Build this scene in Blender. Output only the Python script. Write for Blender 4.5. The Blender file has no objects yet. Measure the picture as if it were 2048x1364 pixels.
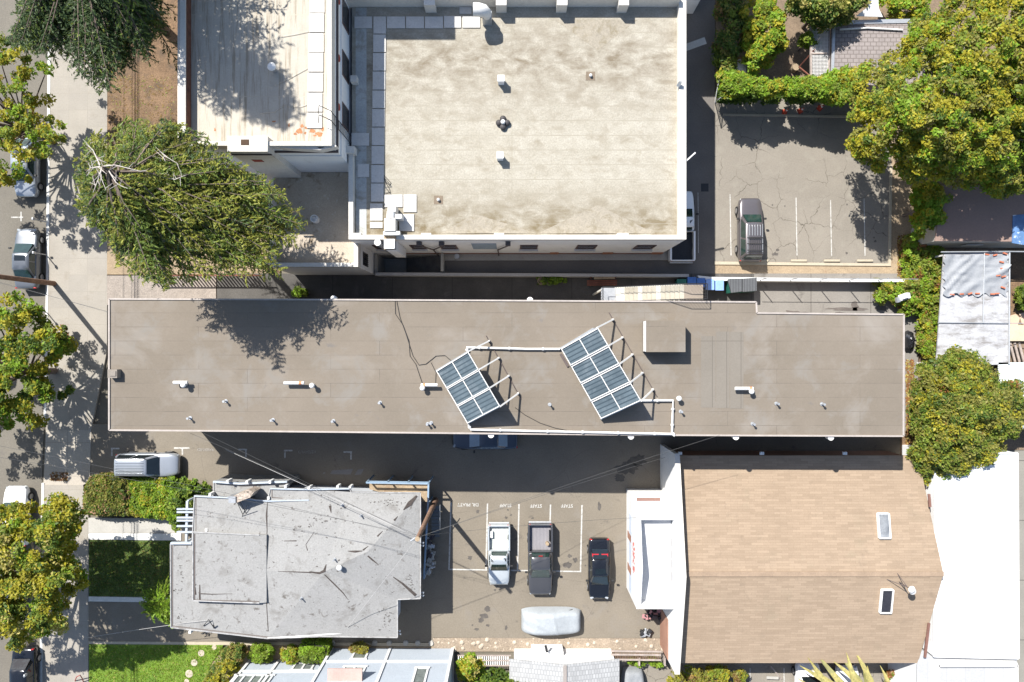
import bpy, math, random
import numpy as np
from mathutils import Vector, Matrix
random.seed(7); rng = np.random.default_rng(7)
R = math.radians
S = bpy.context.scene
# ------------------------------------------------------------------ camera, sky, sun, exposure
H = 52.0; F = 1352.0
cd = bpy.data.cameras.new('camera'); cam = bpy.data.objects.new('camera', cd); S.collection.objects.link(cam)
cd.sensor_width = 36; cd.lens = F / 2048 * 36; cd.clip_end = 2000; cd.clip_start = 1
cam.location = (0, 0, H); cam.rotation_euler = (0, 0, 0); S.camera = cam
SX, SY = 0.558, -0.69                       # shadow offset per metre of height
elev = math.atan(1 / math.hypot(SX, SY)); azi = math.atan2(-SX, -SY)
w = bpy.data.worlds.new('World'); S.world = w; w.use_nodes = True
sky = w.node_tree.nodes.new('ShaderNodeTexSky'); sky.sky_type = 'NISHITA'; sky.sun_disc = False
sky.sun_elevation = elev; sky.sun_rotation = azi
bg = w.node_tree.nodes['Background']; bg.inputs[1].default_value = 0.09
w.node_tree.links.new(sky.outputs[0], bg.inputs[0])
sd = bpy.data.lights.new('sun', 'SUN'); sd.energy = 4.6; sd.angle = R(0.5); sd.color = (1, 0.97, 0.915)
sun = bpy.data.objects.new('sun', sd); S.collection.objects.link(sun)
sun.rotation_euler = Vector((SX, SY, -1)).to_track_quat('-Z', 'Y').to_euler(); sun.location = (-20, 25, 40)
S.view_settings.view_transform = 'Standard'; S.view_settings.look = 'None'
S.view_settings.exposure = 1.12; S.view_settings.gamma = 1
S.cycles.max_bounces = 5; S.cycles.diffuse_bounces = 3; S.cycles.transparent_max_bounces = 6

# ------------------------------------------------------------------ helpers
def W(px, py, z=0.0):
    k = (H - z) / F
    return Vector(((px - 1024) * k, -(py - 682) * k, z))
def W2(px, py, z=0.0):
    v = W(px, py, z); return (v.x, v.y)
def PP(pts, z=0.0): return [W2(a, b, z) for a, b in pts]
def rect(x0, y0, x1, y1, z=0.0): return PP([(x0, y0), (x0, y1), (x1, y1), (x1, y0)], z)

MATS = {}
def mat(name, col, rough=0.85, var=0.12, scale=0.6, col2=None, metal=0.0, bump=0.0, bscale=30, fine=0.1, coat=0.0, spec=0.4,
        kind=None, **k):
    if name in MATS: return MATS[name]
    m = bpy.data.materials.new(name); m.use_nodes = True; MATS[name] = m
    nt = m.node_tree; N = nt.nodes; L = nt.links; b = N['Principled BSDF']
    b.inputs['Roughness'].default_value = rough; b.inputs['Metallic'].default_value = metal
    b.inputs['Coat Weight'].default_value = coat; b.inputs['Coat Roughness'].default_value = 0.08
    b.inputs['Specular IOR Level'].default_value = spec
    g = N.new('ShaderNodeNewGeometry')
    pos = g.outputs['Position']
    def noise(sc, det=4, rgh=0.6, vec=None, dist=0):
        n = N.new('ShaderNodeTexNoise'); n.inputs['Scale'].default_value = sc; n.inputs['Detail'].default_value = det
        n.inputs['Roughness'].default_value = rgh; n.inputs['Distortion'].default_value = dist
        L.new(vec or pos, n.inputs['Vector']); return n.outputs['Fac']
    def mapr(v, a, bb, c=0.0, d=1.0):
        n = N.new('ShaderNodeMapRange'); n.inputs[1].default_value = a; n.inputs[2].default_value = bb
        n.inputs[3].default_value = c; n.inputs[4].default_value = d; L.new(v, n.inputs[0]); return n.outputs[0]
    def mix(f, a, bb, mode='MIX'):
        n = N.new('ShaderNodeMix'); n.data_type = 'RGBA'; n.blend_type = mode
        if isinstance(f, float): n.inputs[0].default_value = f
        else: L.new(f, n.inputs[0])
        for i, c in ((6, a), (7, bb)):
            if isinstance(c, tuple): n.inputs[i].default_value = (*c[:3], 1)
            else: L.new(c, n.inputs[i])
        return n.outputs[2]
    def math_(op, a, bb):
        n = N.new('ShaderNodeMath'); n.operation = op
        for i, c in enumerate((a, bb)):
            if isinstance(c, (int, float)): n.inputs[i].default_value = c
            else: L.new(c, n.inputs[i])
        return n.outputs[0]
    def scaled(sx, sy, sz=1, rz=0):
        n = N.new('ShaderNodeMapping'); n.inputs['Scale'].default_value = (sx, sy, sz)
        n.inputs['Rotation'].default_value = (0, 0, rz); L.new(pos, n.inputs['Vector']); return n.outputs[0]
    c2 = col2 or tuple(min(1, c * (1 + var)) for c in col)
    c1 = col if col2 else tuple(c * (1 - var) for c in col)
    out = mix(mapr(noise(scale, 5), 0.32, 0.68), c1, c2)
    if fine: 
        out = mix(1.0, out, mix(mapr(noise(9, 4, 0.75), 0.3, 0.7), (1 - fine,) * 3, (1 + fine,) * 3), 'MULTIPLY')
    hsrc = None
    if 'streak' in k:      # directional streaks (sx, sy, colour, lo, hi)
        sx, sy, sc, lo, hi = k['streak']
        out = mix(mapr(noise(1.0, 6, 0.7, scaled(sx, sy)), lo, hi), out, sc)
    if 'stains' in k:      # list of (scale, colour, lo, hi)
        for sc, c, lo, hi in k['stains']:
            out = mix(mapr(noise(sc, 6, 0.65, None, 0.4), lo, hi), out, c)
    if 'bands' in k:       # stain belts near given world y: (y, half width, colour, noise scale, lo, hi)
        sep = N.new('ShaderNodeSeparateXYZ'); L.new(pos, sep.inputs[0])
        for yc, hw, c, sc, lo, hi in k['bands']:
            d = math_('ABSOLUTE', math_('SUBTRACT', sep.outputs['Y'], yc), 0)
            f = mapr(d, 0, hw, 1, 0)
            out = mix(math_('MULTIPLY', f, mapr(noise(sc, 6, 0.65, scaled(0.6, 1), 0.3), lo, hi)), out, c)
    if 'bricks' in k:      # (width, row, mortar, mortar colour, offset, second colour, rot, mask)
        bw, rh, mo, mc, off, bc, rz, mask = k['bricks']
        bt = N.new('ShaderNodeTexBrick'); L.new(scaled(1, 1, 1, rz), bt.inputs['Vector'])
        bt.offset = off; bt.offset_frequency = 2
        bt.inputs['Scale'].default_value = 1; bt.inputs['Brick Width'].default_value = bw
        bt.inputs['Row Height'].default_value = rh; bt.inputs['Mortar Size'].default_value = mo
        bt.inputs['Mortar Smooth'].default_value = 0.3
        bt.inputs['Color1'].default_value = (1, 1, 1, 1); bt.inputs['Color2'].default_value = (*bc, 1)
        bt.inputs['Mortar'].default_value = (1, 1, 1, 1)
        out = mix(1.0, out, bt.outputs['Color'], 'MULTIPLY')
        f = bt.outputs['Fac']
        if mask: f = math_('MULTIPLY', f, mapr(noise(0.5, 3), 0.35, 0.62, mask, 1))
        out = mix(f, out, mc)
    if 'cracks' in k:      # (scale, width, colour, distortion)
        sc, wd, c, ds = k['cracks']
        nn = N.new('ShaderNodeTexNoise'); nn.inputs['Scale'].default_value = sc * 2.2; nn.inputs['Detail'].default_value = 5
        L.new(pos, nn.inputs['Vector'])
        va = N.new('ShaderNodeVectorMath'); va.operation = 'MULTIPLY_ADD'; L.new(nn.outputs['Color'], va.inputs[0])
        va.inputs[1].default_value = (ds, ds, 0); L.new(pos, va.inputs[2])
        vo = N.new('ShaderNodeTexVoronoi'); vo.feature = 'DISTANCE_TO_EDGE'; vo.voronoi_dimensions = '2D'
        vo.inputs['Scale'].default_value = sc; L.new(va.outputs[0], vo.inputs['Vector'])
        f = mapr(vo.outputs['Distance'], 0, wd * sc, 1, 0)
        f = math_('MULTIPLY', f, mapr(noise(0.25, 2), 0.42, 0.56))
        out = mix(f, out, c)
    if 'wave' in k:        # corrugation (scale, angle, depth colour)
        sc, rz, c = k['wave']
        wv = N.new('ShaderNodeTexWave'); wv.inputs['Scale'].default_value = sc; L.new(scaled(1, 1, 1, rz), wv.inputs['Vector'])
        wv.wave_profile = 'SIN'
        out = mix(mapr(wv.outputs['Fac'], 0.0, 0.35, 1, 0), out, c)
        hsrc = wv.outputs['Fac']
    L.new(out, b.inputs['Base Color'])
    if bump:
        bn = N.new('ShaderNodeBump'); bn.inputs['Strength'].default_value = bump; bn.inputs['Distance'].default_value = 0.03
        L.new(hsrc if hsrc else noise(bscale, 4), bn.inputs['Height']); L.new(bn.outputs[0], b.inputs['Normal'])
    return m
def leafmat(name, col, tr=0.38, var=0.25):
    if name in MATS: return MATS[name]
    col = tuple(min(.6, c * k_) for c, k_ in zip(col, (1.4, 1.4, 1.1)))
    m = bpy.data.materials.new(name); m.use_nodes = True; MATS[name] = m
    nt = m.node_tree; N = nt.nodes; L = nt.links; b = N['Principled BSDF']
    b.inputs['Roughness'].default_value = 0.55; b.inputs['Specular IOR Level'].default_value = 0.25
    g = N.new('ShaderNodeNewGeometry'); n = N.new('ShaderNodeTexNoise'); n.inputs['Scale'].default_value = 1.4
    n.inputs['Detail'].default_value = 3
    L.new(g.outputs['Position'], n.inputs['Vector'])
    r = N.new('ShaderNodeMix'); r.data_type = 'RGBA'
    mr = N.new('ShaderNodeMapRange'); mr.inputs[1].default_value = 0.3; mr.inputs[2].default_value = 0.7
    L.new(n.outputs['Fac'], mr.inputs[0]); L.new(mr.outputs[0], r.inputs[0])
    r.inputs[6].default_value = (*[c * (1 - var) for c in col], 1); r.inputs[7].default_value = (*[c * (1 + var) for c in col], 1)
    L.new(r.outputs[2], b.inputs['Base Color'])
    t = N.new('ShaderNodeBsdfTranslucent'); L.new(r.outputs[2], t.inputs['Color'])
    ms = N.new('ShaderNodeMixShader'); ms.inputs[0].default_value = tr
    L.new(b.outputs[0], ms.inputs[1]); L.new(t.outputs[0], ms.inputs[2])
    L.new(ms.outputs[0], N['Material Output'].inputs['Surface'])
    return m

COL = S.collection
def tag(o, label=None, cat=None, group=None, kind=None):
    if label: o['label'] = label
    if cat: o['category'] = cat
    if group: o['group'] = group
    if kind: o['kind'] = kind
    return o
def empty(name, loc, label, cat, group=None, rz=0.0):
    o = bpy.data.objects.new(name, None); COL.objects.link(o); o.location = loc; o.rotation_euler.z = rz
    o.empty_display_size = 0.3
    return tag(o, label, cat, group)

class MB:
    def __init__(s): s.v = []; s.f = []; s.mi = []
    def add(s, vs, fs, mi=0):
        o = len(s.v); s.v += [tuple(v) for v in vs]; s.f += [tuple(i + o for i in f) for f in fs]; s.mi += [mi] * len(fs); return s
    def prism(s, pts, z0, z1, mi=0, top=True, bottom=True):
        n = len(pts); a = sum(pts[i][0] * pts[(i + 1) % n][1] - pts[(i + 1) % n][0] * pts[i][1] for i in range(n))
        if not isinstance(z1, (list, tuple)): z1 = [z1] * n
        z1 = list(z1)
        if a < 0: pts = pts[::-1]; z1 = z1[::-1]
        vs = [(p[0], p[1], z0) for p in pts] + [(p[0], p[1], z) for p, z in zip(pts, z1)]
        fs = [(i, (i + 1) % n, n + (i + 1) % n, n + i) for i in range(n)]
        if bottom: fs.append(tuple(range(n - 1, -1, -1)))
        if top: fs.append(tuple(range(n, 2 * n)))
        return s.add(vs, fs, mi)
    def sheet(s, pts, z, mi=0):
        n = len(pts); a = sum(pts[i][0] * pts[(i + 1) % n][1] - pts[(i + 1) % n][0] * pts[i][1] for i in range(n))
        if a < 0: pts = pts[::-1]
        return s.add([(p[0], p[1], z) for p in pts], [tuple(range(n))], mi)
    def box(s, c, sz, rz=0.0, mi=0):      # c = centre of the base
        x, y, z = c; a, b, h = sz[0] / 2, sz[1] / 2, sz[2]; cs, sn = math.cos(rz), math.sin(rz)
        return s.prism([(x + cs * u - sn * v, y + sn * u + cs * v) for u, v in ((-a, -b), (a, -b), (a, b), (-a, b))], z, z + h, mi)
    def pbox(s, x0, y0, x1, y1, z0, z1, mi=0):      # top face given in photograph pixels at height z1
        return s.prism(rect(x0, y0, x1, y1, z1), z0, z1, mi)
    def bb(s, x0, x1, y0, y1, z0, z1, mi=0):
        return s.prism([(x0, y0), (x1, y0), (x1, y1), (x0, y1)], z0, z1, mi)
    def tube(s, path, r, n=8, mi=0, cap=True):
        path = [Vector(p) for p in path]; k = len(path)
        rs = r if isinstance(r, (list, tuple)) else [r] * k
        vs = []; up = Vector((0, 0, 1))
        for i, p in enumerate(path):
            d = (path[min(i + 1, k - 1)] - path[max(i - 1, 0)]).normalized()
            a = d.cross(up if abs(d.z) < 0.95 else Vector((1, 0, 0))).normalized(); b = d.cross(a).normalized()
            for j in range(n):
                t = 2 * math.pi * j / n; vs.append(p + (a * math.cos(t) + b * math.sin(t)) * rs[i])
        fs = [(i * n + j, i * n + (j + 1) % n, (i + 1) * n + (j + 1) % n, (i + 1) * n + j) for i in range(k - 1) for j in range(n)]
        if cap: fs += [tuple(range(n - 1, -1, -1)), tuple(range((k - 1) * n, k * n))]
        return s.add(vs, fs, mi)
    def cyl(s, c, r, h, n=16, r2=None, mi=0):
        r2 = r if r2 is None else r2; x, y, z = c
        vs = [(x + r * math.cos(2 * math.pi * j / n), y + r * math.sin(2 * math.pi * j / n), z) for j in range(n)]
        vs += [(x + r2 * math.cos(2 * math.pi * j / n), y + r2 * math.sin(2 * math.pi * j / n), z + h) for j in range(n)]
        fs = [(j, (j + 1) % n, n + (j + 1) % n, n + j) for j in range(n)] + [tuple(range(n - 1, -1, -1)), tuple(range(n, 2 * n))]
        return s.add(vs, fs, mi)
    def dome(s, c, r, h, n=16, k=5, mi=0):
        x, y, z = c; vs = []
        for i in range(k):
            t = math.pi / 2 * i / k
            for j in range(n):
                a = 2 * math.pi * j / n; vs.append((x + r * math.cos(t) * math.cos(a), y + r * math.cos(t) * math.sin(a), z + h * math.sin(t)))
        vs.append((x, y, z + h)); fs = [(i * n + j, i * n + (j + 1) % n, (i + 1) * n + (j + 1) % n, (i + 1) * n + j) for i in range(k - 1) for j in range(n)]
        fs += [((k - 1) * n + j, (k - 1) * n + (j + 1) % n, k * n) for j in range(n)] + [tuple(range(n - 1, -1, -1))]
        return s.add(vs, fs, mi)
    def bar(s, a, b, wd, th, mi=0):        # rectangular bar between two points
        a, b = Vector(a), Vector(b); d = (b - a).normalized()
        up = Vector((0, 0, 1)) if abs(d.z) < 0.95 else Vector((1, 0, 0))
        u = d.cross(up).normalized() * wd / 2; v = d.cross(u).normalized() * th / 2
        vs = [a - u - v, a + u - v, a + u + v, a - u + v, b - u - v, b + u - v, b + u + v, b - u + v]
        return s.add(vs, [(3, 2, 1, 0), (4, 5, 6, 7), (0, 1, 5, 4), (1, 2, 6, 5), (2, 3, 7, 6), (3, 0, 4, 7)], mi)
    def ribbon(s, pts, wds, z, mi=0):      # flat ribbon
        pts = [Vector((p[0], p[1], 0)) for p in pts]; n = len(pts); vs = []
        for i, p in enumerate(pts):
            d = (pts[min(i + 1, n - 1)] - pts[max(i - 1, 0)]).normalized(); q = Vector((-d.y, d.x, 0))
            wv = wds[i] if isinstance(wds, (list, tuple)) else wds
            zz = z(p.x, p.y) if callable(z) else z
            vs += [(p.x + q.x * wv / 2, p.y + q.y * wv / 2, zz), (p.x - q.x * wv / 2, p.y - q.y * wv / 2, zz)]
        return s.add(vs, [(2 * i, 2 * i + 1, 2 * i + 3, 2 * i + 2) for i in range(n - 1)], mi)
    def build(s, name, m, parent=None, local=False, smooth=None, sub=0, bevel=0, label=None, cat=None, group=None, kind=None):
        me = bpy.data.meshes.new(name)
        V = s.v
        o = bpy.data.objects.new(name, me); COL.objects.link(o)
        if parent is not None:
            o.parent = parent
            if not local:
                off = Vector((0, 0, 0)); q = parent
                while q is not None: off += q.location; q = q.parent
                V = [(a - off.x, b - off.y, c - off.z) for a, b, c in V]
        elif not local:
            xs = [v[0] for v in V]; ys = [v[1] for v in V]; z = min(v[2] for v in V)
            cx, cy = (min(xs) + max(xs)) / 2, (min(ys) + max(ys)) / 2
            V = [(a - cx, b - cy, c - z) for a, b, c in V]; o.location = (cx, cy, z)
        me.from_pydata(V, [], s.f)
        ms = m if isinstance(m, (list, tuple)) else [m]
        for x in ms: me.materials.append(x)
        if len(ms) > 1: me.polygons.foreach_set('material_index', s.mi)
        me.update()
        if smooth is not None:
            me.shade_smooth(); me.set_sharp_from_angle(angle=R(smooth))
        if bevel:
            b = o.modifiers.new('bevel', 'BEVEL'); b.width = bevel; b.segments = 2; b.limit_method = 'ANGLE'
        if sub:
            q = o.modifiers.new('sub', 'SUBSURF'); q.levels = q.render_levels = sub
        return tag(o, label, cat, group, kind)

def split_build(mb, name, m, parent, **k):
    par = list(range(len(mb.v)))
    def find(a):
        while par[a] != a: par[a] = par[par[a]]; a = par[a]
        return a
    for f in mb.f:
        for q in f[1:]: par[find(q)] = find(f[0])
    groups = {}
    for f in mb.f: groups.setdefault(find(f[0]), []).append(f)
    out = []
    for g_ in groups.values():
        ids = sorted({q for f in g_ for q in f}); mp = {q: i for i, q in enumerate(ids)}; n = MB()
        n.add([mb.v[q] for q in ids], [tuple(mp[q] for q in f) for f in g_]); out.append(n.build(name, m, parent, **k))
    return out
def copy_tree(o, parent=None):
    c = o.copy(); COL.objects.link(c); c.parent = parent
    for ch in [x for x in o.children]: copy_tree(ch, c)
    return c
# ------------------------------------------------------------------ materials
asph = mat('street_asphalt', (0.137, 0.123, 0.101), 0.9, 0.1, 0.3, stains=[(0.5, (0.1, 0.092, 0.086), 0.58, 0.75)], fine=0.16)
lot = mat('lot_asphalt', (0.17, 0.146, 0.114), 0.9, 0.12, 0.25, fine=0.14,
          stains=[(0.9, (0.085, 0.075, 0.066), 0.62, 0.74), (2.2, (0.07, 0.06, 0.052), 0.69, 0.76), (0.4, (0.18, 0.16, 0.135), 0.56, 0.75)],
          cracks=(0.16, 0.012, (0.08, 0.07, 0.06), 0.9))
lot2 = mat('old_lot_asphalt', (0.2, 0.178, 0.148), 0.92, 0.08, 0.3, fine=0.12,
           stains=[(1.1, (0.13, 0.117, 0.1), 0.63, 0.76)], cracks=(0.62, 0.034, (0.075, 0.064, 0.05), 0.8), streak=(0.9, 0.9, (0.225, 0.205, 0.17), 0.52, 0.7))
drive = mat('side_drive_asphalt', (0.13, 0.118, 0.107), 0.9, 0.12, 0.4, fine=0.12, cracks=(0.25, 0.014, (0.08, 0.072, 0.065), 0.8))
conc = mat('sidewalk_concrete', (0.28, 0.255, 0.218), 0.9, 0.07, 0.5, fine=0.08, bricks=(1.42, 1.27, 0.012, (0.21, 0.19, 0.16), 0.0, (0.93, 0.935, 0.95), 0, 0.3),
           stains=[(0.7, (0.225, 0.195, 0.155), 0.56, 0.75), (2.5, (0.2, 0.18, 0.15), 0.66, 0.75)])
conc2 = mat('pale_concrete', (0.34, 0.325, 0.295), 0.9, 0.08, 0.7, stains=[(0.9, (0.25, 0.24, 0.22), 0.58, 0.75)])
apron = mat('apron_concrete', (0.36, 0.325, 0.275), 0.9, 0.06, 0.5, bricks=(1.9, 2.6, 0.02, (0.24, 0.21, 0.18), 0.0, (0.94, 0.93, 0.92), 0, None))
alleyc = mat('alley_concrete', (0.185, 0.17, 0.152), 0.9, 0.1, 0.5, stains=[(0.8, (0.1, 0.09, 0.08), 0.58, 0.72)], bricks=(4.6, 9, 0.03, (0.09, 0.08, 0.07), 0, (0.96, 0.96, 0.96), 0, None))
curbw = mat('curb_concrete', (0.55, 0.54, 0.51), 0.85, 0.08, 1.5, stains=[(1.5, (0.4, 0.38, 0.35), 0.6, 0.75)])
tancurb = mat('tan_curb', (0.37, 0.32, 0.24), 0.9, 0.06, 1)
sand = mat('sandy_soil', (0.27, 0.205, 0.135), 0.95, 0.15, 1.0, fine=0.25, stains=[(1.3, (0.2, 0.12, 0.07), 0.6, 0.72)])
soil = mat('bare_soil', (0.17, 0.125, 0.085), 0.95, 0.2, 0.8, fine=0.3)
mulch = mat('bark_mulch', (0.15, 0.095, 0.055), 0.95, 0.25, 1.1, fine=0.45, bump=0.6, bscale=10, stains=[(0.7, (0.085, 0.06, 0.04), 0.52, 0.68), (2.2, (0.2, 0.17, 0.08), 0.62, 0.7)])
gravelm = mat('gravel', (0.25, 0.2, 0.15), 0.95, 0.15, 1.5, fine=0.35, bump=0.6, bscale=9, stains=[(5, (0.5, 0.42, 0.34), 0.6, 0.68), (1, (0.24, 0.18, 0.12), 0.6, 0.75)])
aggr = mat('exposed_aggregate', (0.25, 0.215, 0.185), 0.9, 0.12, 1.5, fine=0.3, bump=0.3, bscale=12)
earth = mat('ground_far', (0.13, 0.115, 0.09), 0.95, 0.2, 0.2)
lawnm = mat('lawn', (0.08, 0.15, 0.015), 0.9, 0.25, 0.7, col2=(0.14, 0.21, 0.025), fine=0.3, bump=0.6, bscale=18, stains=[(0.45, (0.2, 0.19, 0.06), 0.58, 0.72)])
lawnd = mat('shade_toned_lawn', (0.05, 0.085, 0.018), 0.9, 0.25, 0.9, col2=(0.09, 0.12, 0.03), fine=0.3, bump=0.6, bscale=14, stains=[(0.8, (0.15, 0.12, 0.05), 0.62, 0.74)])  # darker copy of the lawn, tree shade put into the greens
paint = mat('white_marking', (0.42, 0.41, 0.385), 0.8, 0.1, 4, stains=[(5, (0.24, 0.225, 0.2), 0.5, 0.66)])
worn = mat('worn_marking', (0.27, 0.25, 0.225), 0.9, 0.1, 5, stains=[(7, (0.15, 0.135, 0.12), 0.5, 0.56)])
tar = mat('tar', (0.045, 0.042, 0.04), 0.9, 0.2, 3)
oil = mat('oil_stain', (0.085, 0.075, 0.066), 0.8, 0.2, 3)
stucco = mat('white_stucco', (0.7, 0.7, 0.7), 0.9, 0.04, 0.7, stains=[(0.9, (0.5, 0.48, 0.46), 0.6, 0.8)], fine=0.05)
parap = mat('parapet_coating', (0.56, 0.53, 0.48), 0.85, 0.04, 1, stains=[(1.2, (0.42, 0.38, 0.32), 0.6, 0.76)])
darktrim = mat('dark_trim', (0.09, 0.07, 0.065), 0.8, 0.15, 2)
rustm = mat('rust', (0.2, 0.07, 0.035), 0.9, 0.3, 3)
wbroof = mat('cream_roof', (0.295, 0.27, 0.218), 0.95, 0.06, 1.0, col2=(0.35, 0.325, 0.272), fine=0.2, bump=0.4, bscale=7, bricks=(60, 0.98, 0.03, (0.25, 0.225, 0.175), 0, (1, 1, 1), 0, 0.15),
             streak=(0.5, 1.6, (0.275, 0.25, 0.2), 0.54, 0.72), stains=[(1.6, (0.24, 0.21, 0.15), 0.63, 0.76), (4, (0.27, 0.24, 0.19), 0.6, 0.72)],
             bands=[(18.7, 4.4, (0.15, 0.12, 0.082), 1.3, 0.38, 0.66), (7.6, 3.2, (0.14, 0.108, 0.06), 1.4, 0.3, 0.6), (13, 6, (0.22, 0.19, 0.14), 1.3, 0.5, 0.72)])
wblow = mat('roof_shade_tone', (0.36, 0.37, 0.36), 0.95, 0.1, 0.8, fine=0.15, stains=[(0.8, (0.22, 0.2, 0.16), 0.5, 0.7)])  # cool grey carries the bluish shade beside the tall wall in its colour
lbroof = mat('white_seamed_roof', (0.4, 0.365, 0.305), 0.9, 0.05, 1.2, fine=0.08, streak=(5, 0.3, (0.26, 0.22, 0.165), 0.5, 0.64),
             stains=[(1.2, (0.45, 0.38, 0.29), 0.68, 0.8)], bricks=(1.15, 5, 0.03, (0.4, 0.35, 0.28), 0.4, (0.97, 0.97, 0.97), 0, 0.2))
slab = mat('paving_slab', (0.5, 0.48, 0.45), 0.85, 0.05, 1.5, stains=[(2.5, (0.4, 0.375, 0.34), 0.6, 0.75)])
fbroof = mat('taupe_roof', (0.155, 0.13, 0.102), 0.95, 0.06, 0.16, col2=(0.188, 0.158, 0.126), fine=0.06,
             stains=[(0.21, (0.225, 0.2, 0.172), 0.52, 0.72), (0.42, (0.19, 0.172, 0.15), 0.54, 0.7), (0.9, (0.135, 0.122, 0.112), 0.64, 0.78)],
             bricks=(8.6, 0.915, 0.012, (0.085, 0.07, 0.06), 0.37, (0.955, 0.955, 0.95), 0, 0.05))
fbpatch = mat('taupe_roof_patch', (0.165, 0.146, 0.122), 0.95, 0.06, 0.4, bricks=(0.93, 5.05, 0.022, (0.11, 0.095, 0.08), 0, (0.97, 0.97, 0.97), 0, None), fine=0.06)
fbwall = mat('beige_wall', (0.33, 0.29, 0.24), 0.9)
ghroof = mat('grey_roll_roof', (0.238, 0.235, 0.228), 0.95, 0.04, 0.5, fine=0.16, bump=0.5, bscale=6,
             stains=[(0.8, (0.165, 0.158, 0.148), 0.54, 0.7), (1.5, (0.11, 0.1, 0.09), 0.61, 0.69), (3.4, (0.07, 0.062, 0.056), 0.635, 0.67)], streak=(0.6, 1.4, (0.255, 0.25, 0.245), 0.5, 0.75))
ghtrim = mat('pale_blue_trim', (0.36, 0.4, 0.45), 0.7, 0.05, 2)
ghtrimd = mat('dark_drip_edge', (0.12, 0.1, 0.09), 0.8, 0.2, 4)
ghwall = mat('pale_wall', (0.45, 0.47, 0.5), 0.85)
shing = mat('tan_shingles', (0.295, 0.222, 0.156), 0.95, 0.05, 0.5, fine=0.07, stains=[(0.18, (0.262, 0.215, 0.148), 0.56, 0.75), (1.4, (0.25, 0.19, 0.135), 0.58, 0.72)],
            bricks=(0.86, 0.175, 0.008, (0.215, 0.155, 0.105), 0.43, (0.84, 0.83, 0.82), 0, None))
shing2 = mat('grey_shingles', (0.24, 0.21, 0.2), 0.95, 0.08, 0.8, bricks=(0.42, 0.3, 0.035, (0.14, 0.12, 0.11), 0.5, (0.9, 0.9, 0.9), 0, None))
shing3 = mat('grey_ribbed_shingles', (0.36, 0.36, 0.355), 0.95, 0.08, 0.8, bricks=(0.22, 0.35, 0.03, (0.24, 0.24, 0.24), 0.5, (0.8, 0.8, 0.8), 0, None))
white = mat('white_paint', (0.66, 0.655, 0.64), 0.6, 0.03, 1)
whiteroof = mat('white_membrane', (0.62, 0.62, 0.61), 0.8, 0.02, 0.6, stains=[(0.5, (0.54, 0.54, 0.53), 0.56, 0.75), (1.8, (0.45, 0.45, 0.43), 0.68, 0.76)], bricks=(2.6, 30, 0.025, (0.42, 0.42, 0.42), 0, (0.97, 0.97, 0.97), 0, None), fine=0.05)
corr = mat('white_corrugated_metal', (0.56, 0.6, 0.64), 0.5, 0.04, 0.6, wave=(1.5, R(90), (0.36, 0.41, 0.46)), bump=0.6)
corr2 = mat('pale_corrugated_metal', (0.62, 0.66, 0.65), 0.5, 0.04, 0.6, wave=(2.0, R(90), (0.45, 0.5, 0.5)), bump=0.6)
greyroof = mat('grey_panel_roof', (0.36, 0.36, 0.36), 0.8, 0.04, 0.6, bricks=(1.35, 9, 0.02, (0.3, 0.3, 0.3), 0, (0.96, 0.96, 0.96), 0, None))
brroof = mat('brown_flat_roof', (0.24, 0.165, 0.135), 0.95, 0.06, 0.4, fine=0.08)
patio = mat('weathered_white_roof', (0.36, 0.36, 0.37), 0.85, 0.1, 0.8, fine=0.15, streak=(0.6, 1.6, (0.2, 0.19, 0.185), 0.5, 0.64), bricks=(30, 0.62, 0.012, (0.35, 0.35, 0.35), 0, (1, 1, 1), 0, None))
tarpg = mat('grey_tarp', (0.25, 0.26, 0.275), 0.5, 0.05, 1, bump=0.8, bscale=1.6)
tarpb = mat('blue_tarp', (0.09, 0.17, 0.32), 0.5, 0.2, 2, stains=[(1.6, (0.5, 0.55, 0.6), 0.58, 0.64)])
brick = mat('brick', (0.4, 0.13, 0.07), 0.9, 0.2, 4)
redcor = mat('terracotta_coping', (0.17, 0.085, 0.065), 0.8, 0.15, 2)
metalw = mat('white_pipe', (0.6, 0.585, 0.56), 0.5, 0.05, 2)
metalg = mat('galvanised_metal', (0.42, 0.43, 0.44), 0.4, 0.08, 2, metal=0.5)
blackm = mat('black_metal', (0.02, 0.02, 0.022), 0.5, 0.1, 2)
darkm = mat('dark_window', (0.03, 0.03, 0.035), 0.15, 0.2, 2, spec=0.6)
brownw = mat('brown_window_frame', (0.1, 0.06, 0.055), 0.7, 0.1, 2)
bluepatch = mat('blue_grey_patch', (0.24, 0.3, 0.37), 0.8, 0.15, 3)
solar = mat('solar_absorber', (0.085, 0.11, 0.125), 0.3, 0.2, 0.8, spec=0.7, wave=(1.15, R(-29.5) + R(90), (0.035, 0.05, 0.06)), stains=[(1.2, (0.14, 0.165, 0.18), 0.5, 0.72)])
wood = mat('weathered_wood', (0.17, 0.105, 0.065), 0.9, 0.2, 3, streak=(1, 1, (0.1, 0.06, 0.04), 0.5, 0.65))
polewood = mat('pole_wood', (0.2, 0.12, 0.08), 0.9, 0.25, 3)
redwood = mat('red_brown_wood', (0.16, 0.06, 0.04), 0.85, 0.2, 2)
greywood = mat('grey_timber', (0.3, 0.25, 0.22), 0.9, 0.2, 3)
bluetrim = mat('blue_painted_rail', (0.2, 0.28, 0.37), 0.6, 0.06, 2)
stone = mat('crushed_stone_cap', (0.36, 0.3, 0.25), 0.95, 0.3, 3, fine=0.4, stains=[(6, (0.12, 0.1, 0.08), 0.55, 0.62)])
bark = mat('bark', (0.13, 0.1, 0.08), 0.95, 0.25, 3)
barkp = mat('pale_dead_wood', (0.5, 0.45, 0.4), 0.9, 0.15, 3)
tyrem = mat('tyre_rubber', (0.015, 0.015, 0.016), 0.85)
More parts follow.
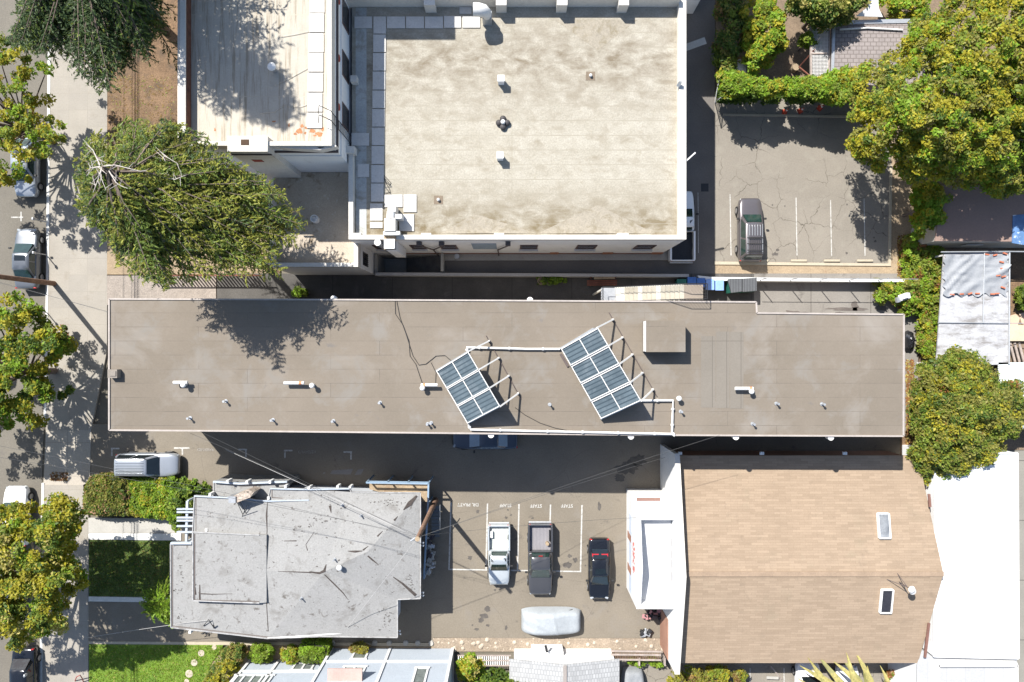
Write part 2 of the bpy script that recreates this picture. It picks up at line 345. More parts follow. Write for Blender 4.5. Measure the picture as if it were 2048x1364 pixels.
rimm = mat('wheel_rim', (0.45, 0.45, 0.46), 0.35, 0.05, 2, metal=0.8)
glass = mat('tinted_car_glass', (0.014, 0.032, 0.028), 0.06, 0.3, 3, spec=0.8, fine=0.0)
glassd = mat('dark_car_glass', (0.008, 0.012, 0.014), 0.06, 0.2, 3, spec=0.8, fine=0.0)
lampm = mat('clear_lamp', (0.6, 0.62, 0.64), 0.15, 0.1, 8)
lampr = mat('red_lamp', (0.35, 0.02, 0.02), 0.25, 0.1, 8)
plast = mat('black_plastic', (0.02, 0.02, 0.02), 0.6)
def carpaint(name, c, metal=0.35, rough=0.3): return mat(name, c, rough, 0.02, 2, metal=metal, coat=0.7, fine=0.02)
p_silver = carpaint('silver_paint', (0.34, 0.365, 0.4), 0.5); p_grey = carpaint('grey_paint', (0.13, 0.14, 0.155), 0.5)
p_black = carpaint('black_paint', (0.008, 0.009, 0.012), 0.0, 0.15); p_white = carpaint('white_car_paint', (0.75, 0.75, 0.74), 0.0)
p_taupe = carpaint('warm_grey_paint', (0.12, 0.108, 0.112), 0.45); p_char = carpaint('charcoal_paint', (0.075, 0.075, 0.08), 0.4)
p_navy = carpaint('dark_blue_paint', (0.03, 0.04, 0.06), 0.3); p_pale = carpaint('pale_silver_paint', (0.5, 0.53, 0.54), 0.4)
LY = leafmat('leaf_yellow_green', (0.235, 0.21, 0.022)); LM = leafmat('leaf_mid_green', (0.115, 0.15, 0.025)); LD = leafmat('leaf_dark_green', (0.05, 0.085, 0.018))
LG = leafmat('leaf_bright_green', (0.13, 0.21, 0.02)); LB_ = leafmat('leaf_brown', (0.16, 0.1, 0.045)); LR = leafmat('leaf_reddish', (0.2, 0.085, 0.04))
LO = leafmat('leaf_olive', (0.15, 0.145, 0.04)); LS = leafmat('leaf_straw', (0.3, 0.26, 0.1)); LC = leafmat('needle_green', (0.1, 0.14, 0.035), 0.3)
LC2 = leafmat('needle_olive', (0.2, 0.205, 0.045), 0.35); LC3 = leafmat('needle_dark', (0.04, 0.065, 0.03), 0.2); LPK = leafmat('leaf_pinkish', (0.26, 0.15, 0.11))

# ------------------------------------------------------------------ ground (structure)
def st(name, mb, m, **k): return mb.build(name, m, kind='structure', **k)
# stairwell hole in world coordinates
hx0, hy1 = W2(757, 510); hx1, hy0 = W2(884, 545)
g = MB(); E = 220
for a in ((-E, hx0, -E, E), (hx1, E, -E, E), (hx0, hx1, -E, hy0), (hx0, hx1, hy1, E)):
    g.sheet([(a[0], a[2]), (a[1], a[2]), (a[1], a[3]), (a[0], a[3])], -0.16)
st('ground', g, earth)
def ground(name, pts, z, m, z0=-0.155):
    return st(name, MB().prism(PP(pts, z), z0, z), m)
ground('street', [(-1500, -2600), (99, -2600), (99, 0), (93, 550), (88, 850), (84, 960), (79, 1364), (60, 4000), (-1500, 4000)], -0.125, asph)
ground('kerb', [(95, -1500), (102, -1500), (102, 0), (97, 550), (92, 848), (87, 848), (92, 550), (96, 0)], 0.02, curbw)
ground('kerb', [(83, 966), (88, 966), (84, 1364), (70, 2600), (64, 2600), (79, 1364)], 0.02, curbw)
ground('pavement', [(102, -1500), (216, -1500), (214, 550), (214, 700), (182, 860), (92, 860), (97, 550), (102, 0)], 0.0, conc)
ground('driveway_apron', [(92, 860), (182, 860), (180, 962), (166, 970), (87, 970)], -0.02, apron)
ground('pavement', [(87, 970), (166, 970), (177, 1036), (176, 2400), (70, 2400)], 0.0, conc)
ground('planting_bed', [(216, -1500), (420, -1500), (420, 240), (560, 300), (560, 549), (214, 549)], -0.01, mulch)
ground('courtyard_path', [(216, 290), (380, 420), (540, 440), (540, 550), (420, 549), (214, 549)], 0.002, sand)
ground('aggregate_driveway', [(214, 551), (432, 551), (432, 610), (214, 610)], -0.004, aggr)
ground('alley', [(434, 547), (1836, 547), (1836, 860), (434, 860)], 0.0, alleyc)
ground('alley', [(434, 547), (1508, 547), (1508, 640), (434, 640)], 0.004, mat('alley_shade_tone', (0.075, 0.07, 0.064), .9, .2, .6, fine=.15, bricks=(4.6, 9, .03, (.045, .042, .04), 0, (.9, .9, .9), 0, None), stains=[(.9, (.12, .11, .1), .6, .75)]))  # darker copy of the alley floor, shade painted into its colour
ground('driveway', [(182, 848), (1836, 848), (1836, 930), (1345, 930), (1345, 1276), (1010, 1276), (866, 1275), (640, 1275), (300, 1240), (300, 958), (182, 958)], -0.002, lot)
ground('shaded_driveway', [(177, 1204), (866, 1204), (866, 1284), (177, 1283)], 0.003, lot)
ground('walkway', [(884, 520), (1378, 520), (1378, 546), (884, 546)], 0.0, drive)
ground('raised_walkway', [(885, 480), (1345, 480), (1345, 520), (885, 521)], 0.12, conc2)
ground('side_driveway', [(1320, -1500), (1430, -1500), (1430, 550), (1320, 550)], -0.006, drive)
ground('parking_lot', [(1429, 188), (1784, 188), (1781, 531), (1429, 527)], 0.0, lot2)
ground('soil_strip', [(1429, 528), (1781, 532), (1783, 188), (1860, 188), (1860, 551), (1429, 550)], -0.01, sand)
ground('kerb', [(1446, 227), (1700, 231), (1700, 235), (1446, 231)], 0.08, tancurb)
ground('kerb', [(1429, 523), (1777, 527), (1780, 330), (1785, 330), (1782, 532), (1429, 529)], 0.08, tancurb)
ground('back_garden', [(1431, -1500), (2600, -1500), (2600, 188), (1431, 188)], -0.03, soil)
ground('side_garden', [(1861, 188), (2600, 188), (2600, 900), (1861, 900)], -0.03, soil)
ground('mulch_bed', [(2008, 485), (2200, 485), (2200, 632), (2008, 632)], -0.01, mulch)
ground('side_strip', [(1838, 552), (1860, 552), (1860, 910), (1800, 910), (1800, 872), (1838, 872)], 0.0, mulch)
ground('lot_corner', [(1861, 901), (2600, 901), (2600, 1500), (1861, 1500)], -0.01, mat('grey_yard', (0.2, 0.19, 0.165), .9, .08, .5, bricks=(9, 4.6, .04, (.09, .085, .075), 0, (.95, .95, .95), 0, None)))
ground('gravel_strip', [(866, 1276), (1345, 1277), (1345, 1304), (866, 1303)], 0.01, gravelm)
ground('back_driveway', [(1225, 1306), (1860, 1306), (1860, 2200), (1225, 2200)], -0.01, lot2)
ground('front_path', [(177, 1036), (350, 1036), (350, 1066), (177, 1066)], 0.01, conc2)
ground('kerb', [(177, 1067), (362, 1067), (362, 1081), (177, 1079)], 0.06, curbw)
ground('kerb', [(177, 1193), (345, 1196), (345, 1205), (177, 1203)], 0.05, curbw)
ground('kerb', [(177, 1283), (866, 1286), (866, 1293), (177, 1288)], 0.03, tancurb)
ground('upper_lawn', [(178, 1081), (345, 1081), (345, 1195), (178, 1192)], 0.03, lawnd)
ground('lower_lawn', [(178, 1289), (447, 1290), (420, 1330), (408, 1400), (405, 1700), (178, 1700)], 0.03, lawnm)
ground('flower_bed', [(455, 1290), (866, 1294), (866, 1400), (415, 1700), (413, 1345), (425, 1325)], 0.0, sand)
# grass blades on both lawns
def grass(name, px0, py0, px1, py1, z, n, ms, wts, label):
    a = rng.random((n, 2)); P = np.zeros((n, 3))
    lo = W(px0, py1, z); hi = W(px1, py0, z)
    P[:, 0] = lo.x + a[:, 0] * (hi.x - lo.x); P[:, 1] = lo.y + a[:, 1] * (hi.y - lo.y); P[:, 2] = z
    return leaves(name, P, 0.1, ms, wts, None, up=0.4, asp=0.35, kind='stuff', label=label, cat='grass')

def leaves(name, P, size, ms, wts, parent, up=0.5, asp=0.6, mi=None, dirs=None, kind=None, label=None, cat=None, jit=0.5):
    """many small rhombic leaves centred on the points P (world)"""
    n = len(P); P = np.asarray(P, float)
    nrm = rng.normal(size=(n, 3)); nrm /= np.linalg.norm(nrm, axis=1)[:, None]; nrm[:, 2] = np.abs(nrm[:, 2]); nrm[:, 2] += up
    nrm /= np.linalg.norm(nrm, axis=1)[:, None]
    if dirs is None: d = rng.normal(size=(n, 3))
    else: d = dirs + rng.normal(size=(n, 3)) * 0.25
    d -= nrm * np.sum(d * nrm, axis=1)[:, None]; d /= (np.linalg.norm(d, axis=1)[:, None] + 1e-9)
    e = np.cross(nrm, d); s = (size * (1 + rng.normal(size=n) * jit)).clip(size * 0.4)[:, None]
    V = np.empty((n, 4, 3)); V[:, 0] = P - d * s * 0.6; V[:, 1] = P + e * s * asp * 0.5; V[:, 2] = P + d * s * 0.6; V[:, 3] = P - e * s * asp * 0.5
    off = np.zeros(3); q = parent
    while q is not None: off += np.array(q.location); q = q.parent
    o_loc = None
    if parent is None:
        o_loc = (float(P[:, 0].mean()), float(P[:, 1].mean()), float(P[:, 2].min())); off = np.array(o_loc)
    V = (V - off).reshape(-1, 3).astype(np.float32)
    me = bpy.data.meshes.new(name); me.vertices.add(4 * n); me.loops.add(4 * n); me.polygons.add(n)
    me.vertices.foreach_set('co', V.ravel()); me.loops.foreach_set('vertex_index', np.arange(4 * n, dtype=np.int32))
    me.polygons.foreach_set('loop_start', np.arange(0, 4 * n, 4, dtype=np.int32))
    for m in ms: me.materials.append(m)
    if mi is None: mi = rng.choice(len(ms), n, p=np.array(wts) / sum(wts))
    me.polygons.foreach_set('material_index', np.asarray(mi, np.int32)); me.update(calc_edges=True)
    o = bpy.data.objects.new(name, me); COL.objects.link(o)
    if parent is not None: o.parent = parent
    else: o.location = o_loc
    return tag(o, label, cat, None, kind)
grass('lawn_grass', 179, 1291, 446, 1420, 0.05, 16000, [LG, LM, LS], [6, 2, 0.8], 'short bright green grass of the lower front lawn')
grass('lawn_grass', 179, 1083, 344, 1192, 0.05, 9000, [LM, LD, LB_], [3, 5, 1], 'short grass of the upper front lawn, coloured dark for the tree shade')

# painted markings
mk = MB()
def line(mb, pts, wd, z=0.008): mb.ribbon(PP(pts), wd * H / F, z)
m1 = MB()
for a in ([(902, 1005), (898, 1140)], [(975, 1007), (972, 1141)], [(1038, 1008), (1035, 1142)], [(1101, 1009), (1098, 1142)], [(1164, 1010), (1161, 1144)]): line(m1, a, 2.8)
m2 = MB(); line(m2, [(897, 1138.5), (1162, 1143)], 2.6, 0.012)
st('bay_line', m1, paint); st('bay_line', m2, paint)
m3 = MB()
for (x, y, l, s) in ((365, 896, 1, 0), (492, 899, -1, 1), (570, 901, 1, 1), (702, 904, -1, 1), (224, 897, 1, 1)):
    if s: line(m3, [(x - 2 * l, y), (x + 15 * l, y)], 3, 0.008); line(m3, [(x, y), (x, y + 15)], 3, 0.012)
    else: line(m3, [(x - 17, y), (x + 14, y)], 3, 0.008); line(m3, [(x, y), (x, y + 14)], 3, 0.012)
st('bay_corner_mark', m3, paint)
m4 = MB(); line(m4, [(20, 434), (44, 434)], 2.5, -0.117); line(m4, [(40, 423), (40, 442)], 2.5, -0.113); st('street_bay_mark', m4, paint)
m5 = MB()
for x, y0, y1 in ((1460, 389, 511), (1592, 395, 511), (1661, 400, 512), (1728, 397, 512)): line(m5, [(x, y0), (x + 2, y1)], 1.9)
line(m5, [(1396, 385), (1397, 506)], 1.2, 0.0)
st('bay_line', m5, paint)
m6 = MB(); line(m6, [(1500, 1336), (1500, 1420)], 2); line(m6, [(1568, 1336), (1568, 1420)], 2); st('bay_line', m6, paint)
def text(name, s, px, py, size, m, rz=math.pi, z=0.01, sx=1.0):
    c = bpy.data.curves.new(name, 'FONT'); c.body = s; c.size = size; c.align_x = 'CENTER'; c.align_y = 'CENTER'; c.offset = 0.006
    t = bpy.data.objects.new(name, c); COL.objects.link(t)
    dg = bpy.context.evaluated_depsgraph_get(); me = bpy.data.meshes.new_from_object(t.evaluated_get(dg))
    bpy.data.objects.remove(t)
    o = bpy.data.objects.new(name, me); COL.objects.link(o); me.materials.clear(); me.materials.append(m)
    p = W(px, py); o.location = (p.x, p.y, z); o.rotation_euler.z = rz; o.scale = (sx, 1, 1)
    return tag(o, kind='structure')
text('painted_lettering', 'DR. PRATT', 936, 1009, 0.36, paint, sx=0.95)
for x, y in ((1011, 1010), (1072, 1011), (1134, 1011)): text('painted_lettering', 'STAFF', x, y + 0.5, 0.36, paint, sx=0.95)
text('painted_lettering', 'RESERVED', 614, 903.5, 0.3, worn, sx=1.0)
text('painted_lettering', 'RESERVED', 411, 899, 0.28, worn)
m7 = MB()
for q in ([(660, 948), (664, 941), (706, 938), (701, 949)], [(709, 950), (716, 939), (728, 938), (722, 949)], [(645, 947), (648, 944), (651, 945), (649, 948)]): m7.sheet(PP(q, 0.008), 0.008)
st('asphalt_patch', m7, mat('asphalt_patch', (0.2, 0.19, 0.185), 0.9))
# oil marks and tyre marks
m8 = MB()
def blob(mb, px, py, rx, ry, z=0.006, n=14):
    pts = []
    for i in range(n):
        a = 2 * math.pi * i / n; r = random.uniform(0.6, 1.15); pts.append((px + rx * r * math.cos(a), py + ry * r * math.sin(a)))
    mb.sheet(PP(pts, z), z)
for a in ((955, 1023, 4, 5), (940, 1115, 5, 5), (968, 1232, 11, 6), (962, 1240, 6, 6), (975, 1218, 7, 6), (953, 1258, 6, 3), (976, 1251, 4, 3), (1012, 1256, 3, 6), (945, 1250, 2, 2), (1016, 1020, 3, 2),
          (1012, 1035, 4, 3), (1022, 1030, 3, 2), (1006, 1044, 3, 2), (1065, 1036, 3, 2), (1135, 1130, 9, 7), (1150, 1120, 5, 5), (1140, 1112, 5, 4), (990, 1180, 3, 2), (1001, 1176, 2, 2), (1171, 1131, 2, 2),
          (1199, 1012, 4, 9), (1545, 410, 2, 2), (1748, 475, 2, 2), (1751, 482, 3, 3), (1550, 508, 7, 4), (1555, 500, 4, 3), (1570, 412, 2, 2), (1694, 409, 2, 2), (1693, 506, 3, 3)):
    blob(m8, *a)
st('oil_stains', m8, oil)
m9 = MB()
for x, y, rx, ry in ((1595, 632, 35, 13), (1608, 640, 18, 11), (1710, 612, 8, 10), (1700, 618, 50, 4), (1762, 615, 14, 7), (1680, 628, 20, 4)): blob(m9, x, y, rx, ry, 0.008, 20)
st('damp_stains', m9, mat('damp_patch', (0.1, 0.085, 0.075), 0.8, 0.2, 3))
# wet-looking dark oil pool of the shared driveway
m10 = MB()
for x, y, rx, ry in ((1255, 935, 26, 14), (1275, 920, 20, 12), (1240, 955, 12, 8)): blob(m10, x, y, rx, ry, 0.007, 22)
st('oil_stains', m10, mat('faint_oil', (0.085, 0.076, 0.065), .8, .2, 3))
# ------------------------------------------------------------------ buildings
def part(mb, name, m, parent, **k): return mb.build(name, m, parent, **k)
# ---- central long flat-roofed building
ZF = 8.07
fb = empty('apartment_building', W(1010, 735, 0), 'long low taupe flat roofed building across the middle of the block, carrying two solar racks', 'building')
fpx = [(219, 598), (700, 599.5), (1512, 604), (1513, 626), (1807, 629), (1806, 872), (1340, 870), (900, 866), (500, 862), (219, 860)]
fw = PP(fpx, ZF)
part(MB().prism(fw, ZF - 0.3, ZF), 'roof', fbroof, fb)
y_in = W2(0, 864, ZF)[1] + 1.7
wl = [(p[0] + (0.02 if i in (0, 9) else (-0.15 if i in (4, 5) else 0)), (p[1] - 0.15) if i < 5 else y_in) for i, p in enumerate(fw)]
part(MB().prism([wl[i] for i in (0, 1, 2, 3, 4, 5, 9)], 0, ZF - 0.3), 'wall', fbwall, fb)
e = MB()
for a, b in zip(fw, fw[1:] + fw[:1]): e.bar((a[0], a[1], ZF + 0.02), (b[0], b[1], ZF + 0.02), 0.1, 0.1)
part(e, 'roof_edge', mat('roof_edge_metal', (0.34, 0.3, 0.27), 0.6, 0.1, 2), fb)
mb = MB(); pts_ = [(-4.1, 6.75), (-5.28, 6.06), (-4.45, 7.43), (-4.1, 7.75)]; mb.add([(-26.2, y, z) for y, z in pts_] + [(-26.1, y, z) for y, z in pts_], [(0, 1, 2, 3), (7, 6, 5, 4), (0, 4, 5, 1), (1, 5, 6, 2), (2, 6, 7, 3), (3, 7, 4, 0)]); part(mb, 'notch_shadow_plate', fbwall, fb)  # unseen plate, shaped so that its shadow cuts a notch on the driveway
c = MB(); c.pbox(215, 739, 234, 756, ZF, ZF + 0.45, 0); c.pbox(219, 742, 231, 752, ZF + 0.45, ZF + 0.5, 0)
part(c, 'chimney', mat('chimney_stucco', (0.2, 0.175, 0.15), 0.9), fb)
gal = MB(); x0, x1 = fw[9][0] + 7.2, fw[5][0] - 0.3
gal.bb(x0, x1, y_in - 1.5, y_in, 3.9, 4.1)
for i in range(12): gal.bb(x0 + 0.1 + i * 3.9, x0 + 0.25 + i * 3.9, y_in - 1.5, y_in - 1.35, 0, 3.9)
part(gal, 'gallery', fbwall, fb)
for px in (300, 420, 560, 700, 860, 1010, 1160, 1310, 1460, 1610, 1750):
    x = W2(px, 0, ZF)[0]
    for z in (1.0, 5.0): 
        f = part(MB().bb(x - 0.7, x + 0.7, y_in - 0.03, y_in + 0.05, z, z + 1.3), 'window', darkm, fb)
# patched area of the roof
pa = MB(); pa.sheet(rect(1402, 672, 1431, 815, ZF), ZF + 0.006); pa.sheet(rect(1432, 663, 1459, 816, ZF), ZF + 0.010); pa.sheet(rect(1460, 664, 1487, 817, ZF), ZF + 0.014)
part(pa, 'roof_patch', fbpatch, fb)
hatch = empty('roof_hatch', W(1325, 672, ZF), 'square taupe stair housing standing on the long flat roof near its right hand rack', 'roof housing')
part(MB().pbox(1292, 641, 1371, 704, ZF, ZF + 1.2), 'box', fbroof, hatch)
part(MB().pbox(1290.5, 642, 1291.8, 703, ZF + .55, ZF + 1.23), 'flashing', white, hatch)
# rooftop vents
def roofvent(px, py, label, z=ZF, r=0.17, h=0.45, name='roof_vent', m=None):
    c = W(px, py, z + h); o = empty(name, (c.x, c.y, z), label, 'roof vent', 'mushroom vents on the long roof')
    part(MB().cyl((c.x, c.y, z), r * 0.55, h, 12), 'stack', metalg, o, smooth=40)
    part(MB().cyl((c.x, c.y, z + h), r, 0.06, 18).dome((c.x, c.y, z + h + 0.06), r, 0.1, 18, 4), 'cap', m or metalw, o, smooth=40)
    return o
names = ['street end', 'second from the street', 'left of the smaller solar rack', 'right of the larger solar rack', 'far right part']
for (px, py), nm in zip(((367, 770), (624, 771), (845, 776), (1358, 797), (1503, 783)), ('nearest the street end', 'second from the street end', 'just left of the smaller solar rack', 'just right of the larger solar rack', 'on the right hand quarter')):
    roofvent(px, py, 'white mushroom vent cap on the long roof, ' + nm)
for (x0, x1, y, rust, nm) in ((347, 375, 765, 0, 'the street end of the long roof'), (568, 608, 766, 1, 'the left part of the long roof'), (842, 875, 770, 2, 'the roof beside the smaller solar rack'), (1470, 1506, 777, 3, 'the right part of the long roof')):
    a = W(x0, y, ZF + 0.4); b = W(x1, y, ZF + 0.4); o = empty('flue_pipe', ((a.x + b.x) / 2, a.y, ZF), 'white horizontal flue pipe lying on ' + nm, 'flue', 'horizontal flues on the long roof')
    part(MB().tube([a, b], 0.11, 14), 'pipe', metalw, o, smooth=40)
    sp = MB()
    for t in (0.25, 0.75): q = a.lerp(b, t); sp.cyl((q.x, q.y, ZF), 0.03, 0.32, 8)
    split_build(sp, 'support', metalg, o)
    if rust:
        t = (0, 0.75, 0.12, 0.8)[rust]; q = a.lerp(b, t); q2 = a.lerp(b, t + 0.14)
        part(MB().tube([q, q2], 0.118, 14), 'rusty_joint', mat('orange_primer', (0.5, 0.2, 0.1), 0.8, 0.2, 8), o, smooth=40)
for i, (px, py) in enumerate(((447, 803), (375, 837), (542, 841), (664, 843), (758, 806), (861, 847), (854, 849), (1100, 810), (1364, 824), (1509, 849), (1557, 808), (1649, 809))):
    c = W(px, py, ZF + 0.4); mb = MB().cyl((c.x, c.y, ZF), 0.05, 0.38, 10).cyl((c.x, c.y, ZF), 0.12, 0.04, 12).cyl((c.x, c.y, ZF + 0.38), 0.08, 0.06, 10)
    where = ['small grey pipe vent between the two left flues', 'leftmost small grey pipe vent near the roof edge', 'small grey pipe vent near the roof edge below the second flue', 'small grey pipe vent near the roof edge, third from the left',
             'small grey pipe vent between the second flue and the smaller rack', 'small grey pipe vent just left of the smaller rack foot', 'tiny stub vent touching the pipe vent left of the smaller rack', 'small grey pipe vent between the two solar racks',
             'small grey pipe vent just right of the larger rack pipe corner', 'small grey pipe vent near the lower roof edge below the right flue', 'small grey pipe vent right of the right hand flue', 'rightmost small grey pipe vent of the long roof'][i]
    mb.build('pipe_vent', metalg, smooth=40, label=where, cat='pipe vent', group='small pipe vents on the long roof')
for px, py in ((982, 870), (1262, 873), (1472, 874), (1662, 875), (667, 597), (1060, 600)):
    c = W(px, py, ZF - 0.05); s = 1 if py > 700 else -1
    rh = MB().cyl((c.x, c.y, ZF - 0.5), 0.17, 0.45, 14, 0.2).cyl((c.x, c.y, 0.05), 0.05, ZF - 0.6, 8)
    part(rh, 'rain_head', metalw, fb, smooth=40)

# ---- solar racks
def rack(lowA, lowB, hiA, hiB, n, struts, nm, desc):
    zl, zh = ZF + 0.45, ZF + 2.05
    P = lambda p, z: W(p[0], p[1], z)
    A, Bb, C, D = P(lowA, zl), P(lowB, zl), P(hiA, zh), P(hiB, zh)   # A-B low edge, C-D high edge
    o = empty('solar_rack', ((A.x + D.x) / 2, (A.y + D.y) / 2, ZF), desc, 'solar rack', 'tilted solar collector racks on the long roof')
    nrm = (C - A).cross(Bb - A).normalized(); nrm = nrm if nrm.z > 0 else -nrm
    for i in range(n):
        g_ = 0.012
        t0, t1 = i / n + g_, (i + 1) / n - g_
        for h0, h1 in ((0.01, 0.495), (0.505, 0.99)):
            q = [A.lerp(Bb, t).lerp(C.lerp(D, t), h) for t, h in ((t0, h0), (t1, h0), (t1, h1), (t0, h1))]
            mb = MB(); lo = [v - nrm * 0.09 for v in q]
            mb.add(lo + q, [(0, 1, 2, 3), (7, 6, 5, 4), (0, 4, 5, 1), (1, 5, 6, 2), (2, 6, 7, 3), (3, 7, 4, 0)])
            part(mb, 'collector_panel', solar, o)
        fr = MB()
        cs = [A.lerp(Bb, t).lerp(C.lerp(D, t), h) + nrm * 0.01 for t, h in ((t0, 0), (t1, 0), (t1, 1), (t0, 1))]
        for k in range(4): fr.bar(cs[k], cs[(k + 1) % 4], 0.05, 0.12)
        m0, m1_ = A.lerp(Bb, t0).lerp(C.lerp(D, t0), 0.5) + nrm * .01, A.lerp(Bb, t1).lerp(C.lerp(D, t1), 0.5) + nrm * .01
        fr.bar(m0, m1_, 0.05, 0.1)
        part(fr, 'panel_frame', metalw, o)
    for i, s in enumerate(struts):
        t = i / (len(struts) - 1); hi = C.lerp(D, t); foot = W(s[0], s[1], ZF + 0.3)
        part(MB().bar(hi, foot, 0.09, 0.09).bar(foot, (foot.x, foot.y, ZF), 0.12, 0.12), 'strut', metalw, o)
        lo = A.lerp(Bb, t); mb = MB().bar(lo, (lo.x, lo.y, ZF), 0.08, 0.08).bar(lo - Vector((0, 0, .12)), hi - Vector((0, 0, .12)), 0.08, 0.08)
        mb.bar((lo.x, lo.y, ZF + 0.06), (hi.x, hi.y, ZF + 0.06), 0.07, 0.08)
        part(mb, 'rail', metalg, o)
    a, b = W(*struts[0], ZF + .05), W(*struts[-1], ZF + .05); d = (b - a) * 0.1
    part(MB().tube([a - d, b + d], 0.03, 6), 'tie_bar', darktrim, o)
    return o
rack((873, 741), (936, 847), (935.5, 703), (1000, 813), 3, [(978, 682), (997, 716), (1017, 752), (1036, 787)], 'a', 'smaller solar rack with three rows of dark panels near the middle of the roof')
rack((1122, 696), (1203, 838), (1194.6, 655), (1282, 802), 4, [(1226, 639), (1245, 675), (1265, 709), (1285, 746), (1306, 779)], 'b', 'larger solar rack with four rows of dark panels left of the roof housing')
def rpipe(pts, r, label, z=ZF + 0.16, m=metalw, col=None, cat='pipe', name='roof_pipe', joints=0.0):
    P = [W(x, y, z) for x, y in pts]; o = empty(name, (P[0].x, P[0].y, ZF), label, cat)
    part(MB().tube(P, r, 10), 'pipe', m, o, smooth=50)
    if joints:
        j = MB()
        for a, b in zip(P, P[1:]):
            L = (b - a).length; k = max(1, int(L / joints))
            for i in range(k):
                q = a.lerp(b, (i + 0.5) / k); d = (b - a).normalized() * 0.06; j.tube([q - d, q + d], r * 1.45, 10); j.cyl((q.x, q.y, ZF), 0.03, 0.2, 6)
        part(j, 'clamp', metalw, o, smooth=50)
rpipe([(935, 703), (933, 695), (985, 696), (1052, 698), (1120, 698)], 0.075, 'white pipe running between the tops of the two solar racks', joints=1.7)
rpipe([(937, 849), (941, 859), (1060, 862), (1200, 865), (1345, 868)], 0.075, 'long white pipe along the lower roof edge below both racks', joints=2.2)
rpipe([(1283, 801), (1346, 801), (1345, 835), (1344, 864), (1349, 872)], 0.075, 'white pipe bending down from the larger rack to the roof edge', joints=1.8)
def cable(name, P, r, label, m=blackm, cat='cable'):
    return MB().tube(P, r, 6).build(name, m, smooth=60, label=label, cat=cat)
zr = ZF + 0.03
cable('roof_cable', [W(x, y, zr) for x, y in ((790, 600), (791, 628), (806, 650), (818, 682), (820, 712), (832, 729), (845, 768))], 0.02, 'thin dark cable snaking down the long roof from its top edge to a flue')
cable('roof_cable', [W(x, y, zr) for x, y in ((793, 600), (800, 635), (812, 668), (826, 712), (838, 730), (852, 728), (872, 712), (890, 711), (903, 722))], 0.02, 'thin dark cable looping over the long roof to the smaller solar rack')
cable('roof_cable', [W(x, y, zr) for x, y in ((1030, 815), (1050, 830), (1080, 846), (1110, 856), (1150, 864))], 0.018, 'thin dark cable curving from the smaller rack towards the long edge pipe')
cable('roof_cable', [W(x, y, zr) for x, y in ((862, 725), (872, 745), (871, 768))], 0.018, 'short thin cable between a flue and the smaller solar rack')
mb = MB().pbox(1120, 706, 1123, 733, ZF, ZF + .08)
a, b = W(1121, 708, ZF), W(1136, 733, ZF); MB().bar((a.x, a.y, ZF + .06), (b.x, b.y, ZF + .06), 0.16, 0.1).build('timber_sleeper', darktrim, label='short dark timber sleeper lying beside the low edge of the larger rack', cat='timber')

# ---- large cream-roofed building
ZW = 6.9
wb = empty('white_building', W(1030, 300, 0), 'large white stucco building with a broad cream stained flat roof, top centre', 'building')
xl, yb = W2(697, 478.6, 7.45); xr, yt = W2(1372.5, -5, 7.45)
lbx1 = W2(663, 0, 11.25)[0]
part(MB().prism([(xl, yb), (xr, yb), (xr, yt), (xl, yt)], 0, ZW - 0.05, top=False), 'wall', stucco, wb)
part(MB().bb(xl + 0.1, xr - 0.1, yb + 0.1, yt - 0.1, ZW - 0.1, ZW), 'roof', wbroof, wb)
xs = W2(742, 0, ZW)[0]
part(MB().bb(xl + 0.35, xs - 0.3, yb + 0.35, yt - 0.4, ZW, ZW + 0.008), 'shade_toned_strip', wblow, wb)  # grey sheet over the cream roof, shade painted into its tone
wc = mat('cream_cricket', (0.27, 0.24, 0.19), 0.95, 0.06, 1.2, fine=0.2, stains=[(1.8, (0.19, 0.16, 0.105), 0.5, 0.68)])
for a_, b_, c_ in (((1075, 467), (1310, 467), (1195, 410)), ((880, 467), (1075, 467), (950, 428)), ((1110, 40), (1275, 40), (1195, 101))):
    P_ = [Vector((*W2(x, y, ZW), ZW + .003)) for x, y in (a_, b_, c_)]; m_ = (P_[0] + P_[1]) / 2; m_.z = ZW + .07; P_.append(m_)
    part(MB().add(P_, [(0, 3, 2) if c_[1] < 200 else (0, 3, 2)[::1], (3, 1, 2)]), 'cricket', wc, wb)
pz = 7.45
pr = MB(); pr.bb(xr - 0.48, xr, yb, yt, ZW - .06, pz); pr.bb(xl, xr - 0.48, yb, yb + 0.3, ZW - .06, pz - 0.01); pr.bb(xl, xl + 0.3, yb + 0.3, W2(0, 305, pz)[1], ZW - .06, pz)
for px0, px1 in ((697, 722), (842, 862), (988, 1008), (1235, 1257)): 
    a, b = W2(px0, 0, pz)[0], W2(px1, 0, pz)[0]; pr.bb(a, b, yb + 0.3, yb + 0.42, ZW - .06, pz + 0.01)
pr.bb(lbx1, xr - 0.48, yt - 0.35, yt, ZW - .06, 7.95)
for px0, px1 in ((849, 871), (992, 1013), (1113, 1134), (1236, 1256)):
    a, b = W2(px0, 0, 7.6)[0], W2(px1, 0, 7.6)[0]; pr.bb(a, b, yt - 0.75, yt - 0.35, ZW - .06, 7.96)
pr.bb(xl - 0.1, xl + 0.45, W2(0, 305, pz)[1] - .1, W2(0, 305, pz)[1] + 0.35, ZW - .06, pz + 0.25)
part(pr, 'parapet', parap, wb)
for px, py in ((707, 157), (1361, 170), (1367, 318)):
    c = W(px, py, 7.5); 
    if px < 800: part(MB().box((c.x, c.y, ZW), (0.42, 0.42, 0.6)), 'vent_box', parap, wb)
yw = yb - 0.02
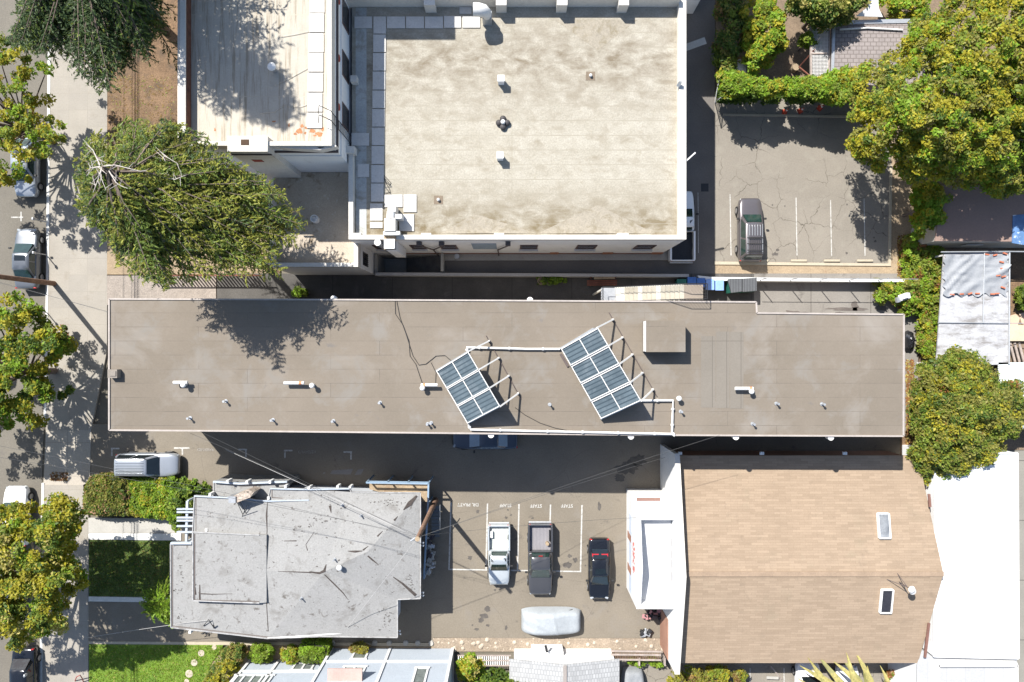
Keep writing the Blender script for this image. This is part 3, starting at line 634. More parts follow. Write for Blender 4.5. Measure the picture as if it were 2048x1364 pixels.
def wallwin(bd, px0, px1, z0, z1, y, m=brownw, mp=darkm, sill=True):
    zc = (z0 + z1) / 2; x0 = W2(px0, 0, zc)[0]; x1 = W2(px1, 0, zc)[0]
    f = MB(); f.bb(x0, x1, y - 0.05, y + 0.02, z0, z0 + 0.08); f.bb(x0, x1, y - 0.05, y + 0.02, z1 - 0.08, z1); f.bb(x0, x0 + 0.08, y - 0.05, y + 0.02, z0 + .08, z1 - .08); f.bb(x1 - .08, x1, y - 0.05, y + 0.02, z0 + .08, z1 - .08)
    f.bb(x0 + .08, x1 - .08, y - 0.04, y + 0.01, zc - 0.03, zc + 0.03)
    w_ = part(f, 'window', m, bd); part(MB().bb(x0 + .05, x1 - .05, y - 0.015, y + 0.01, z0 + .05, z1 - .05), 'pane', mp, w_)
    if sill: part(MB().bb(x0 - .08, x1 + .08, y - 0.2, y, z0 - 0.1, z0 - 0.003), 'sill', parap, w_)
for a, b in ((749, 779), (822, 850), (881, 914), (1040, 1075), (1153, 1192), (1270, 1308)): wallwin(wb, a, b, 3.1, 4.9, yw)
for a, b in ((1100, 1117), (1205, 1225), (1303, 1325)): wallwin(wb, a, b, 0.25, 0.95, yw, m=mat('terracotta_panel', (0.35, 0.16, 0.09), 0.8), mp=mat('terracotta_panel', (0.35, 0.16, 0.09)), sill=False)
x0, x1 = W2(944, 0, 4.5)[0], W2(993, 0, 4.5)[0]; part(MB().bb(x0, x1, yb - 0.02, yb, 2.8, 5.6), 'repair_patch', bluepatch, wb)
part(MB().bb(xl + 1.4, xr - 0.05, yb - 0.03, yb, 0.12, 0.5), 'plinth', mat('red_brown_plinth', (0.2, 0.09, 0.06), 0.85), wb)
for px, bend in ((838, 868), (883, 868), (1016, 996)):
    x = W2(px, 0, 6.6)[0]; xb = W2(bend, 0, 3)[0]; y = yb - 0.15
    d = MB().box((x, yb - 0.17, 6.3), (0.34, 0.26, 0.4)).tube([(x, y, 6.3), (x, y, 5.5), (xb, y, 3.4), (xb, y, 0.3)], 0.05, 8)
    part(d, 'downpipe', darktrim, wb)
# paving slabs on the roofs
def slab_row(items, z, label, grp):
    for i, (x0, y0, x1, y1) in enumerate(items):
        MB().prism(rect(x0 + 1, y0 + 1, x1 - 1, y1 - 1, z + 0.07), z + 0.012, z + 0.07).build('paving_slab', slab, label=label(i), cat='paving slab', group=grp)
row = [(708, 32, 745, 57), (773, 32, 811, 57), (811, 32, 849, 57), (849, 32, 887, 57), (887, 31, 923, 56), (924, 31, 961, 56)]
slab_row(row, ZW, lambda i: 'pale paving slab in the top walkway row of the cream roof', 'walkway slabs across the cream roof')
ys = [32, 68, 105, 142, 180, 217, 254, 291, 329, 366, 404]
slab_row([(746 - 0.55 * i, ys[i], 773 - 0.55 * i, ys[i + 1]) for i in range(10)], ZW, lambda i: 'pale paving slab in the column along the left side of the cream roof', 'walkway slabs down the cream roof')
rest = [((739, 406, 766, 442), 'sunlit slab at the foot of the left slab column'), ((739, 443, 766, 457), 'narrow slab ending the left slab column by the parapet'), ((702, 265, 739, 292), 'lone slab beside the tall wall, left of the slab column'),
        ((714, 327, 739, 355), 'lone slab next to the pier on the cream roof'), ((768, 388, 806, 415), 'sunlit slab left in the pair above the rooftop duct'), ((806, 388, 834, 425), 'sunlit slab right in the pair above the rooftop duct'),
        ((797, 427, 829, 463), 'sunlit slab right of the rooftop duct carrying its shadow'), ((918, 13, 944, 28), 'small slab left of the curved duct at the top')]
for q, l in rest: slab_row([q], ZW, lambda i: l, None) if False else MB().prism(rect(q[0] + 1, q[1] + 1, q[2] - 1, q[3] - 1, ZW + 0.07), ZW + 0.012, ZW + 0.07).build('paving_slab', slab, label=l, cat='paving slab')
# roof furniture of the cream roof
for (px, py, l) in ((1002, 156, 'small white vent box near the upper middle of the cream roof'), (1000, 310, 'small white vent box below the four lobed turbine vent')):
    c = W(px, py, ZW + 0.75); o = empty('vent_box', (c.x, c.y, ZW), l, 'vent', 'white vent boxes on the cream roof')
    part(MB().box((c.x, c.y, ZW), (0.4, 0.36, 0.65)), 'duct', stucco, o); part(MB().box((c.x, c.y, ZW + 0.65), (0.46, 0.42, 0.1)), 'cap', white, o)
o = empty('lobed_vent', W(1006, 244, ZW), 'black four lobed roof vent with a white centre on the cream roof', 'vent')
mb = MB(); c = W(1006, 244, ZW + 0.3)
for dx, dy in ((0.27, 0), (-0.27, 0), (0, 0.27), (0, -0.27)): mb.dome((c.x + dx, c.y + dy, ZW + 0.12), 0.22, 0.18, 12, 4)
mb.cyl((c.x, c.y, ZW), 0.3, 0.14, 16); part(mb, 'lobes', mat('black_vent', (0.05, 0.045, 0.045), 0.7), o, smooth=50)
part(MB().cyl((c.x, c.y, ZW + .1), 0.15, 0.28, 14).dome((c.x, c.y, ZW + .38), 0.15, 0.08, 14, 3), 'cap', white, o, smooth=40)
for (px, py, l) in ((1181, 152, 'roof drain with white dome on a brown square, right part of the cream roof'), (877, 400, 'roof drain with a white dome near the lower left of the cream roof')):
    c = W(px, py, ZW); o = empty('roof_drain', c, l, 'roof drain', 'drains on the cream roof')
    part(MB().box((c.x, c.y, ZW), (0.6, 0.58, 0.012)), 'base', mat('brown_drain_sump', (0.16, 0.125, 0.09), 0.9), o)
    part(MB().cyl((c.x, c.y, ZW + .01), 0.1, 0.16, 12).dome((c.x, c.y, ZW + 0.17), 0.1, 0.06, 12, 3), 'dome', white, o, smooth=40)
# curved exhaust duct at the top
o = empty('curved_duct', W(968, 35, ZW), 'fat white curved exhaust duct rising at the top edge of the cream roof', 'duct')
c = W(975, 44, ZW); mb = MB().box((c.x, c.y, ZW), (0.6, 0.5, 1.0)); part(mb, 'riser', metalg, o)
P = [Vector((c.x + 0.02 - 0.95 * math.sin(t) * 1.0, c.y + .05, ZW + 1.0 + 0.55 * math.sin(t) * 1.0 + 0.25 * (1 - math.cos(t)))) for t in (0, .5, 1.0, 1.57)]
P = [Vector((c.x, c.y, ZW + 0.9)), Vector((c.x - 0.03, c.y, ZW + 1.25)), Vector((c.x - 0.2, c.y + .02, ZW + 1.5)), Vector((c.x - 0.5, c.y + .04, ZW + 1.6)), Vector((c.x - 0.85, c.y + .05, ZW + 1.6))]
part(MB().tube(P, [0.3, 0.34, 0.4, 0.42, 0.42], 18), 'elbow', metalw, o, smooth=50)
# duct over the lower left corner
o = empty('rooftop_duct', W(790, 440, ZW), 'white ventilation duct on the corner of the cream roof that drops down the outer wall', 'duct')
part(MB().pbox(766, 462, 800, 470, 7.45, 7.9).pbox(775, 411, 792, 424, ZW + .1, 8.0).pbox(768, 436, 791, 462, 7.2, 8.0), 'fan_housing', parap, o, bevel=0.04)
a = W(783, 424, 7.7); b = W(782, 438, 7.7); part(MB().tube([(a.x, a.y, 7.75), (b.x, b.y, 7.75)], 0.3, 16), 'collar', metalw, o, smooth=50)
part(MB().pbox(791, 428, 803, 437, ZW, 7.95), 'side_box', metalw, o)
xa, xb = W2(768, 0, 7.8)[0], W2(789, 0, 7.8)[0]
part(MB().bb(xa, xb, yb - 0.65, yb - 0.03, 3.0, 7.8), 'drop_duct', stucco, o)
part(MB().bb(xa - .05, xb + .05, yb - .7, yb + 0.4, 7.45, 7.52), 'saddle', sand, o)
o = empty('wall_flue', (*W2(755, 476, 7.5), 0), 'tall round metal flue climbing the outer wall beside the ventilation duct', 'flue')
x = W2(756, 0, 7.6)[0]; part(MB().tube([(x, yb - 0.25, 2.2), (x, yb - 0.25, 7.7)], 0.17, 16), 'pipe', metalg, o, smooth=50)
part(MB().cyl((x, yb - .25, 7.7), 0.22, 0.08, 18), 'rim', metalw, o, smooth=40)
x = W2(898, 0, 0)[0]; 
MB().cyl((*W2(914, 513, .5), 0.12), 0.2, 0.5, 16).build('floor_vent', metalg, smooth=40, label='round dark vent pot standing on the raised walkway under the white wall', cat='vent')
P = [W(x, y, ZW + 0.03) for x, y in ((767, 350), (775, 358), (782, 366), (779, 371), (772, 364), (767, 352), (773, 368), (779, 378), (781, 385), (771, 386))]
cable('roof_cable', P, 0.022, 'loose black cable looped on the cream roof right of the slab column')
# stairwell below the wall
sw = empty('basement_stairs', ((hx0 + hx1) / 2, (hy0 + hy1) / 2, -2.4), 'sunken concrete stair going down beside the large white wall', 'stairs')
m_ = MB(); n = 11; xa = hx0 + 1.8
for i in range(n): m_.bb(xa + (hx1 - xa) * i / n, xa + (hx1 - xa) * (i + 1) / n, hy0, hy1, -2.6, -2.4 + 2.2 * (i + 1) / n)
part(m_, 'steps', mat('dark_concrete', (0.12, 0.11, 0.1), 0.9, 0.2, 2), sw)
m_ = MB().bb(hx0 - .2, xa, hy0, hy1, -2.7, -2.5); m_.bb(hx0 - .22, hx0, hy0, hy1, -2.5, 0.5); m_.bb(hx0 - .2, hx1, hy0 - .25, hy0, -2.5, 0.2); m_.bb(hx0 - .2, hx1, hy1, hy1 + .2, -2.5, 0.1); m_.bb(hx1, hx1 + 0.2, hy0, hy1, -2.5, 0.9)
part(m_, 'well_wall', conc2, sw)
# low retaining wall along the alley
a0 = W2(752, 546, .9)
MB().prism(PP([(750, 545), (1378, 548), (1378, 554), (750, 551)], 0.9), -0.1, 0.9).build('retaining_wall', mat('grey_wall_cap', (0.36, 0.35, 0.34), 0.9, 0.08, 1), label='long narrow grey concrete wall dividing the dark alley from the walkway', cat='wall')
fe = empty('boundary_wall', W(1600, 556, 0), 'white painted low wall topped by wire fence posts at the foot of the old parking lot', 'wall')
part(MB().prism(PP([(1395, 551), (1425, 554), (1824, 558), (1824, 564), (1425, 561), (1400, 559)], 1.0), -0.1, 1.0), 'wall', white, fe)
fp = MB()
for px in (1524, 1584, 1643, 1702, 1760): 
    c = W(px - 4, 560, 1.0); part(MB().cyl((c.x, c.y, 0.95), 0.035, 1.45, 8), 'fence_post', metalg, fe)
a, b = W(1500, 559.5, 1.0), W(1815, 561.5, 1.0); part(MB().tube([(a.x, a.y, 2.35), (b.x, b.y, 2.35)], 0.025, 6), 'top_rail', metalg, fe)
# ---- tall white building with seamed roof (upper left)
ZL = 10.55; PL = 11.25
lb = empty('tall_white_building', W(560, 200, 0), 'tall white building with a white seamed roof under tree shadow, left of the cream roof', 'building')
lx0, ly0 = W2(351, 291, PL); lx1 = W2(663, 0, PL)[0]; ly1 = W2(0, -420, PL)[1]
part(MB().bb(lx0, lx1, ly0, ly1, 0, ZL - .05), 'wall', stucco, lb)
part(MB().bb(lx0 + .1, lx1 - .1, ly0 + .1, ly1 - .1, ZL - .1, ZL), 'roof', lbroof, lb)
mb = MB(); mb.pbox(360, -500, 371, 283, ZL - .05, PL); mb.bb(lx0, W2(360, 0, PL)[0], ly0, ly1, ZL - .06, PL - 0.25)
mb.pbox(655, -500, 663, 283, ZL - .05, PL); mb.bb(W2(360, 0, PL)[0], lx1, ly0, W2(0, 283, PL)[1], ZL - .06, PL)
mb.prism(PP([(560, 291), (628, 291), (640, 297), (662, 290), (672, 290), (672, 293), (640, 300), (560, 295)], 11), 10.4, 11.0)
part(mb, 'parapet', parap, lb)
mb = MB().bb(W2(371, 0, PL)[0], W2(371, 0, PL)[0] + .012, ly0 + .3, ly1 - 1, ZL, PL - .08); part(mb, 'rusty_flashing', mat('rust_flashing', (0.13, 0.055, 0.035), 0.9, 0.3, 3), lb)
mb = MB().bb(lx1, lx1 + .12, ly0 - .12, ly1, 10.05, 10.2).bb(lx0 + 3, lx1, ly0 - .12, ly0, 10.05, 10.2); part(mb, 'cornice', darktrim, lb)
mb = MB().bb(lx1, lx1 + .07, ly0 - .07, ly1, 9.0, 9.12).bb(lx0 + 3, lx1, ly0 - .07, ly0, 9.0, 9.12); part(mb, 'cornice', stucco, lb)
for y0, y1 in ((6, 58), (109, 159), (212, 258)):
    a, b = W2(0, y1, 7.9)[1], W2(0, y0, 7.9)[1]
    f = part(MB().bb(lx1 - .02, lx1 + .04, a, b, 7.0, 8.75), 'window', brownw, lb)
    part(MB().bb(lx1 + .04, lx1 + .045, a + .1, b - .1, 7.1, 8.65), 'pane', darkm, f)
for y in (0, 115, 213):
    q = W2(0, y, 9.7)[1]; mb = MB().tube([(lx1, q, 9.6), (lx1 + .06, q, 9.6)], 0.22, 14); part(mb, 'red_vent', mat('red_vent_plate', (0.25, 0.04, 0.03), 0.7), lb)
mb = MB().pbox(455, 272, 535, 303, 4.0, 11.4); part(mb, 'chimney', parap, lb)
mb = MB().bb(W2(455, 0, 10)[0] - .1, W2(535, 0, 11.4)[0] + .06, W2(0, 303, 11.4)[1] - .06, W2(0, 303, 11.4)[1], 10.75, 10.9); part(mb, 'chimney_band', darktrim, lb)
a = rect(482, 279, 498, 290, 11.4); part(MB().prism(a, 11.402, 11.43), 'flue_opening', mat('brown_opening', (0.06, 0.035, 0.02), 0.9), lb)
a = MB(); xx0, xx1, yy = W2(505, 0, 9.4)[0], W2(525, 0, 9.4)[0], W2(0, 303, 11.4)[1]
a.bb(xx0, xx1, yy - .02, yy, 9.1, 9.6); part(a, 'red_vent', mat('red_vent_plate', (0.25, 0.04, 0.03)), lb)
# upper storey out of frame whose shadow falls on the roofs
part(MB().bb(-20, -8.85, 26.36, ly1 + 4, ZL - .1, 16), 'upper_storey', stucco, lb)
# ladder hoops at roof edge
mb = MB(); c = W(655, 228, PL)
for i in range(2):
    xx = lx1 + .1; yy = c.y - i * .55; mb.tube([(xx - .9, yy, PL + .02), (xx - .6, yy + .2, PL + .9), (xx, yy, PL + .6), (xx + .05, yy, 7.0)], 0.025, 6)
for i in range(14): mb.tube([(lx1 + .14, c.y, 7.1 + i * .3), (lx1 + .14, c.y - .55, 7.1 + i * .3)], 0.018, 5)
mb.build('roof_ladder', blackm, label='thin black steel ladder with bent handrails at the edge of the tall roof', cat='ladder')
for i, (y0, y1) in enumerate(((-14, 25), (26, 64), (66, 104), (105, 143), (145, 183), (185, 223), (225, 256))):
    dx = -i * 0.9; MB().prism(rect(619 + dx, y0 + .5, 649 + dx, y1, ZL + .07), ZL + .012, ZL + .07).build('paving_slab', slab, label='pale slab in the slab walkway along the right edge of the tall white roof', cat='paving slab', group='walkway slabs on the tall white roof')
c = W(542, 132, ZL + .7); o = empty('round_vent', (c.x, c.y, ZL), 'round white mushroom vent on the tall seamed roof', 'vent')
part(MB().cyl((c.x, c.y, ZL), 0.14, .6, 14), 'stack', metalg, o, smooth=40); part(MB().dome((c.x, c.y, ZL + .6), 0.26, 0.14, 18, 4), 'cap', white, o, smooth=60)
mb = MB(); blobs = ((598, 262, 8, 6), (590, 268, 4, 3), (625, 262, 7, 5), (638, 268, 8, 5), (612, 256, 3, 3), (645, 258, 4, 5), (548, 243, 4, 2), (578, 250, 2, 5), (604, 252, 4, 4), (610, 266, 3, 3), (430, 259, 2, 4), (630, 271, 4, 2))
for x, y, a, b in blobs: blob(mb, x, y, a, b, ZL + .006)
split_build(mb, 'rust_patch', mat('rust_stain', (0.33, 0.15, 0.07), 0.9, 0.2, 5), lb)
for x, y0, y1 in ((459, 90, 210), (424, 60, 215), (577, 150, 285), (543, 20, 280), (510, 150, 283)):
    pass
mb = MB()
for p in ([(548, 172), (575, 160), (602, 145), (615, 138)], [(560, 75), (590, 70), (618, 64)], [(575, 213), (600, 215), (615, 210)], [(520, 227), (550, 224), (570, 210)]):
    mb.tube([W(x, y, ZL - .02) for x, y in p], 0.06, 8)
split_build(mb, 'roof_ridge', lbroof, lb)
# lower wing
ZI = 4.9; wi = empty('low_wing', W(630, 450, 0), 'low white wing with a stained grey flat roof between the cedar and the cream roof', 'building')
wx0, wy0 = W2(536, 533.5, 5.7); wx1 = W2(716, 0, 5.7)[0]; wy1 = ly0 - .02
part(MB().bb(wx0, wx1, wy0, wy1, 0, ZI - .02), 'wall', stucco, wi)
part(MB().bb(wx0 + .1, wx1 - .1, wy0 + .1, wy1, ZI - .05, ZI), 'roof', mat('stained_flat_roof', (0.4, 0.34, 0.27), 0.95, 0.1, 0.8, fine=0.15, stains=[(0.9, (0.2, 0.15, 0.1), 0.56, 0.7), (2, (0.5, 0.46, 0.4), 0.6, 0.7)]), wi)
mb = MB().bb(wx0, wx1, wy0, wy0 + .28, ZI - .03, 5.7).bb(wx0, wx0 + .3, wy0 + .28, wy1 - 1, ZI - .03, 5.69).bb(wx1 - .28, wx1, wy0 + .28, yb, ZI - .03, 5.69)
part(mb, 'parapet', parap, wi)
a = MB().bb(wx1, wx1 + .03, wy0 + .3, wy0 + 1.25, 2.6, 4.2); f = part(a, 'window', darkm, wi)
mb = MB()
for i in range(6): mb.bb(wx1 + .04, wx1 + .07, wy0 + .35 + i * .15, wy0 + .38 + i * .15, 2.6, 4.2)
part(mb, 'window_bars', blackm, f)
c = W(628, 437, 5.4); o = empty('round_vent', (c.x, c.y, ZI), 'open white round vent pot standing on the low stained roof', 'vent')
part(MB().cyl((c.x, c.y, ZI), 0.27, .5, 18), 'pot', white, o, smooth=40); part(MB().dome((c.x, c.y, ZI + .5), 0.2, 0.1, 18, 4), 'cap', metalg, o, smooth=60)

# ---- northern neighbour out of frame that shades the driveway
nb = empty('neighbour_building', (10, 34, 0), 'plain building beyond the upper edge of the photo shading the driveway', 'building')
yy = W2(0, 189)[1] + 0.69 * 9
part(MB().bb(9, 13.9, yy, yy + 12, 0, 9), 'wall', stucco, nb); part(MB().bb(8.9, 14, yy - .05, yy + 12.1, 9, 9.2), 'roof', ghroof, nb)

# ---- grey-roofed house
ZG = 3.5
gh = empty('grey_roofed_house', W(600, 1110, 0), 'single storey house with a cracked light grey flat roof in several levels, lower left', 'house')
main = [(389, 991), (535, 1001), (541, 976), (618, 978), (700, 979), (702, 984), (841, 986), (841, 1197), (795, 1199), (795, 1275), (640, 1273), (535, 1277), (342, 1255), (341, 1088), (384, 1088)]
mw = PP(main, ZG)
_A, _B, _L = (655, 1136, .8), (740, 1096, .8), (537, 1138, .4)
_o = [(x, y, 0) for x, y in main]
GT = [(_o[1], _o[3], _A), (_o[1], _A, _L), (_o[3], _o[5], _A), (_o[5], _o[6], _B), (_o[5], _B, _A), (_o[6], _o[7], _B), (_o[7], _o[8], _B), (_o[8], _o[9], _A), (_o[8], _A, _B), (_o[9], _o[10], _A), (_o[10], _o[11], _A), (_o[11], _L, _A),
      (_o[0], _o[1], _L), (_o[0], _L, _o[14]), (_o[14], _L, _o[13]), (_o[13], _L, _o[11]), (_o[13], _o[11], _o[12]), (_o[1], _o[2], _o[3])]
GT3 = [[Vector((*W2(x, y, ZG), ZG + h)) for x, y, h in t] for t in GT]
def zgh(x, y):
    z = ZG
    for a_, b_, c_ in GT3:
        d_ = (b_.y - c_.y) * (a_.x - c_.x) + (c_.x - b_.x) * (a_.y - c_.y)
        if abs(d_) < 1e-6: continue
        u = ((b_.y - c_.y) * (x - c_.x) + (c_.x - b_.x) * (y - c_.y)) / d_; v = ((c_.y - a_.y) * (x - c_.x) + (a_.x - c_.x) * (y - c_.y)) / d_
        if u > -.02 and v > -.02 and u + v < 1.02: z = max(z, u * a_.z + v * b_.z + (1 - u - v) * c_.z)
    if W2(386, 0, ZG)[0] < x < W2(533, 0, ZG)[0] and W2(0, 1206, ZG)[1] < y < W2(0, 1066, ZG)[1]: z = max(z, ZG + .42)
    return z + .012
mb = MB(); mb.prism(mw, ZG - .25, ZG, top=False)
for t in GT3: 
    f = (0, 1, 2) if (t[1] - t[0]).cross(t[2] - t[0]).z > 0 else (2, 1, 0)
    mb.add(t, [f])
part(mb, 'roof', ghroof, gh)
ins = [(400, 1003), (548, 1012), (552, 990), (830, 998), (830, 1188), (785, 1190), (785, 1263), (640, 1262), (535, 1265), (353, 1244), (353, 1098), (400, 1098)]
part(MB().prism(PP(ins, ZG), 0, ZG - .25), 'wall', ghwall, gh)
annex = [(427, 963), (480, 967), (572, 964), (574, 973), (541, 976), (541, 990), (535, 1000), (427, 992)]
part(MB().prism(PP(annex, ZG - .5), 0, ZG - .5), 'porch_roof', ghroof, gh)
def edge(mb, pts, z, wd=0.06, h=0.06, close=True, mi=0):
    P = [W(x, y, z + h / 2) for x, y in pts]
    n = len(P)
    for i in range(n if close else n - 1): mb.bar(P[i], P[(i + 1) % n], wd, h, mi)
mb = MB(); edge(mb, main, ZG); edge(mb, [(427, 992), (427, 963), (480, 967), (572, 964)], ZG - .5, close=False)
part(mb, 'roof_edge', mat('pale_metal_edge', (0.34, 0.335, 0.33), 0.6, stains=[(2, (0.2, 0.19, 0.18), 0.5, 0.65)]), gh)
# raised clerestory roof, left middle
rais = [(386, 1066), (519, 1070), (533, 1070), (533, 1205), (519, 1206), (386, 1201)]
part(MB().prism(PP(rais, ZG + .42), ZG - .2, ZG + .42), 'raised_roof', ghroof, gh)
mb = MB(); edge(mb, [(519, 1070), (386, 1064), (386, 1201), (519, 1206)], ZG + .4, 0.07, 0.08, False); part(mb, 'raised_edge', mat('pale_metal_edge', (0.48, 0.47, 0.46)), gh)
mb = MB(); edge(mb, [(389, 992), (470, 996), (535, 1002), (618, 1000)], ZG + .03, 0.08, 0.12, False); edge(mb, [(342, 1086), (384, 1086)], ZG + .05, 0.14, 0.2, False)
edge(mb, [(541, 977), (618, 979), (703, 977)], ZG + .03, 0.08, 0.12, False); edge(mb, [(427, 963), (480, 967), (575, 963)], ZG - .4, 0.12, 0.2, False)
split_build(mb, 'blue_fascia', ghtrim, gh)
mb = MB(); edge(mb, [(392, 994), (392, 1062)], ZG, 0.06, 0.02, False); edge(mb, [(389, 1068), (389, 1200), (518, 1203)], ZG + .43, 0.06, 0.02, False)
edge(mb, [(345, 1090), (345, 1252), (536, 1274), (640, 1268), (700, 1265)], ZG, 0.06, 0.02, False); edge(mb, [(838, 988), (838, 1195)], ZG, 0.05, 0.02, False)
edge(mb, [(618, 1000), (544, 995), (544, 980)], ZG, 0.06, 0.02, False)
part(mb, 'drip_edge', ghtrimd, gh)
part(MB().prism(PP([(535, 1275), (610, 1271), (700, 1264), (700, 1266), (612, 1273), (535, 1278)], ZG + .04), ZG - .3, ZG + .04), 'white_gutter', white, gh)
for px, py in ((455, 963), (494, 964), (540, 964), (420, 989), (537, 996), (618, 976), (675, 974), (700, 975), (571, 973), (413, 1060), (380, 1264)):
    c = W(px, py, ZG + .1); part(MB().box((c.x, c.y, ZG - .6), (0.16, 0.2, 0.75)), 'beam_end', white, gh)
for px, py in ((846, 1086), (846, 1092), (846, 1186), (846, 1192), (799, 1263), (800, 1269), (704, 974)):
    c = W(px, py, ZG - .2); part(MB().box((c.x - .1, c.y, ZG - .35), (0.25, .06, .06)).dome((c.x, c.y, ZG - .3), 0.08, 0.12, 10, 4), 'floodlight', white, gh, smooth=40)
# roof cracks and tar patches
def zroof(x, y): return ZG + .008
mb = MB()
for p, wds in (([(535, 1005), (534, 1030), (536, 1060), (534, 1110), (537, 1150), (535, 1200), (537, 1262)], [.04, .12, .05, .08, .05, .05, .05]),
               ([(533, 1086), (538, 1090)], [.3, .05]),
               ([(625, 1137), (645, 1139), (655, 1134), (658, 1122)], [.08, .16, .2, .05]), ([(560, 1138), (590, 1138), (628, 1138)], [.02, .06, .08]),
               ([(655, 1141), (672, 1160), (690, 1180), (700, 1195)], [.05, .1, .08, .02]), ([(700, 1096), (715, 1097), (730, 1095)], [.03, .18, .04]), ([(731, 1094), (741, 1086)], [.16, .04]),
               ([(740, 1105), (748, 1113), (760, 1124)], [.1, .12, .03]), ([(788, 1150), (806, 1164), (832, 1190)], [.05, .14, .22]), ([(808, 1018), (820, 1006), (834, 991)], [.05, .34, .12]),
               ([(790, 1038), (797, 1030)], [.14, .03]), ([(758, 1068), (768, 1058)], [.12, .04]), ([(571, 1079), (597, 1078)], [.04, .08]), ([(407, 1183), (430, 1184), (470, 1183)], [.08, .06, .02]),
               ([(405, 1165), (405, 1195)], [.06, .14]), ([(395, 1170), (397, 1185)], [.1, .12]), ([(620, 1096), (616, 1085), (632, 1060)], [.06, .04, .02]), ([(661, 1010), (664, 1024)], [.2, .04])):
    mb.ribbon(PP(p, ZG), wds, zgh)
split_build(mb, 'roof_crack', mat('roof_tar', (0.055, 0.045, 0.04), 0.95, 0.3, 6), gh)
mb = MB()
random.seed(3)
for cx, cy, rx, ry, n in ((775, 1004, 30, 6, 26), (650, 1040, 40, 9, 26), (655, 1230, 34, 12, 34), (775, 1238, 10, 22, 26), (820, 1165, 10, 20, 22), (360, 1232, 10, 10, 14), (362, 1140, 5, 25, 12), (600, 1060, 25, 10, 12), (556, 1155, 12, 6, 8), (680, 1010, 20, 6, 8), (355, 1180, 10, 4, 10), (700, 1250, 30, 5, 12)):
    for i in range(n):
        x, y = random.gauss(cx, rx * .6), random.gauss(cy, ry * .6)
        if 345 < x < 836 and 990 < y < 1268 and not (790 < x and y > 1195): blob(mb, x, y, random.uniform(.6, 2.6), random.uniform(.5, 1.6), zgh(*W2(x, y, ZG)), 7)
part(mb, 'roof_scuffs', mat('roof_scuff', (0.1, 0.092, 0.085), 0.95, 0.3, 6), gh)
# chimney with crushed stone cap and steel legs
o = empty('stone_chimney', W(486, 1002, ZG), 'tilted chimney box with a crushed stone cap leaning on the grey roof', 'chimney')
part(MB().prism(PP([(467, 992), (496, 980), (508, 984), (500, 995), (472, 1006)], 4.5), ZG - .3, 4.5), 'cap', stone, o)
part(MB().pbox(457, 993, 471, 1006, ZG - .2, 4.6), 'flue_block', metalg, o)
lg = MB()
for a, b in (((474, 1004), (486, 1030)), ((480, 1003), (493, 1028)), ((493, 1012), (484, 1034)), ((480, 1004), (478, 1010))): lg.tube([W(*a, 4.4), W(*b, ZG + .05)], 0.025, 6)
part(lg, 'stay_rods', blackm, o)
c = W(680, 1134, ZG + .9); o = empty('round_vent', (c.x, c.y, ZG + .55), 'white mushroom vent in the middle of the grey house roof', 'vent')
part(MB().cyl((c.x, c.y, ZG + .5), 0.13, .6, 14), 'stack', metalg, o, smooth=40); part(MB().dome((c.x, c.y, ZG + 1.1), 0.2, 0.12, 18, 4), 'cap', white, o, smooth=60)
for i, (px, py) in enumerate(((683, 1011), (722, 1031), (672, 1115), (604, 1195))):
    c = W(px, py, ZG + .4); zz_ = zgh(c.x, c.y) - .02; MB().cyl((c.x, c.y, zz_), 0.05, .4, 8).cyl((c.x, c.y, zz_), 0.11, .05, 10).build('pipe_vent', metalg, label='small pipe vent on the grey house roof, ' + ['nearest its upper edge', 'nearest the utility pole wires', 'just above the white mushroom vent', 'lowest of the four'][i], cat='pipe vent', group='pipe vents on the grey roof')
for a, b, l in (((412, 1246), (418, 1237), 'bent dark wire bracket on the lower left of the grey roof'),):
    MB().tube([W(407, 1252, ZG + .05), W(417, 1239, ZG + .3), W(428, 1256, ZG + .05)], 0.03, 6).tube([W(428, 1256, ZG + .05), W(427, 1250, ZG + .3)], .05, 6).build('wire_bracket', blackm, label=l, cat='bracket')
# blue pergola of the front porch
o = empty('porch_pergola', W(370, 1040, 0), 'pale blue slatted porch pergola at the street side of the grey roofed house', 'pergola')
for y in (1018, 1024, 1035, 1041, 1052, 1064):
    a, b = W(354, y, 2.9), W(388, y, 2.9); part(MB().bar(a, b, 0.12, 0.12), 'slat', ghtrim, o)
a, b = W(375, 1002, 2.75), W(373, 1084, 2.75); part(MB().bar(a, b, 0.16, 0.16), 'beam', ghtrim, o)
for q in (a, b): part(MB().bar((q.x, q.y, 0), (q.x, q.y, 2.7), 0.12, 0.12), 'post', ghtrim, o)
# blue rail, stair and clutter on the right side of the house
o = empty('blue_railing', W(880, 1000, 0), 'blue painted balcony railing wrapping the upper right corner of the grey roofed house', 'railing')
zb = 2.6
a, b, c_, d_ = W(733, 965, zb), W(857, 967, zb), W(856, 1010, zb), W(848, 1157, zb)
part(MB().bar(a, b, .12, .12).bar(b, c_, .12, .12).bar(c_, d_, .12, .12).bar(a - Vector((0, 0, .5)), b - Vector((0, 0, .5)), .05, .05), 'rail', bluetrim, o)
for t in (0, .33, .66): q = a.lerp(b, t); part(MB().bar((q.x, q.y, 0), (q.x, q.y, zb), .1, .1), 'post', bluetrim, o)
for q in (b, c_, d_): part(MB().bar((q.x, q.y, 0), (q.x, q.y, zb), .1, .1), 'post', bluetrim, o)
part(MB().prism([(a.x, a.y - .1), (b.x - .1, b.y - .1), (c_.x - .1, c_.y), (c_.x - 1.2, c_.y), (a.x, a.y - .7)], 1.5, 1.6), 'landing', sand, o)
o = empty('side_stairs', W(880, 1040, 0), 'dark outside stair in the shadow right of the grey roofed house', 'stairs')
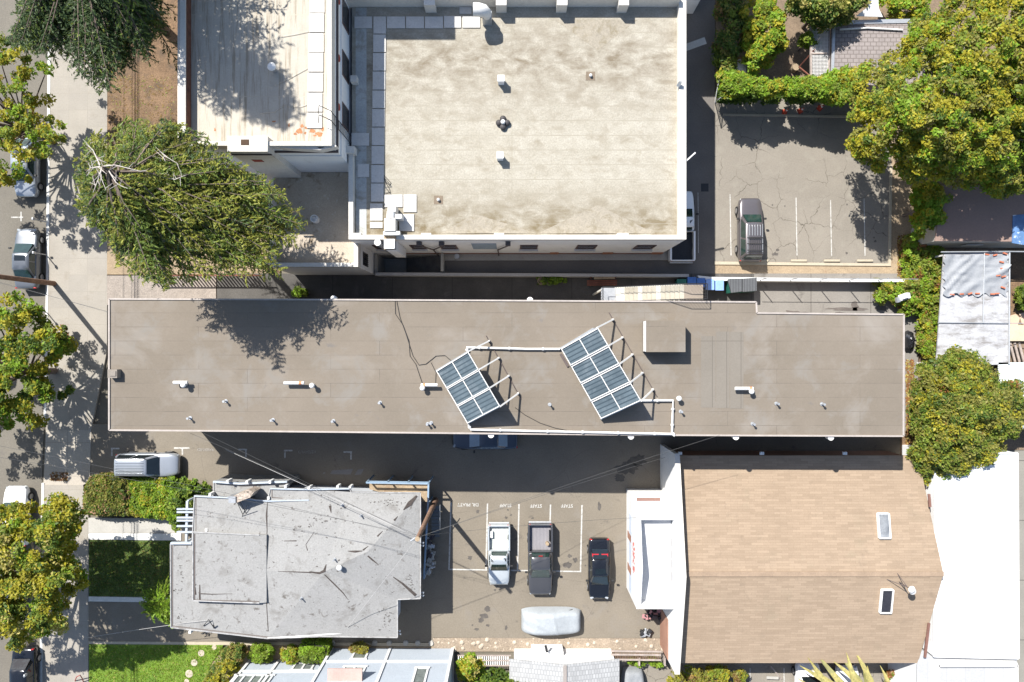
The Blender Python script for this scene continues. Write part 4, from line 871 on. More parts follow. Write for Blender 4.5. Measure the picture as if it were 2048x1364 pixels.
for i in range(9):
    z = 1.45 - i * .16; q = rect(863, 1012 + i * 7, 879, 1018 + i * 7, z); part(MB().prism(q, z - .05, z), 'step', mat('dark_grey_steel', (0.1, 0.11, 0.12), 0.7), o)
part(MB().tube([W(880, 1010, 2.3), W(880, 1060, 1.0)], .03, 6), 'handrail', metalg, o); 
# utility pole leaning over the roof edge
def utility_pole(px, py, h, r0, r1, label):
    b = W(px, py); o = empty('utility_pole', b, label, 'utility pole')
    part(MB().tube([(b.x, b.y, 0), (b.x, b.y, h * .5), (b.x, b.y, h)], [r0, (r0 + r1) / 2, r1], 14), 'pole', polewood, o, smooth=50)
    return o, b
o, b = utility_pole(872, 1000, 10.2, .2, .14, 'brown wooden utility pole beside the right wall of the grey roofed house')
part(MB().cyl((b.x, b.y, 10.2), .16, .04, 12), 'top_plate', sand, o)
part(MB().tube([(b.x - .1, b.y, 9.7), (b.x - .5, b.y - .3, 9.6)], .05, 8), 'insulator', metalg, o)
PT = Vector((b.x, b.y, 9.9))
o, b2 = utility_pole(108, 567, 12.5, .2, .13, 'tall utility pole on the street kerb leaning out of the left edge of the photo')
part(MB().box((b2.x, b2.y, 11.3), (0.14, 2.4, .12)).box((b2.x, b2.y, 10.3), (0.14, 2.0, .12)), 'crossarm', polewood, o)
part(MB().cyl((b2.x + .35, b2.y - .3, 9.0), .22, .8, 14), 'transformer', metalg, o, smooth=40)
def wire(a, b, sag, label, r=0.009, m=None):
    a, b = Vector(a), Vector(b); P = [a.lerp(b, t / 14) - Vector((0, 0, sag * 4 * (t / 14) * (1 - t / 14))) for t in range(15)]
    return MB().tube(P, r, 5).build('overhead_wire', m or mat('wire', (0.06, 0.06, 0.06), 0.6), smooth=60, label=label, cat='wire')
SXP = b2.x
for i, (dx, dz, r) in enumerate(((0.0, 11.4, .045), (0.75, 10.4, .03), (-.85, 11.4, .02), (.3, 11.4, .02), (.9, 9.4, .02))):
    wire((SXP + dx, 60, dz), (SXP + dx, -60, dz), 0.3, 'street power line overhead beyond the left edge, ' + ['thickest', 'second thickest', 'outermost', 'innermost upper', 'lowest'][i] + ' strand', r)
lw = mat('light_wire', (0.35, 0.34, 0.33), 0.6)
wire(PT, W(-60, 880, 10.5), .5, 'overhead wire from the brown pole to the street, upper strand')
wire(PT - Vector((0, 0, .4)), W(-60, 905, 10), .6, 'overhead wire from the brown pole to the street, lower strand')
wire(PT, W(451, 899, 5.2), .1, 'bright service wire sloping from the brown pole to the long building', .014, lw)
wire(PT, W(398, 862, 7.9), .1, 'dark service wire from the brown pole to the lower edge of the long building')
wire(PT - Vector((0, 0, .3)), W(380, 866, 7.7), .15, 'second dark service wire from the brown pole to the long building edge')
wire(PT, W(1330, 915, 5.2), .5, 'wire from the brown pole to the upper corner of the tan roofed building')
wire(PT - Vector((0, 0, .3)), W(1278, 1035, 4.5), .4, 'wire from the brown pole to the white entrance wing')
wire(PT, W(1440, 870, 9), .5, 'long wire from the brown pole passing over the parked pickups')
wire(PT, W(690, 1262, 3.4), .2, 'pale wire dropping from the brown pole across the grey roof to its lower edge', .014, lw)
wire((b2.x, b2.y, 9.5), W(216, 623, 7.6), .15, 'wire from the street pole to the corner of the long building')
wire((b2.x, b2.y, 9), W(217, 625, 7.3), .35, 'second wire from the street pole to the corner of the long building')
wire(W(170, 1276, 3), W(415, 1240, 3.8), .1, 'thin pale wire over the lower driveway to the grey roof bracket', .014, lw)

# ---- tan gabled building
ZE, ZR = 3.65, 4.75
tb = empty('tan_roofed_building', W(1580, 1110, 0), 'big building with a tan shingled gable roof and white end wall, lower right', 'building')
yT, yB, yR = W2(0, 911, ZE)[1], W2(0, 1326, ZE)[1], W2(0, 1148, ZR)[1]
XL, XR = 11.4, W2(1836, 0, ZE)[0]
XRr = W2(1887, 0, ZR)[0]; XRr = (XR + XRr) / 2
yL = yR
prof = [(yT, ZE), (yR, ZR), (yB, ZE)]
mb = MB()
n = 14
def slope(mb, x0, x1, ya, za, yb_, zb_, th=.18):
    vs = [(x0, ya, za), (x1, ya, za), (x1, yb_, zb_), (x0, yb_, zb_)]; lo = [(a, b, c - th) for a, b, c in vs]
    nrm = (Vector(vs[1]) - Vector(vs[0])).cross(Vector(vs[2]) - Vector(vs[0]))
    fs = [(0, 1, 2, 3), (7, 6, 5, 4), (0, 4, 5, 1), (1, 5, 6, 2), (2, 6, 7, 3), (3, 7, 4, 0)]
    if nrm.z < 0: fs = [f[::-1] for f in fs]
    mb.add(vs + lo, fs)
slope(mb, XL + .4, XR, yT, ZE, yR, ZR); slope(mb, XL + .4, XR, yR, ZR, yB, ZE)
xe = W2(1887, 0, ZR)[0] - XR; mb.v = [(x + (xe if abs(y - yR) < .01 and x > XL + 1 else 0), y, z) for x, y, z in mb.v]
part(mb, 'roof', shing, tb)
part(MB().bar((XL + .3, yR, ZR + .02), (XR + xe, yR, ZR + .02), .34, .05), 'ridge_cap', mat('tan_ridge', (0.26, 0.19, 0.133), 0.95, 0.1, 2), tb)
mb = MB()
for x0, x1 in ((XL + .3, XR - .2),):
    vs = [(x0, yT - .25, 0), (x1, yT - .25, 0), (x1, yB + .25, 0), (x0, yB + .25, 0), (x0, yT - .25, ZE - .15), (x1, yT - .25, ZE - .15), (x1, yB + .25, ZE - .15), (x0, yB + .25, ZE - .15), (x0, yR, ZR - .2), (x1, yR, ZR - .2)]
    mb.add(vs, [(0, 4, 5, 1), (2, 6, 7, 3), (0, 3, 7, 8, 4), (1, 5, 9, 6, 2), (4, 8, 9, 5), (7, 6, 9, 8)])
part(mb, 'wall', mat('terracotta_wall', (0.3, 0.16, 0.11), 0.9), tb)
# gable end wall facing the parking lot, its top following the roof
def gwall(x0, x1, pts, m, name):
    mb = MB(); n = len(pts); vs = [(x0 + (0 if z == 0 else .05 + (.2 if abs(y - yR) < .01 else 0)), y, z) for y, z in pts] + [(x1 + (0 if z == 0 else .05 + (.2 if abs(y - yR) < .01 else 0)), y, z) for y, z in pts]
    fs = [tuple(range(n)), tuple(range(2 * n - 1, n - 1, -1))] + [(i, (i + 1) % n, n + (i + 1) % n, n + i)[::-1] for i in range(n)]
    mb.add(vs, fs); return part(mb, name, m, tb)
zt, zm, zb_ = ZE + .8, ZR + .75, ZE + .8
ga = [(yT + .25, 0), (yT + .25, zt), (yR, zm), (yB - .35, zb_), (yB - .35, 0)]
gwall(XL, XL + .3, ga, white, 'gable_wall')
cp = MB(); cp.bar((XL + .2, yT + .28, zt + .04), (XL + .4, yR, zm + .04), .36, .08).bar((XL + .4, yR, zm + .04), (XL + .2, yB - .38, zb_ + .04), .36, .08)
part(cp, 'coping', parap, tb)
cp = MB()
for t in np.linspace(0, 1, 26): 
    y = yT + (yB - yT) * t; z = zt + (zm - zt) * (1 - abs((y - yR) / ((yT - yR) if y > yR else (yR - yB)))) ; cp.box((XL + .3 + .2 * (z - zt) / (zm - zt), y, z + .06), (.05, .07, .03))
part(cp, 'coping_clips', metalg, tb)
for y in (1096, 1120, 1140, 1166):
    yy = W2(0, y, 5)[1]; f = part(MB().bb(XL + .03, XL + .09, yy - .3, yy + .3, 3.6, 4.3), 'vent_grille', mat('grey_grille', (0.4, 0.4, 0.41), 0.7), tb)
part(MB().bb(XL - .04, XL, W2(0, 1300, 1)[1], W2(0, 1222, 1)[1], 0.1, 2.6), 'red_panel', mat('terracotta_wall', (0.3, 0.16, 0.11)), tb)
# jagged right roof edge with terracotta coping
cp = MB(); cp.bar((XR + .35, yT - 2.6, ZE + .7), (XR + .4, yR + 4.6, ZE + .75), .16, .1).bar((XR + .35, yR - 3.6, ZE + .7), (XR + .25, yB + .6, ZE + .4), .16, .1)
part(cp, 'terracotta_coping', redcor, tb)
for px, py in ((1360, 915), (1524, 912), (1690, 912)):
    x = W2(px, 0, ZE)[0]; part(MB().box((x, yT + .12, ZE - .1), (.3, .14, .12)).cyl((x - .06, yT + .2, ZE - .16), .07, .2, 8).cyl((x + .08, yT + .2, ZE - .16), .07, .2, 8), 'floodlight', white, tb)
def skylight(x0, x1, ya, yb2, label, curtain):
    # frame lying on the slope, given by world x and y range
    zf = lambda y: (ZE + (ZR - ZE) * (yT - y) / (yT - yR)) if y > yR else (ZE + (ZR - ZE) * (y - yB) / (yR - yB))
    o = empty('skylight', ((x0 + x1) / 2, (ya + yb2) / 2, zf((ya + yb2) / 2)), label, 'skylight', 'skylights on the tan roof')
    A, Bq, Cq, D = [Vector((x, y, zf(y) + .12)) for x, y in ((x0, ya), (x1, ya), (x1, yb2), (x0, yb2))]
    fr = MB(); 
    for p, q in ((A, Bq), (Bq, Cq), (Cq, D), (D, A)): fr.bar(p, q, .09, .2)
    part(fr, 'frame', white, o)
    g_ = MB(); k = 4; vs = []
    for j in range(k + 1):
        for i in range(k + 1):
            u, v = i / k, j / k; p = A.lerp(Bq, u).lerp(D.lerp(Cq, u), v); p.z += .04 + .16 * (1 - (2 * u - 1) ** 2) * (1 - (2 * v - 1) ** 2) if curtain else .03; vs.append(p)
    g_.add(vs, [(j * (k + 1) + i, j * (k + 1) + i + 1, (j + 1) * (k + 1) + i + 1, (j + 1) * (k + 1) + i) for j in range(k) for i in range(k)])
    part(g_, 'pane', mat('skylight_glass', (0.2, 0.21, 0.22), 0.12, 0.3, 2, spec=0.8) if curtain else mat('dark_window', (0.03, 0.03, 0.035)), o, smooth=60)
kx = lambda px, z: W2(px, 0, z)[0]
skylight(kx(1754, 4.25), kx(1776, 4.25), W2(0, 1085, 5.6)[1], W2(0, 1031, 4.9)[1], 'domed skylight with thick white frame on the upper slope of the tan roof', True)
skylight(kx(1757, 4.25), kx(1779, 4.25), W2(0, 1231, 4.9)[1], W2(0, 1189, 5.6)[1], 'flat dark skylight on the lower slope of the tan roof', False)
# dish antenna on the ridge
c = W(1800, 1165, ZR); o = empty('dish_antenna', (c.x, c.y, ZR - .1), 'white dish antennas on a tripod mast at the ridge of the tan roof', 'antenna')
part(MB().tube([(c.x, c.y, ZR - .3), (c.x, c.y, ZR + 1.3)], .035, 8).tube([(c.x, c.y, ZR + .9), (c.x - .9, c.y + .2, ZR - .1)], .025, 6).tube([(c.x, c.y, ZR + .9), (c.x - .3, c.y + .95, ZR - .35)], .025, 6), 'mast', darktrim, o)
for dx, dy, dz in ((.12, -.05, 1.2), (.3, -.25, 1.0)):
    part(MB().dome((c.x + dx, c.y + dy, ZR + dz), .24, .1, 14, 4), 'dish', metalw, o, smooth=60)
# entrance wing
ew = empty('entrance_wing', W(1290, 1110, 0), 'low white entrance wing with parapets and faded red wall lettering in front of the gable', 'building')
ex0 = W2(1253, 0)[0]; ey0, ey1 = W2(0, 1218, 4.2)[1], W2(0, 1030, 4.2)[1]
part(MB().bb(ex0, XL, ey0, ey1, 0, 3.5), 'wall', white, ew); part(MB().bb(ex0 + .1, XL, ey0 + .1, ey1 - .1, 3.5, 3.55), 'roof', mat('light_grey_membrane', (0.55, 0.55, 0.55), 0.8, 0.03, 1), ew)
yR2 = W2(0, 1136, 4.6)[1]
def pgable(x0, x1):
    mb = MB(); pts = [(ey0, 3.5), (ey0, 4.2), (yR2, 4.9), (ey1, 4.2), (ey1, 3.5)]; n = 5
    mb.add([(x0, y, z) for y, z in pts] + [(x1, y, z) for y, z in pts], [tuple(range(n)), tuple(range(2 * n - 1, n - 1, -1))] + [(i, (i + 1) % n, n + (i + 1) % n, n + i)[::-1] for i in range(n)]); return mb
part(pgable(ex0, ex0 + .3), 'front_parapet', white, ew)
split_build(MB().bb(ex0 + .3, XL, ey0, ey0 + .35, 3.5, 4.2).bb(ex0 + .3, XL, ey1 - .35, ey1, 3.5, 4.2), 'side_parapet', white, ew)
yn0, yn1 = ey1, W2(0, 1004, 1)[1] 
part(MB().bb(ex0, XL, ey1, ey1 + .95, 0, 2.3), 'porch', white, ew); part(MB().bb(ex0 + .35, XL - .5, ey1 + .55, ey1 + .8, 2.3, 2.34), 'porch_roof', mat('dusty_brown', (0.2, 0.12, 0.1), .9), ew)
for y, h in ((1073, .9), (1137, 1.0)): part(MB().bb(ex0 - .03, ex0, W2(0, y + 6, 1.2)[1], W2(0, y - 8, 1.2)[1], .6, 2.2), 'red_panel', mat('terracotta_wall', (0.3, 0.16, 0.11)), ew)
part(MB().bb(ex0 - .02, ex0, W2(0, 1180, 1.2)[1], W2(0, 1025, 1.2)[1], 1.2, 2.4), 'window_band', mat('pale_blue_panel', (0.5, 0.56, 0.65), 0.4), ew)
rl = MB(); random.seed(5)
for y in (1092, 1099, 1106, 1116, 1124, 1133, 1140):
    yy = W2(0, y, 3.2)[1]
    for k in range(3): a = random.uniform(-.14, .14); z = 2.75 + k * .3; rl.box((ex0 - .015, yy + a, z), (.02, random.uniform(.08, .26), random.uniform(.1, .22)))
part(rl, 'faded_lettering', mat('faded_red', (0.4, 0.12, 0.1), 0.8), ew)

# ---- right-hand neighbours
o = empty('white_membrane_building', W(1950, 1110, 0), 'flat building with a dazzling white membrane roof at the right edge', 'building')
q = PP([(1869, 907), (2034, 906), (2036, 1316), (1867, 1312)], 4.0)
part(MB().prism(q, 0, 3.9), 'wall', stucco, o); part(MB().prism(q, 3.902, 4.0), 'roof', whiteroof, o)
mb = MB(); 
for a, b in zip(q, q[1:] + q[:1]): mb.bar((*a, 4.03), (*b, 4.03), .12, .1)
part(mb, 'roof_edge', white, o)
o = empty('grey_panel_building', W(1940, 1350, 0), 'building with a pale grey panelled flat roof at the lower right corner', 'building')
q = PP([(1843, 1300), (1866, 1314), (2034, 1318), (2034, 1700), (1830, 1700), (1834, 1330)], 3.7)
part(MB().prism(q, 0, 3.6), 'wall', stucco, o); part(MB().prism(q, 3.602, 3.7), 'roof', greyroof, o)
mb = MB(); edge(mb, [(1875, 1328), (2032, 1328)], 3.7, .3, .3, False); edge(mb, [(1875, 1328), (1872, 1700)], 3.7, .15, .3, False); edge(mb, [(2032, 1328), (2032, 1700)], 3.7, .12, .3, False); part(mb, 'parapet', metalw, o)
o = empty('brown_flat_building', W(1965, 430, 0), 'flat building with a dull brown roof half shaded by trees at the right edge', 'building')
q = PP([(1886, 370), (2200, 370), (2200, 484), (1870, 482)], 3.2)
part(MB().prism(q, 0, 3.1), 'wall', mat('grey_beige_wall', (0.4, 0.37, 0.33), 0.9), o); part(MB().prism(q, 3.102, 3.2), 'roof', brroof, o)
x0, x1 = kx(1932, 2), kx(1965, 2); yy = q[2][1]; part(MB().bb(x0, x1, yy - .06, yy - .02, 1.4, 2.1), 'window', metalw, o)
MB().prism(PP([(2026, 430), (2060, 428), (2200, 430), (2200, 488), (2050, 490), (2024, 486)], 3.25), 3.21, 3.26).build('blue_tarp', tarpb, label='crumpled blue tarp spread on the brown flat roof at the right edge', cat='tarp')
# patio cover with tarp
o = empty('patio_cover', W(1950, 620, 0), 'weathered white patio cover with pipe frame beside the ivy', 'patio cover')
q = PP([(1888, 507), (2018, 504), (2018, 728), (1872, 735)], 2.6); part(MB().prism(q, 2.48, 2.6), 'cover', patio, o)
for px, py in ((1890, 510), (2016, 508), (2016, 725), (1876, 728)):
    c = W(px, py, 2.5); part(MB().bar((c.x, c.y, 0), (c.x, c.y, 2.48), .12, .12), 'post', metalw, o)
part(MB().tube([W(1882, 504, 2.75), W(2020, 503, 2.75), W(2100, 504, 2.75)], .05, 8).tube([W(1969, 506, 2.72), W(1966, 646, 2.72)], .04, 8).tube([W(1876, 645, 2.7), W(2100, 647, 2.7)], .03, 8).tube([W(2019, 503, 2.68), W(2018, 728, 2.68)], .06, 8), 'pipe_frame', metalg, o)
mb = MB(); nx, ny = 30, 24; vs = []; random.seed(11)
from mathutils import noise as mn
for j in range(ny + 1):
    for i in range(nx + 1):
        px = 1886 + (2014 - 1886) * i / nx + (3 * math.sin(j * 1.3) if i in (0, nx) else 0); py = 510 + (590 - 510) * j / ny + (4 * math.sin(i * .9) if j == ny else 0)
        p = W(px, py, 2.62); h = abs(mn.noise(Vector((px * .05 + py * .05, (px - py) * .012, 0)))) * .28 + abs(mn.noise(Vector((px * .02, py * .15, 3)))) * .12
        d = abs((py - 590) + (px - 1886) * .5 - 10) / 6; h += .1 * math.exp(-d * d)
        vs.append((p.x, p.y, 2.62 + h))
mb.add(vs, [(j * (nx + 1) + i, (j + 1) * (nx + 1) + i, (j + 1) * (nx + 1) + i + 1, j * (nx + 1) + i + 1) for j in range(ny) for i in range(nx)])
mb.build('grey_tarp', mat('grey_tarp', (0.4, 0.41, 0.42)), smooth=80, label='wrinkled grey tarp weighed down with bricks over the patio cover', cat='tarp')
for i, (px, py) in enumerate(((1904, 589), (1923, 588), (1940, 587), (1955, 587), (1985, 588), (1994, 587), (2003, 524), (2005, 537), (1996, 551), (2007, 553), (2006, 575), (1974, 509), (2010, 507), (1990, 510))):
    c = W(px, py, 2.75); MB().box((c.x, c.y, 2.72), (.3, .1, .08), random.uniform(-.4, .4)).build('brick', brick, label='red brick holding down the ' + ['lower edge of the grey tarp, leftmost', 'lower edge of the grey tarp, second from left', 'lower edge of the grey tarp, third from left', 'lower edge of the grey tarp, fourth from left', 'lower edge of the grey tarp, just right of the pipe', 'lower edge of the grey tarp, rightmost', 'right side of the grey tarp, highest', 'right side of the grey tarp, second from top', 'right side of the grey tarp, set inward', 'right side of the grey tarp, beside the inward one', 'right side of the grey tarp, lowest', 'top edge of the grey tarp, beside the pipe', 'top edge of the grey tarp, at the corner', 'top edge of the grey tarp, middle one'][i], cat='brick', group='bricks on the grey tarp')
o = empty('corrugated_shed', W(2030, 790, 0), 'shed with a pale corrugated roof poking out behind the round green tree', 'shed')
q = PP([(1997, 725), (2200, 725), (2200, 857), (2003, 857)], 2.6); part(MB().prism(q, 2.5, 2.6), 'roof', corr2, o); part(MB().prism(PP([(2002, 730), (2200, 730), (2200, 852), (2006, 852)], 2.5), 0, 2.49), 'wall', mat('dark_shed_wall', (0.1, 0.09, 0.08), 0.9), o)
MB().prism(PP([(2018, 650), (2090, 650), (2090, 682), (2018, 682)], .3), 0, .3).build('paving_pad', mat('cream_pad', (0.45, 0.38, 0.28), 0.9), kind='structure')
for i, a in enumerate(([(2018, 632), (2032, 628), (2040, 636), (2036, 650), (2018, 652)], [(2038, 627), (2060, 622), (2080, 640), (2060, 652), (2044, 648)])):
    MB().prism(PP(a, .06), -.02, .06).build('stepping_stone', mat('peach_stone', (0.5, 0.36, 0.26), 0.9), label='peach coloured flagstone at the right edge beside the patio cover, ' + ['left one', 'right one'][i], cat='stepping stone')
for i in range(3):
    a, b = W(2020 + i * 9, 686, .3 + .1 * i), W(2030 + i * 9, 724, .3 + .1 * i)
    MB().bar(a, b, .16, .08).build('timber_plank', greywood, label=['leftmost', 'middle', 'rightmost'][i] + ' old timber plank in the pile beside the corrugated shed', cat='plank', group='planks piled by the corrugated shed')
o = empty('shingled_shed', W(1740, 92, 0), 'garden shed with grey shingled roof among the trees at the upper right', 'shed')
q = PP([(1663, 47), (1826, 42), (1826, 200), (1662, 142)], 2.5); q2 = PP([(1663, 47), (1900, 42), (1900, 190), (1662, 160)], 2.5)
part(MB().prism(q2, 2.4, 2.5), 'roof', shing2, o); part(MB().prism(PP([(1668, 52), (1890, 50), (1890, 180), (1668, 152)], 2.4), 0, 2.39), 'wall', greywood, o)
part(MB().tube([W(1680, 59, 2.6), W(1735, 56, 2.6), W(1805, 60, 2.6)], .07, 8), 'white_pipe', metalw, o)
mb = MB(); edge(mb, [(1668, 48), (1664, 160)], 2.5, .2, .1, False); edge(mb, [(1664, 45), (1820, 42)], 2.5, .3, .06, False); part(mb, 'fascia', metalg, o)
o = empty('lattice_pergola', W(1642, 105, 0), 'white lattice pergola along the left side of the shingled garden shed', 'pergola')
mb = MB()
for i in range(13): a, b = W(1624 + i * 2.8, 52, 2.3), W(1624 + i * 2.8, 158, 2.3); mb.bar(a, b, .03, .03)
for j in range(38): a, b = W(1623, 52 + j * 2.8, 2.33), W(1658, 52 + j * 2.8, 2.33); mb.bar(a, b, .03, .03)
part(mb, 'lattice', metalw, o); part(MB().bar(W(1621, 50, 2.3), W(1622, 160, 2.3), .12, .14).bar(W(1658, 50, 2.3), W(1657, 160, 2.3), .1, .14).bar(W(1622, 107, 2.36), W(1658, 107, 2.36), .1, .1), 'frame', greywood, o)
part(MB().bar(W(1629, 99, 2.5), W(1598, 134, 1.0), .08, .08).bar(W(1598, 134, 1.0), W(1620, 152, 2.2), .08, .08), 'brace', redwood, o)
c = W(1592, 134, .5); MB().cyl((c.x, c.y, -.03), .26, .55, 16).build('tree_stump', sand, label='pale sawn tree stump in the back garden beside the lattice pergola', cat='stump')
# shade sail
mb = MB(); P = [W(1712, 32, 3), W(1733, 16, 3.2), W(1740, -40, 3.2), W(1755, -40, 3.2), W(1757, 15, 3.1), W(1766, 34, 2.9)]; mb.add(P + [p - Vector((0, 0, .02)) for p in P], [(0, 5, 4, 3, 2, 1), (6, 7, 8, 9, 10, 11)])
mb.build('shade_sail', white, label='white triangular shade sail above the garden shed at the top edge', cat='shade sail')
MB().pbox(1475, 118, 1492, 152, 0, 1.6).build('garden_cabinet', metalw, label='narrow white garden cabinet standing in the shrubs left of the stump', cat='cabinet')
MB().pbox(1490, 118, 1495, 158, 0, 1.5).build('timber_post', greywood, label='grey timber post beside the narrow white garden cabinet', cat='post')
# ------------------------------------------------------------------ vehicles
def loft(stn, n=7):
    """stations (x, halfwidth, ztop, zbot) -> closed body mesh"""
    mb = MB(); ring = []
    for x, hw, zt, zb in stn:
        h = zt - zb
        half = [(0, zb), (hw * .8, zb), (hw * .98, zb + h * .14), (hw, zb + h * .45), (hw * .985, zb + h * .72), (hw * .93, zt - h * .06), (hw * .8, zt), (hw * .4, zt + .015), (0, zt + .02)]
        ring.append([(x, y, z) for y, z in half] + [(x, -y, z) for y, z in half[-2:0:-1]])
    k = len(ring[0]); vs = [v for r in ring for v in r]; m = len(ring)
    fs = [(i * k + j, (i + 1) * k + j, (i + 1) * k + (j + 1) % k, i * k + (j + 1) % k) for i in range(m - 1) for j in range(k)]
    fs += [tuple(range(k)), tuple(range(m * k - 1, (m - 1) * k - 1, -1))]
    mb.add(vs, fs); return mb
def wheels(o, L, Wd, xf, xr, r=.33):
    for x in (xf, xr):
        for s in (-1, 1):
            y = s * (Wd / 2 - .1)
            t = MB().tube([(x, y - .11, r), (x, y + .11, r)], r, 20); w_ = t.build('wheel', tyrem, o, local=True, smooth=40)
            MB().tube([(x, y + s * .08, r), (x, y + s * .125, r)], r * .62, 16).build('rim', rimm, w_, local=True, smooth=40)
def quadpart(name, q, m, o, off=.008, shrink=.06, th=.02):
    c = sum((Vector(v) for v in q), Vector()) / 4; nrm = (Vector(q[1]) - Vector(q[0])).cross(Vector(q[3]) - Vector(q[0])).normalized()
    if nrm.dot(c - Vector((c.x * .5, 0, 0.6))) < 0: nrm = -nrm
    Q = [Vector(v).lerp(c, shrink) + nrm * off for v in q]; mb = MB(); lo = [v - nrm * th for v in Q]
    f = [(0, 1, 2, 3), (7, 6, 5, 4), (0, 4, 5, 1), (1, 5, 6, 2), (2, 6, 7, 3), (3, 7, 4, 0)]
    mb.add(Q + lo, f); return mb.build(name, m, o, local=True)
def cabin(o, zb, zr, wb_, wt, xr0, xr1, xf1, xf0, pm, gm, van=False, rear=True):
    """greenhouse: belt rect xr0..xf0 half width wb_, roof rect xr1..xf1 half width wt"""
    mb = MB(); rings = []
    def rr(x0, x1, hw, z, c):
        return [(x0 + c, -hw, z), (x1 - c, -hw, z), (x1 - c * .3, -hw * .93, z), (x1, -hw * .6, z), (x1 + .02, 0, z), (x1, hw * .6, z), (x1 - c * .3, hw * .93, z), (x1 - c, hw, z), (x0 + c, hw, z), (x0 + c * .3, hw * .93, z), (x0, hw * .6, z), (x0 - .01, 0, z), (x0, -hw * .6, z), (x0 + c * .3, -hw * .93, z)]
    rings = [rr(xr0, xf0, wb_, zb - .12, .1), rr(xr1, xf1, wt, zr - .06, .1), rr(xr1 + .06, xf1 - .08, wt - .07, zr - .005, .1), rr(xr1 + .35, xf1 - .4, wt * .55, zr + .03, .1)]
    k = 14; vs = [v for r in rings for v in r]
    fs = [(i * k + j, i * k + (j + 1) % k, (i + 1) * k + (j + 1) % k, (i + 1) * k + j) for i in range(3) for j in range(k)] + [tuple(range(3 * k, 4 * k))]
    mb.add(vs, fs); mb.build('cabin', pm, o, local=True, smooth=35)
    zt = zr - .07; e = .02
    f0, f1, r0, r1 = xf0 + .02, xf1 + .02, xr0 - .01, xr1 - .01
    fz = lambda x: x
    quadpart('windscreen', [(f0, -wb_ * .88, zb), (f0, wb_ * .88, zb), (f1, wt * .88, zt), (f1, -wt * .88, zt)], gm, o, .018, .03)
    quadpart('rear_window', [(r0, wb_ * .86, zb), (r0, -wb_ * .86, zb), (r1, -wt * .86, zt), (r1, wt * .86, zt)], gm, o, .018, .05)
    for s in (-1, 1):
        q = [(xr0 + .22, s * (wb_ - .0), zb - .04), (xf0 - .25, s * wb_, zb - .04), (xf1 - .1, s * wt, zt - .02), (xr1 + .15, s * wt, zt - .02)]
        def L_(t): return [Vector(q[0]).lerp(Vector(q[1]), t), Vector(q[3]).lerp(Vector(q[2]), t)]
        for t0, t1 in ((0.0, .46), (.5, .98)):
            a, b = L_(t0), L_(t1); quadpart('side_window', [a[0], b[0], b[1], a[1]], gm, o, .014, .03)
def lights_(o, L, Wd, zf=.68, zr_=.8):
    for s in (-1, 1):
        MB().box((L / 2 - .17, s * (Wd / 2 - .3), zf - .08), (.16, .26, .1), s * -.4).build('headlight', mat('headlamp', (0.3, 0.32, 0.34), .15, .1, 8), o, local=True, bevel=.03)
        MB().box((-L / 2 + .08, s * (Wd / 2 - .22), zr_ - .12), (.09, .2, .16), s * .2).build('tail_light', lampr, o, local=True, bevel=.02)
        MB().box((L * .16, s * (Wd / 2 + .1), .98), (.14, .2, .13)).build('wing_mirror', plast, o, local=True, bevel=.03)
def place(o, px, py, hd, z=0.0, zc=.8):
    p = W(px, py, zc); o.location = (p.x, p.y, z); o.rotation_euler.z = R(hd)
def car(name, label, px, py, hd, L, Wd, pm, gm=glass, style='sedan', z=0.0, cat='car', sun=False):
    o = empty(name, (0, 0, 0), label, cat); place(o, px, py, hd, z); h = L / 2; w_ = Wd / 2
    zt = {'sedan': .92, 'suv': 1.05, 'hatch': .95, 'van': 1.15}[style]; hood = {'sedan': .82, 'suv': .98, 'hatch': .86, 'van': 1.0}[style]
    tail = {'sedan': .9, 'suv': 1.02, 'hatch': .93, 'van': 1.1}[style]
    stn = [(-h, w_ * .72, tail - .18, .38), (-h + .05, w_ * .84, tail - .06, .3), (-h + .2, w_ * .94, tail - .01, .24), (-h * .7, w_ * .99, tail, .2), (-h * .3, w_, zt, .2), (h * .2, w_, zt, .2),
           (h * .42, w_ * .995, zt - .02, .2), (h * .6, w_ * .98, hood, .2), (h * .8, w_ * .95, hood - .05, .22), (h - .16, w_ * .86, hood - .14, .25), (h - .05, w_ * .76, hood - .22, .3), (h, w_ * .64, hood - .32, .36)]
    loft(stn).build('body', pm, o, local=True, smooth=50, sub=1)
    P = {'sedan': (-h * .68, -h * .4, h * .14, h * .46, 1.42), 'suv': (-h * .93, -h * .84, h * .16, h * .44, 1.72), 'hatch': (-h * .93, -h * .62, h * .14, h * .48, 1.48), 'van': (-h * .95, -h * .9, h * .35, h * .6, 1.85)}[style]
    cabin(o, zt, P[4], w_ * .86, w_ * .7, *P[:4], pm, gm)
    wheels(o, L, Wd, h * .62, -h * .6); lights_(o, L, Wd)
    pl = MB().box((h * .5, 0, hood + .0), (.02, Wd * .66, .02)); 
    MB().box((h - .05, 0, .42), (.1, Wd * .6, .16)).build('bumper', plast, o, local=True, bevel=.04)
    if sun: MB().box(((P[1] + P[2]) / 2 + .25, 0, P[4] + .03), (.42, .8, .012)).build('sunroof', glassd, o, local=True)
    return o, P, h, w_
o, P, h, w_ = car('parked_suv', 'warm grey estate car with a black roof rack in the old cracked parking lot', 1501, 459, 90, 4.85, 1.85, p_taupe, style='suv', cat='car')
rk = MB()
for s in (-1, 1): rk.tube([(-h * .82, s * .55, 1.82), (h * .1, s * .55, 1.8)], .022, 6)
for i in range(5): pass
rk.build('roof_rail', metalg, o, local=True)
rb = MB()
for i in range(7): rb.tube([(-h * .78, -.42 + i * .14, 1.86), (-h * .32, -.42 + i * .14, 1.86)], .016, 5)
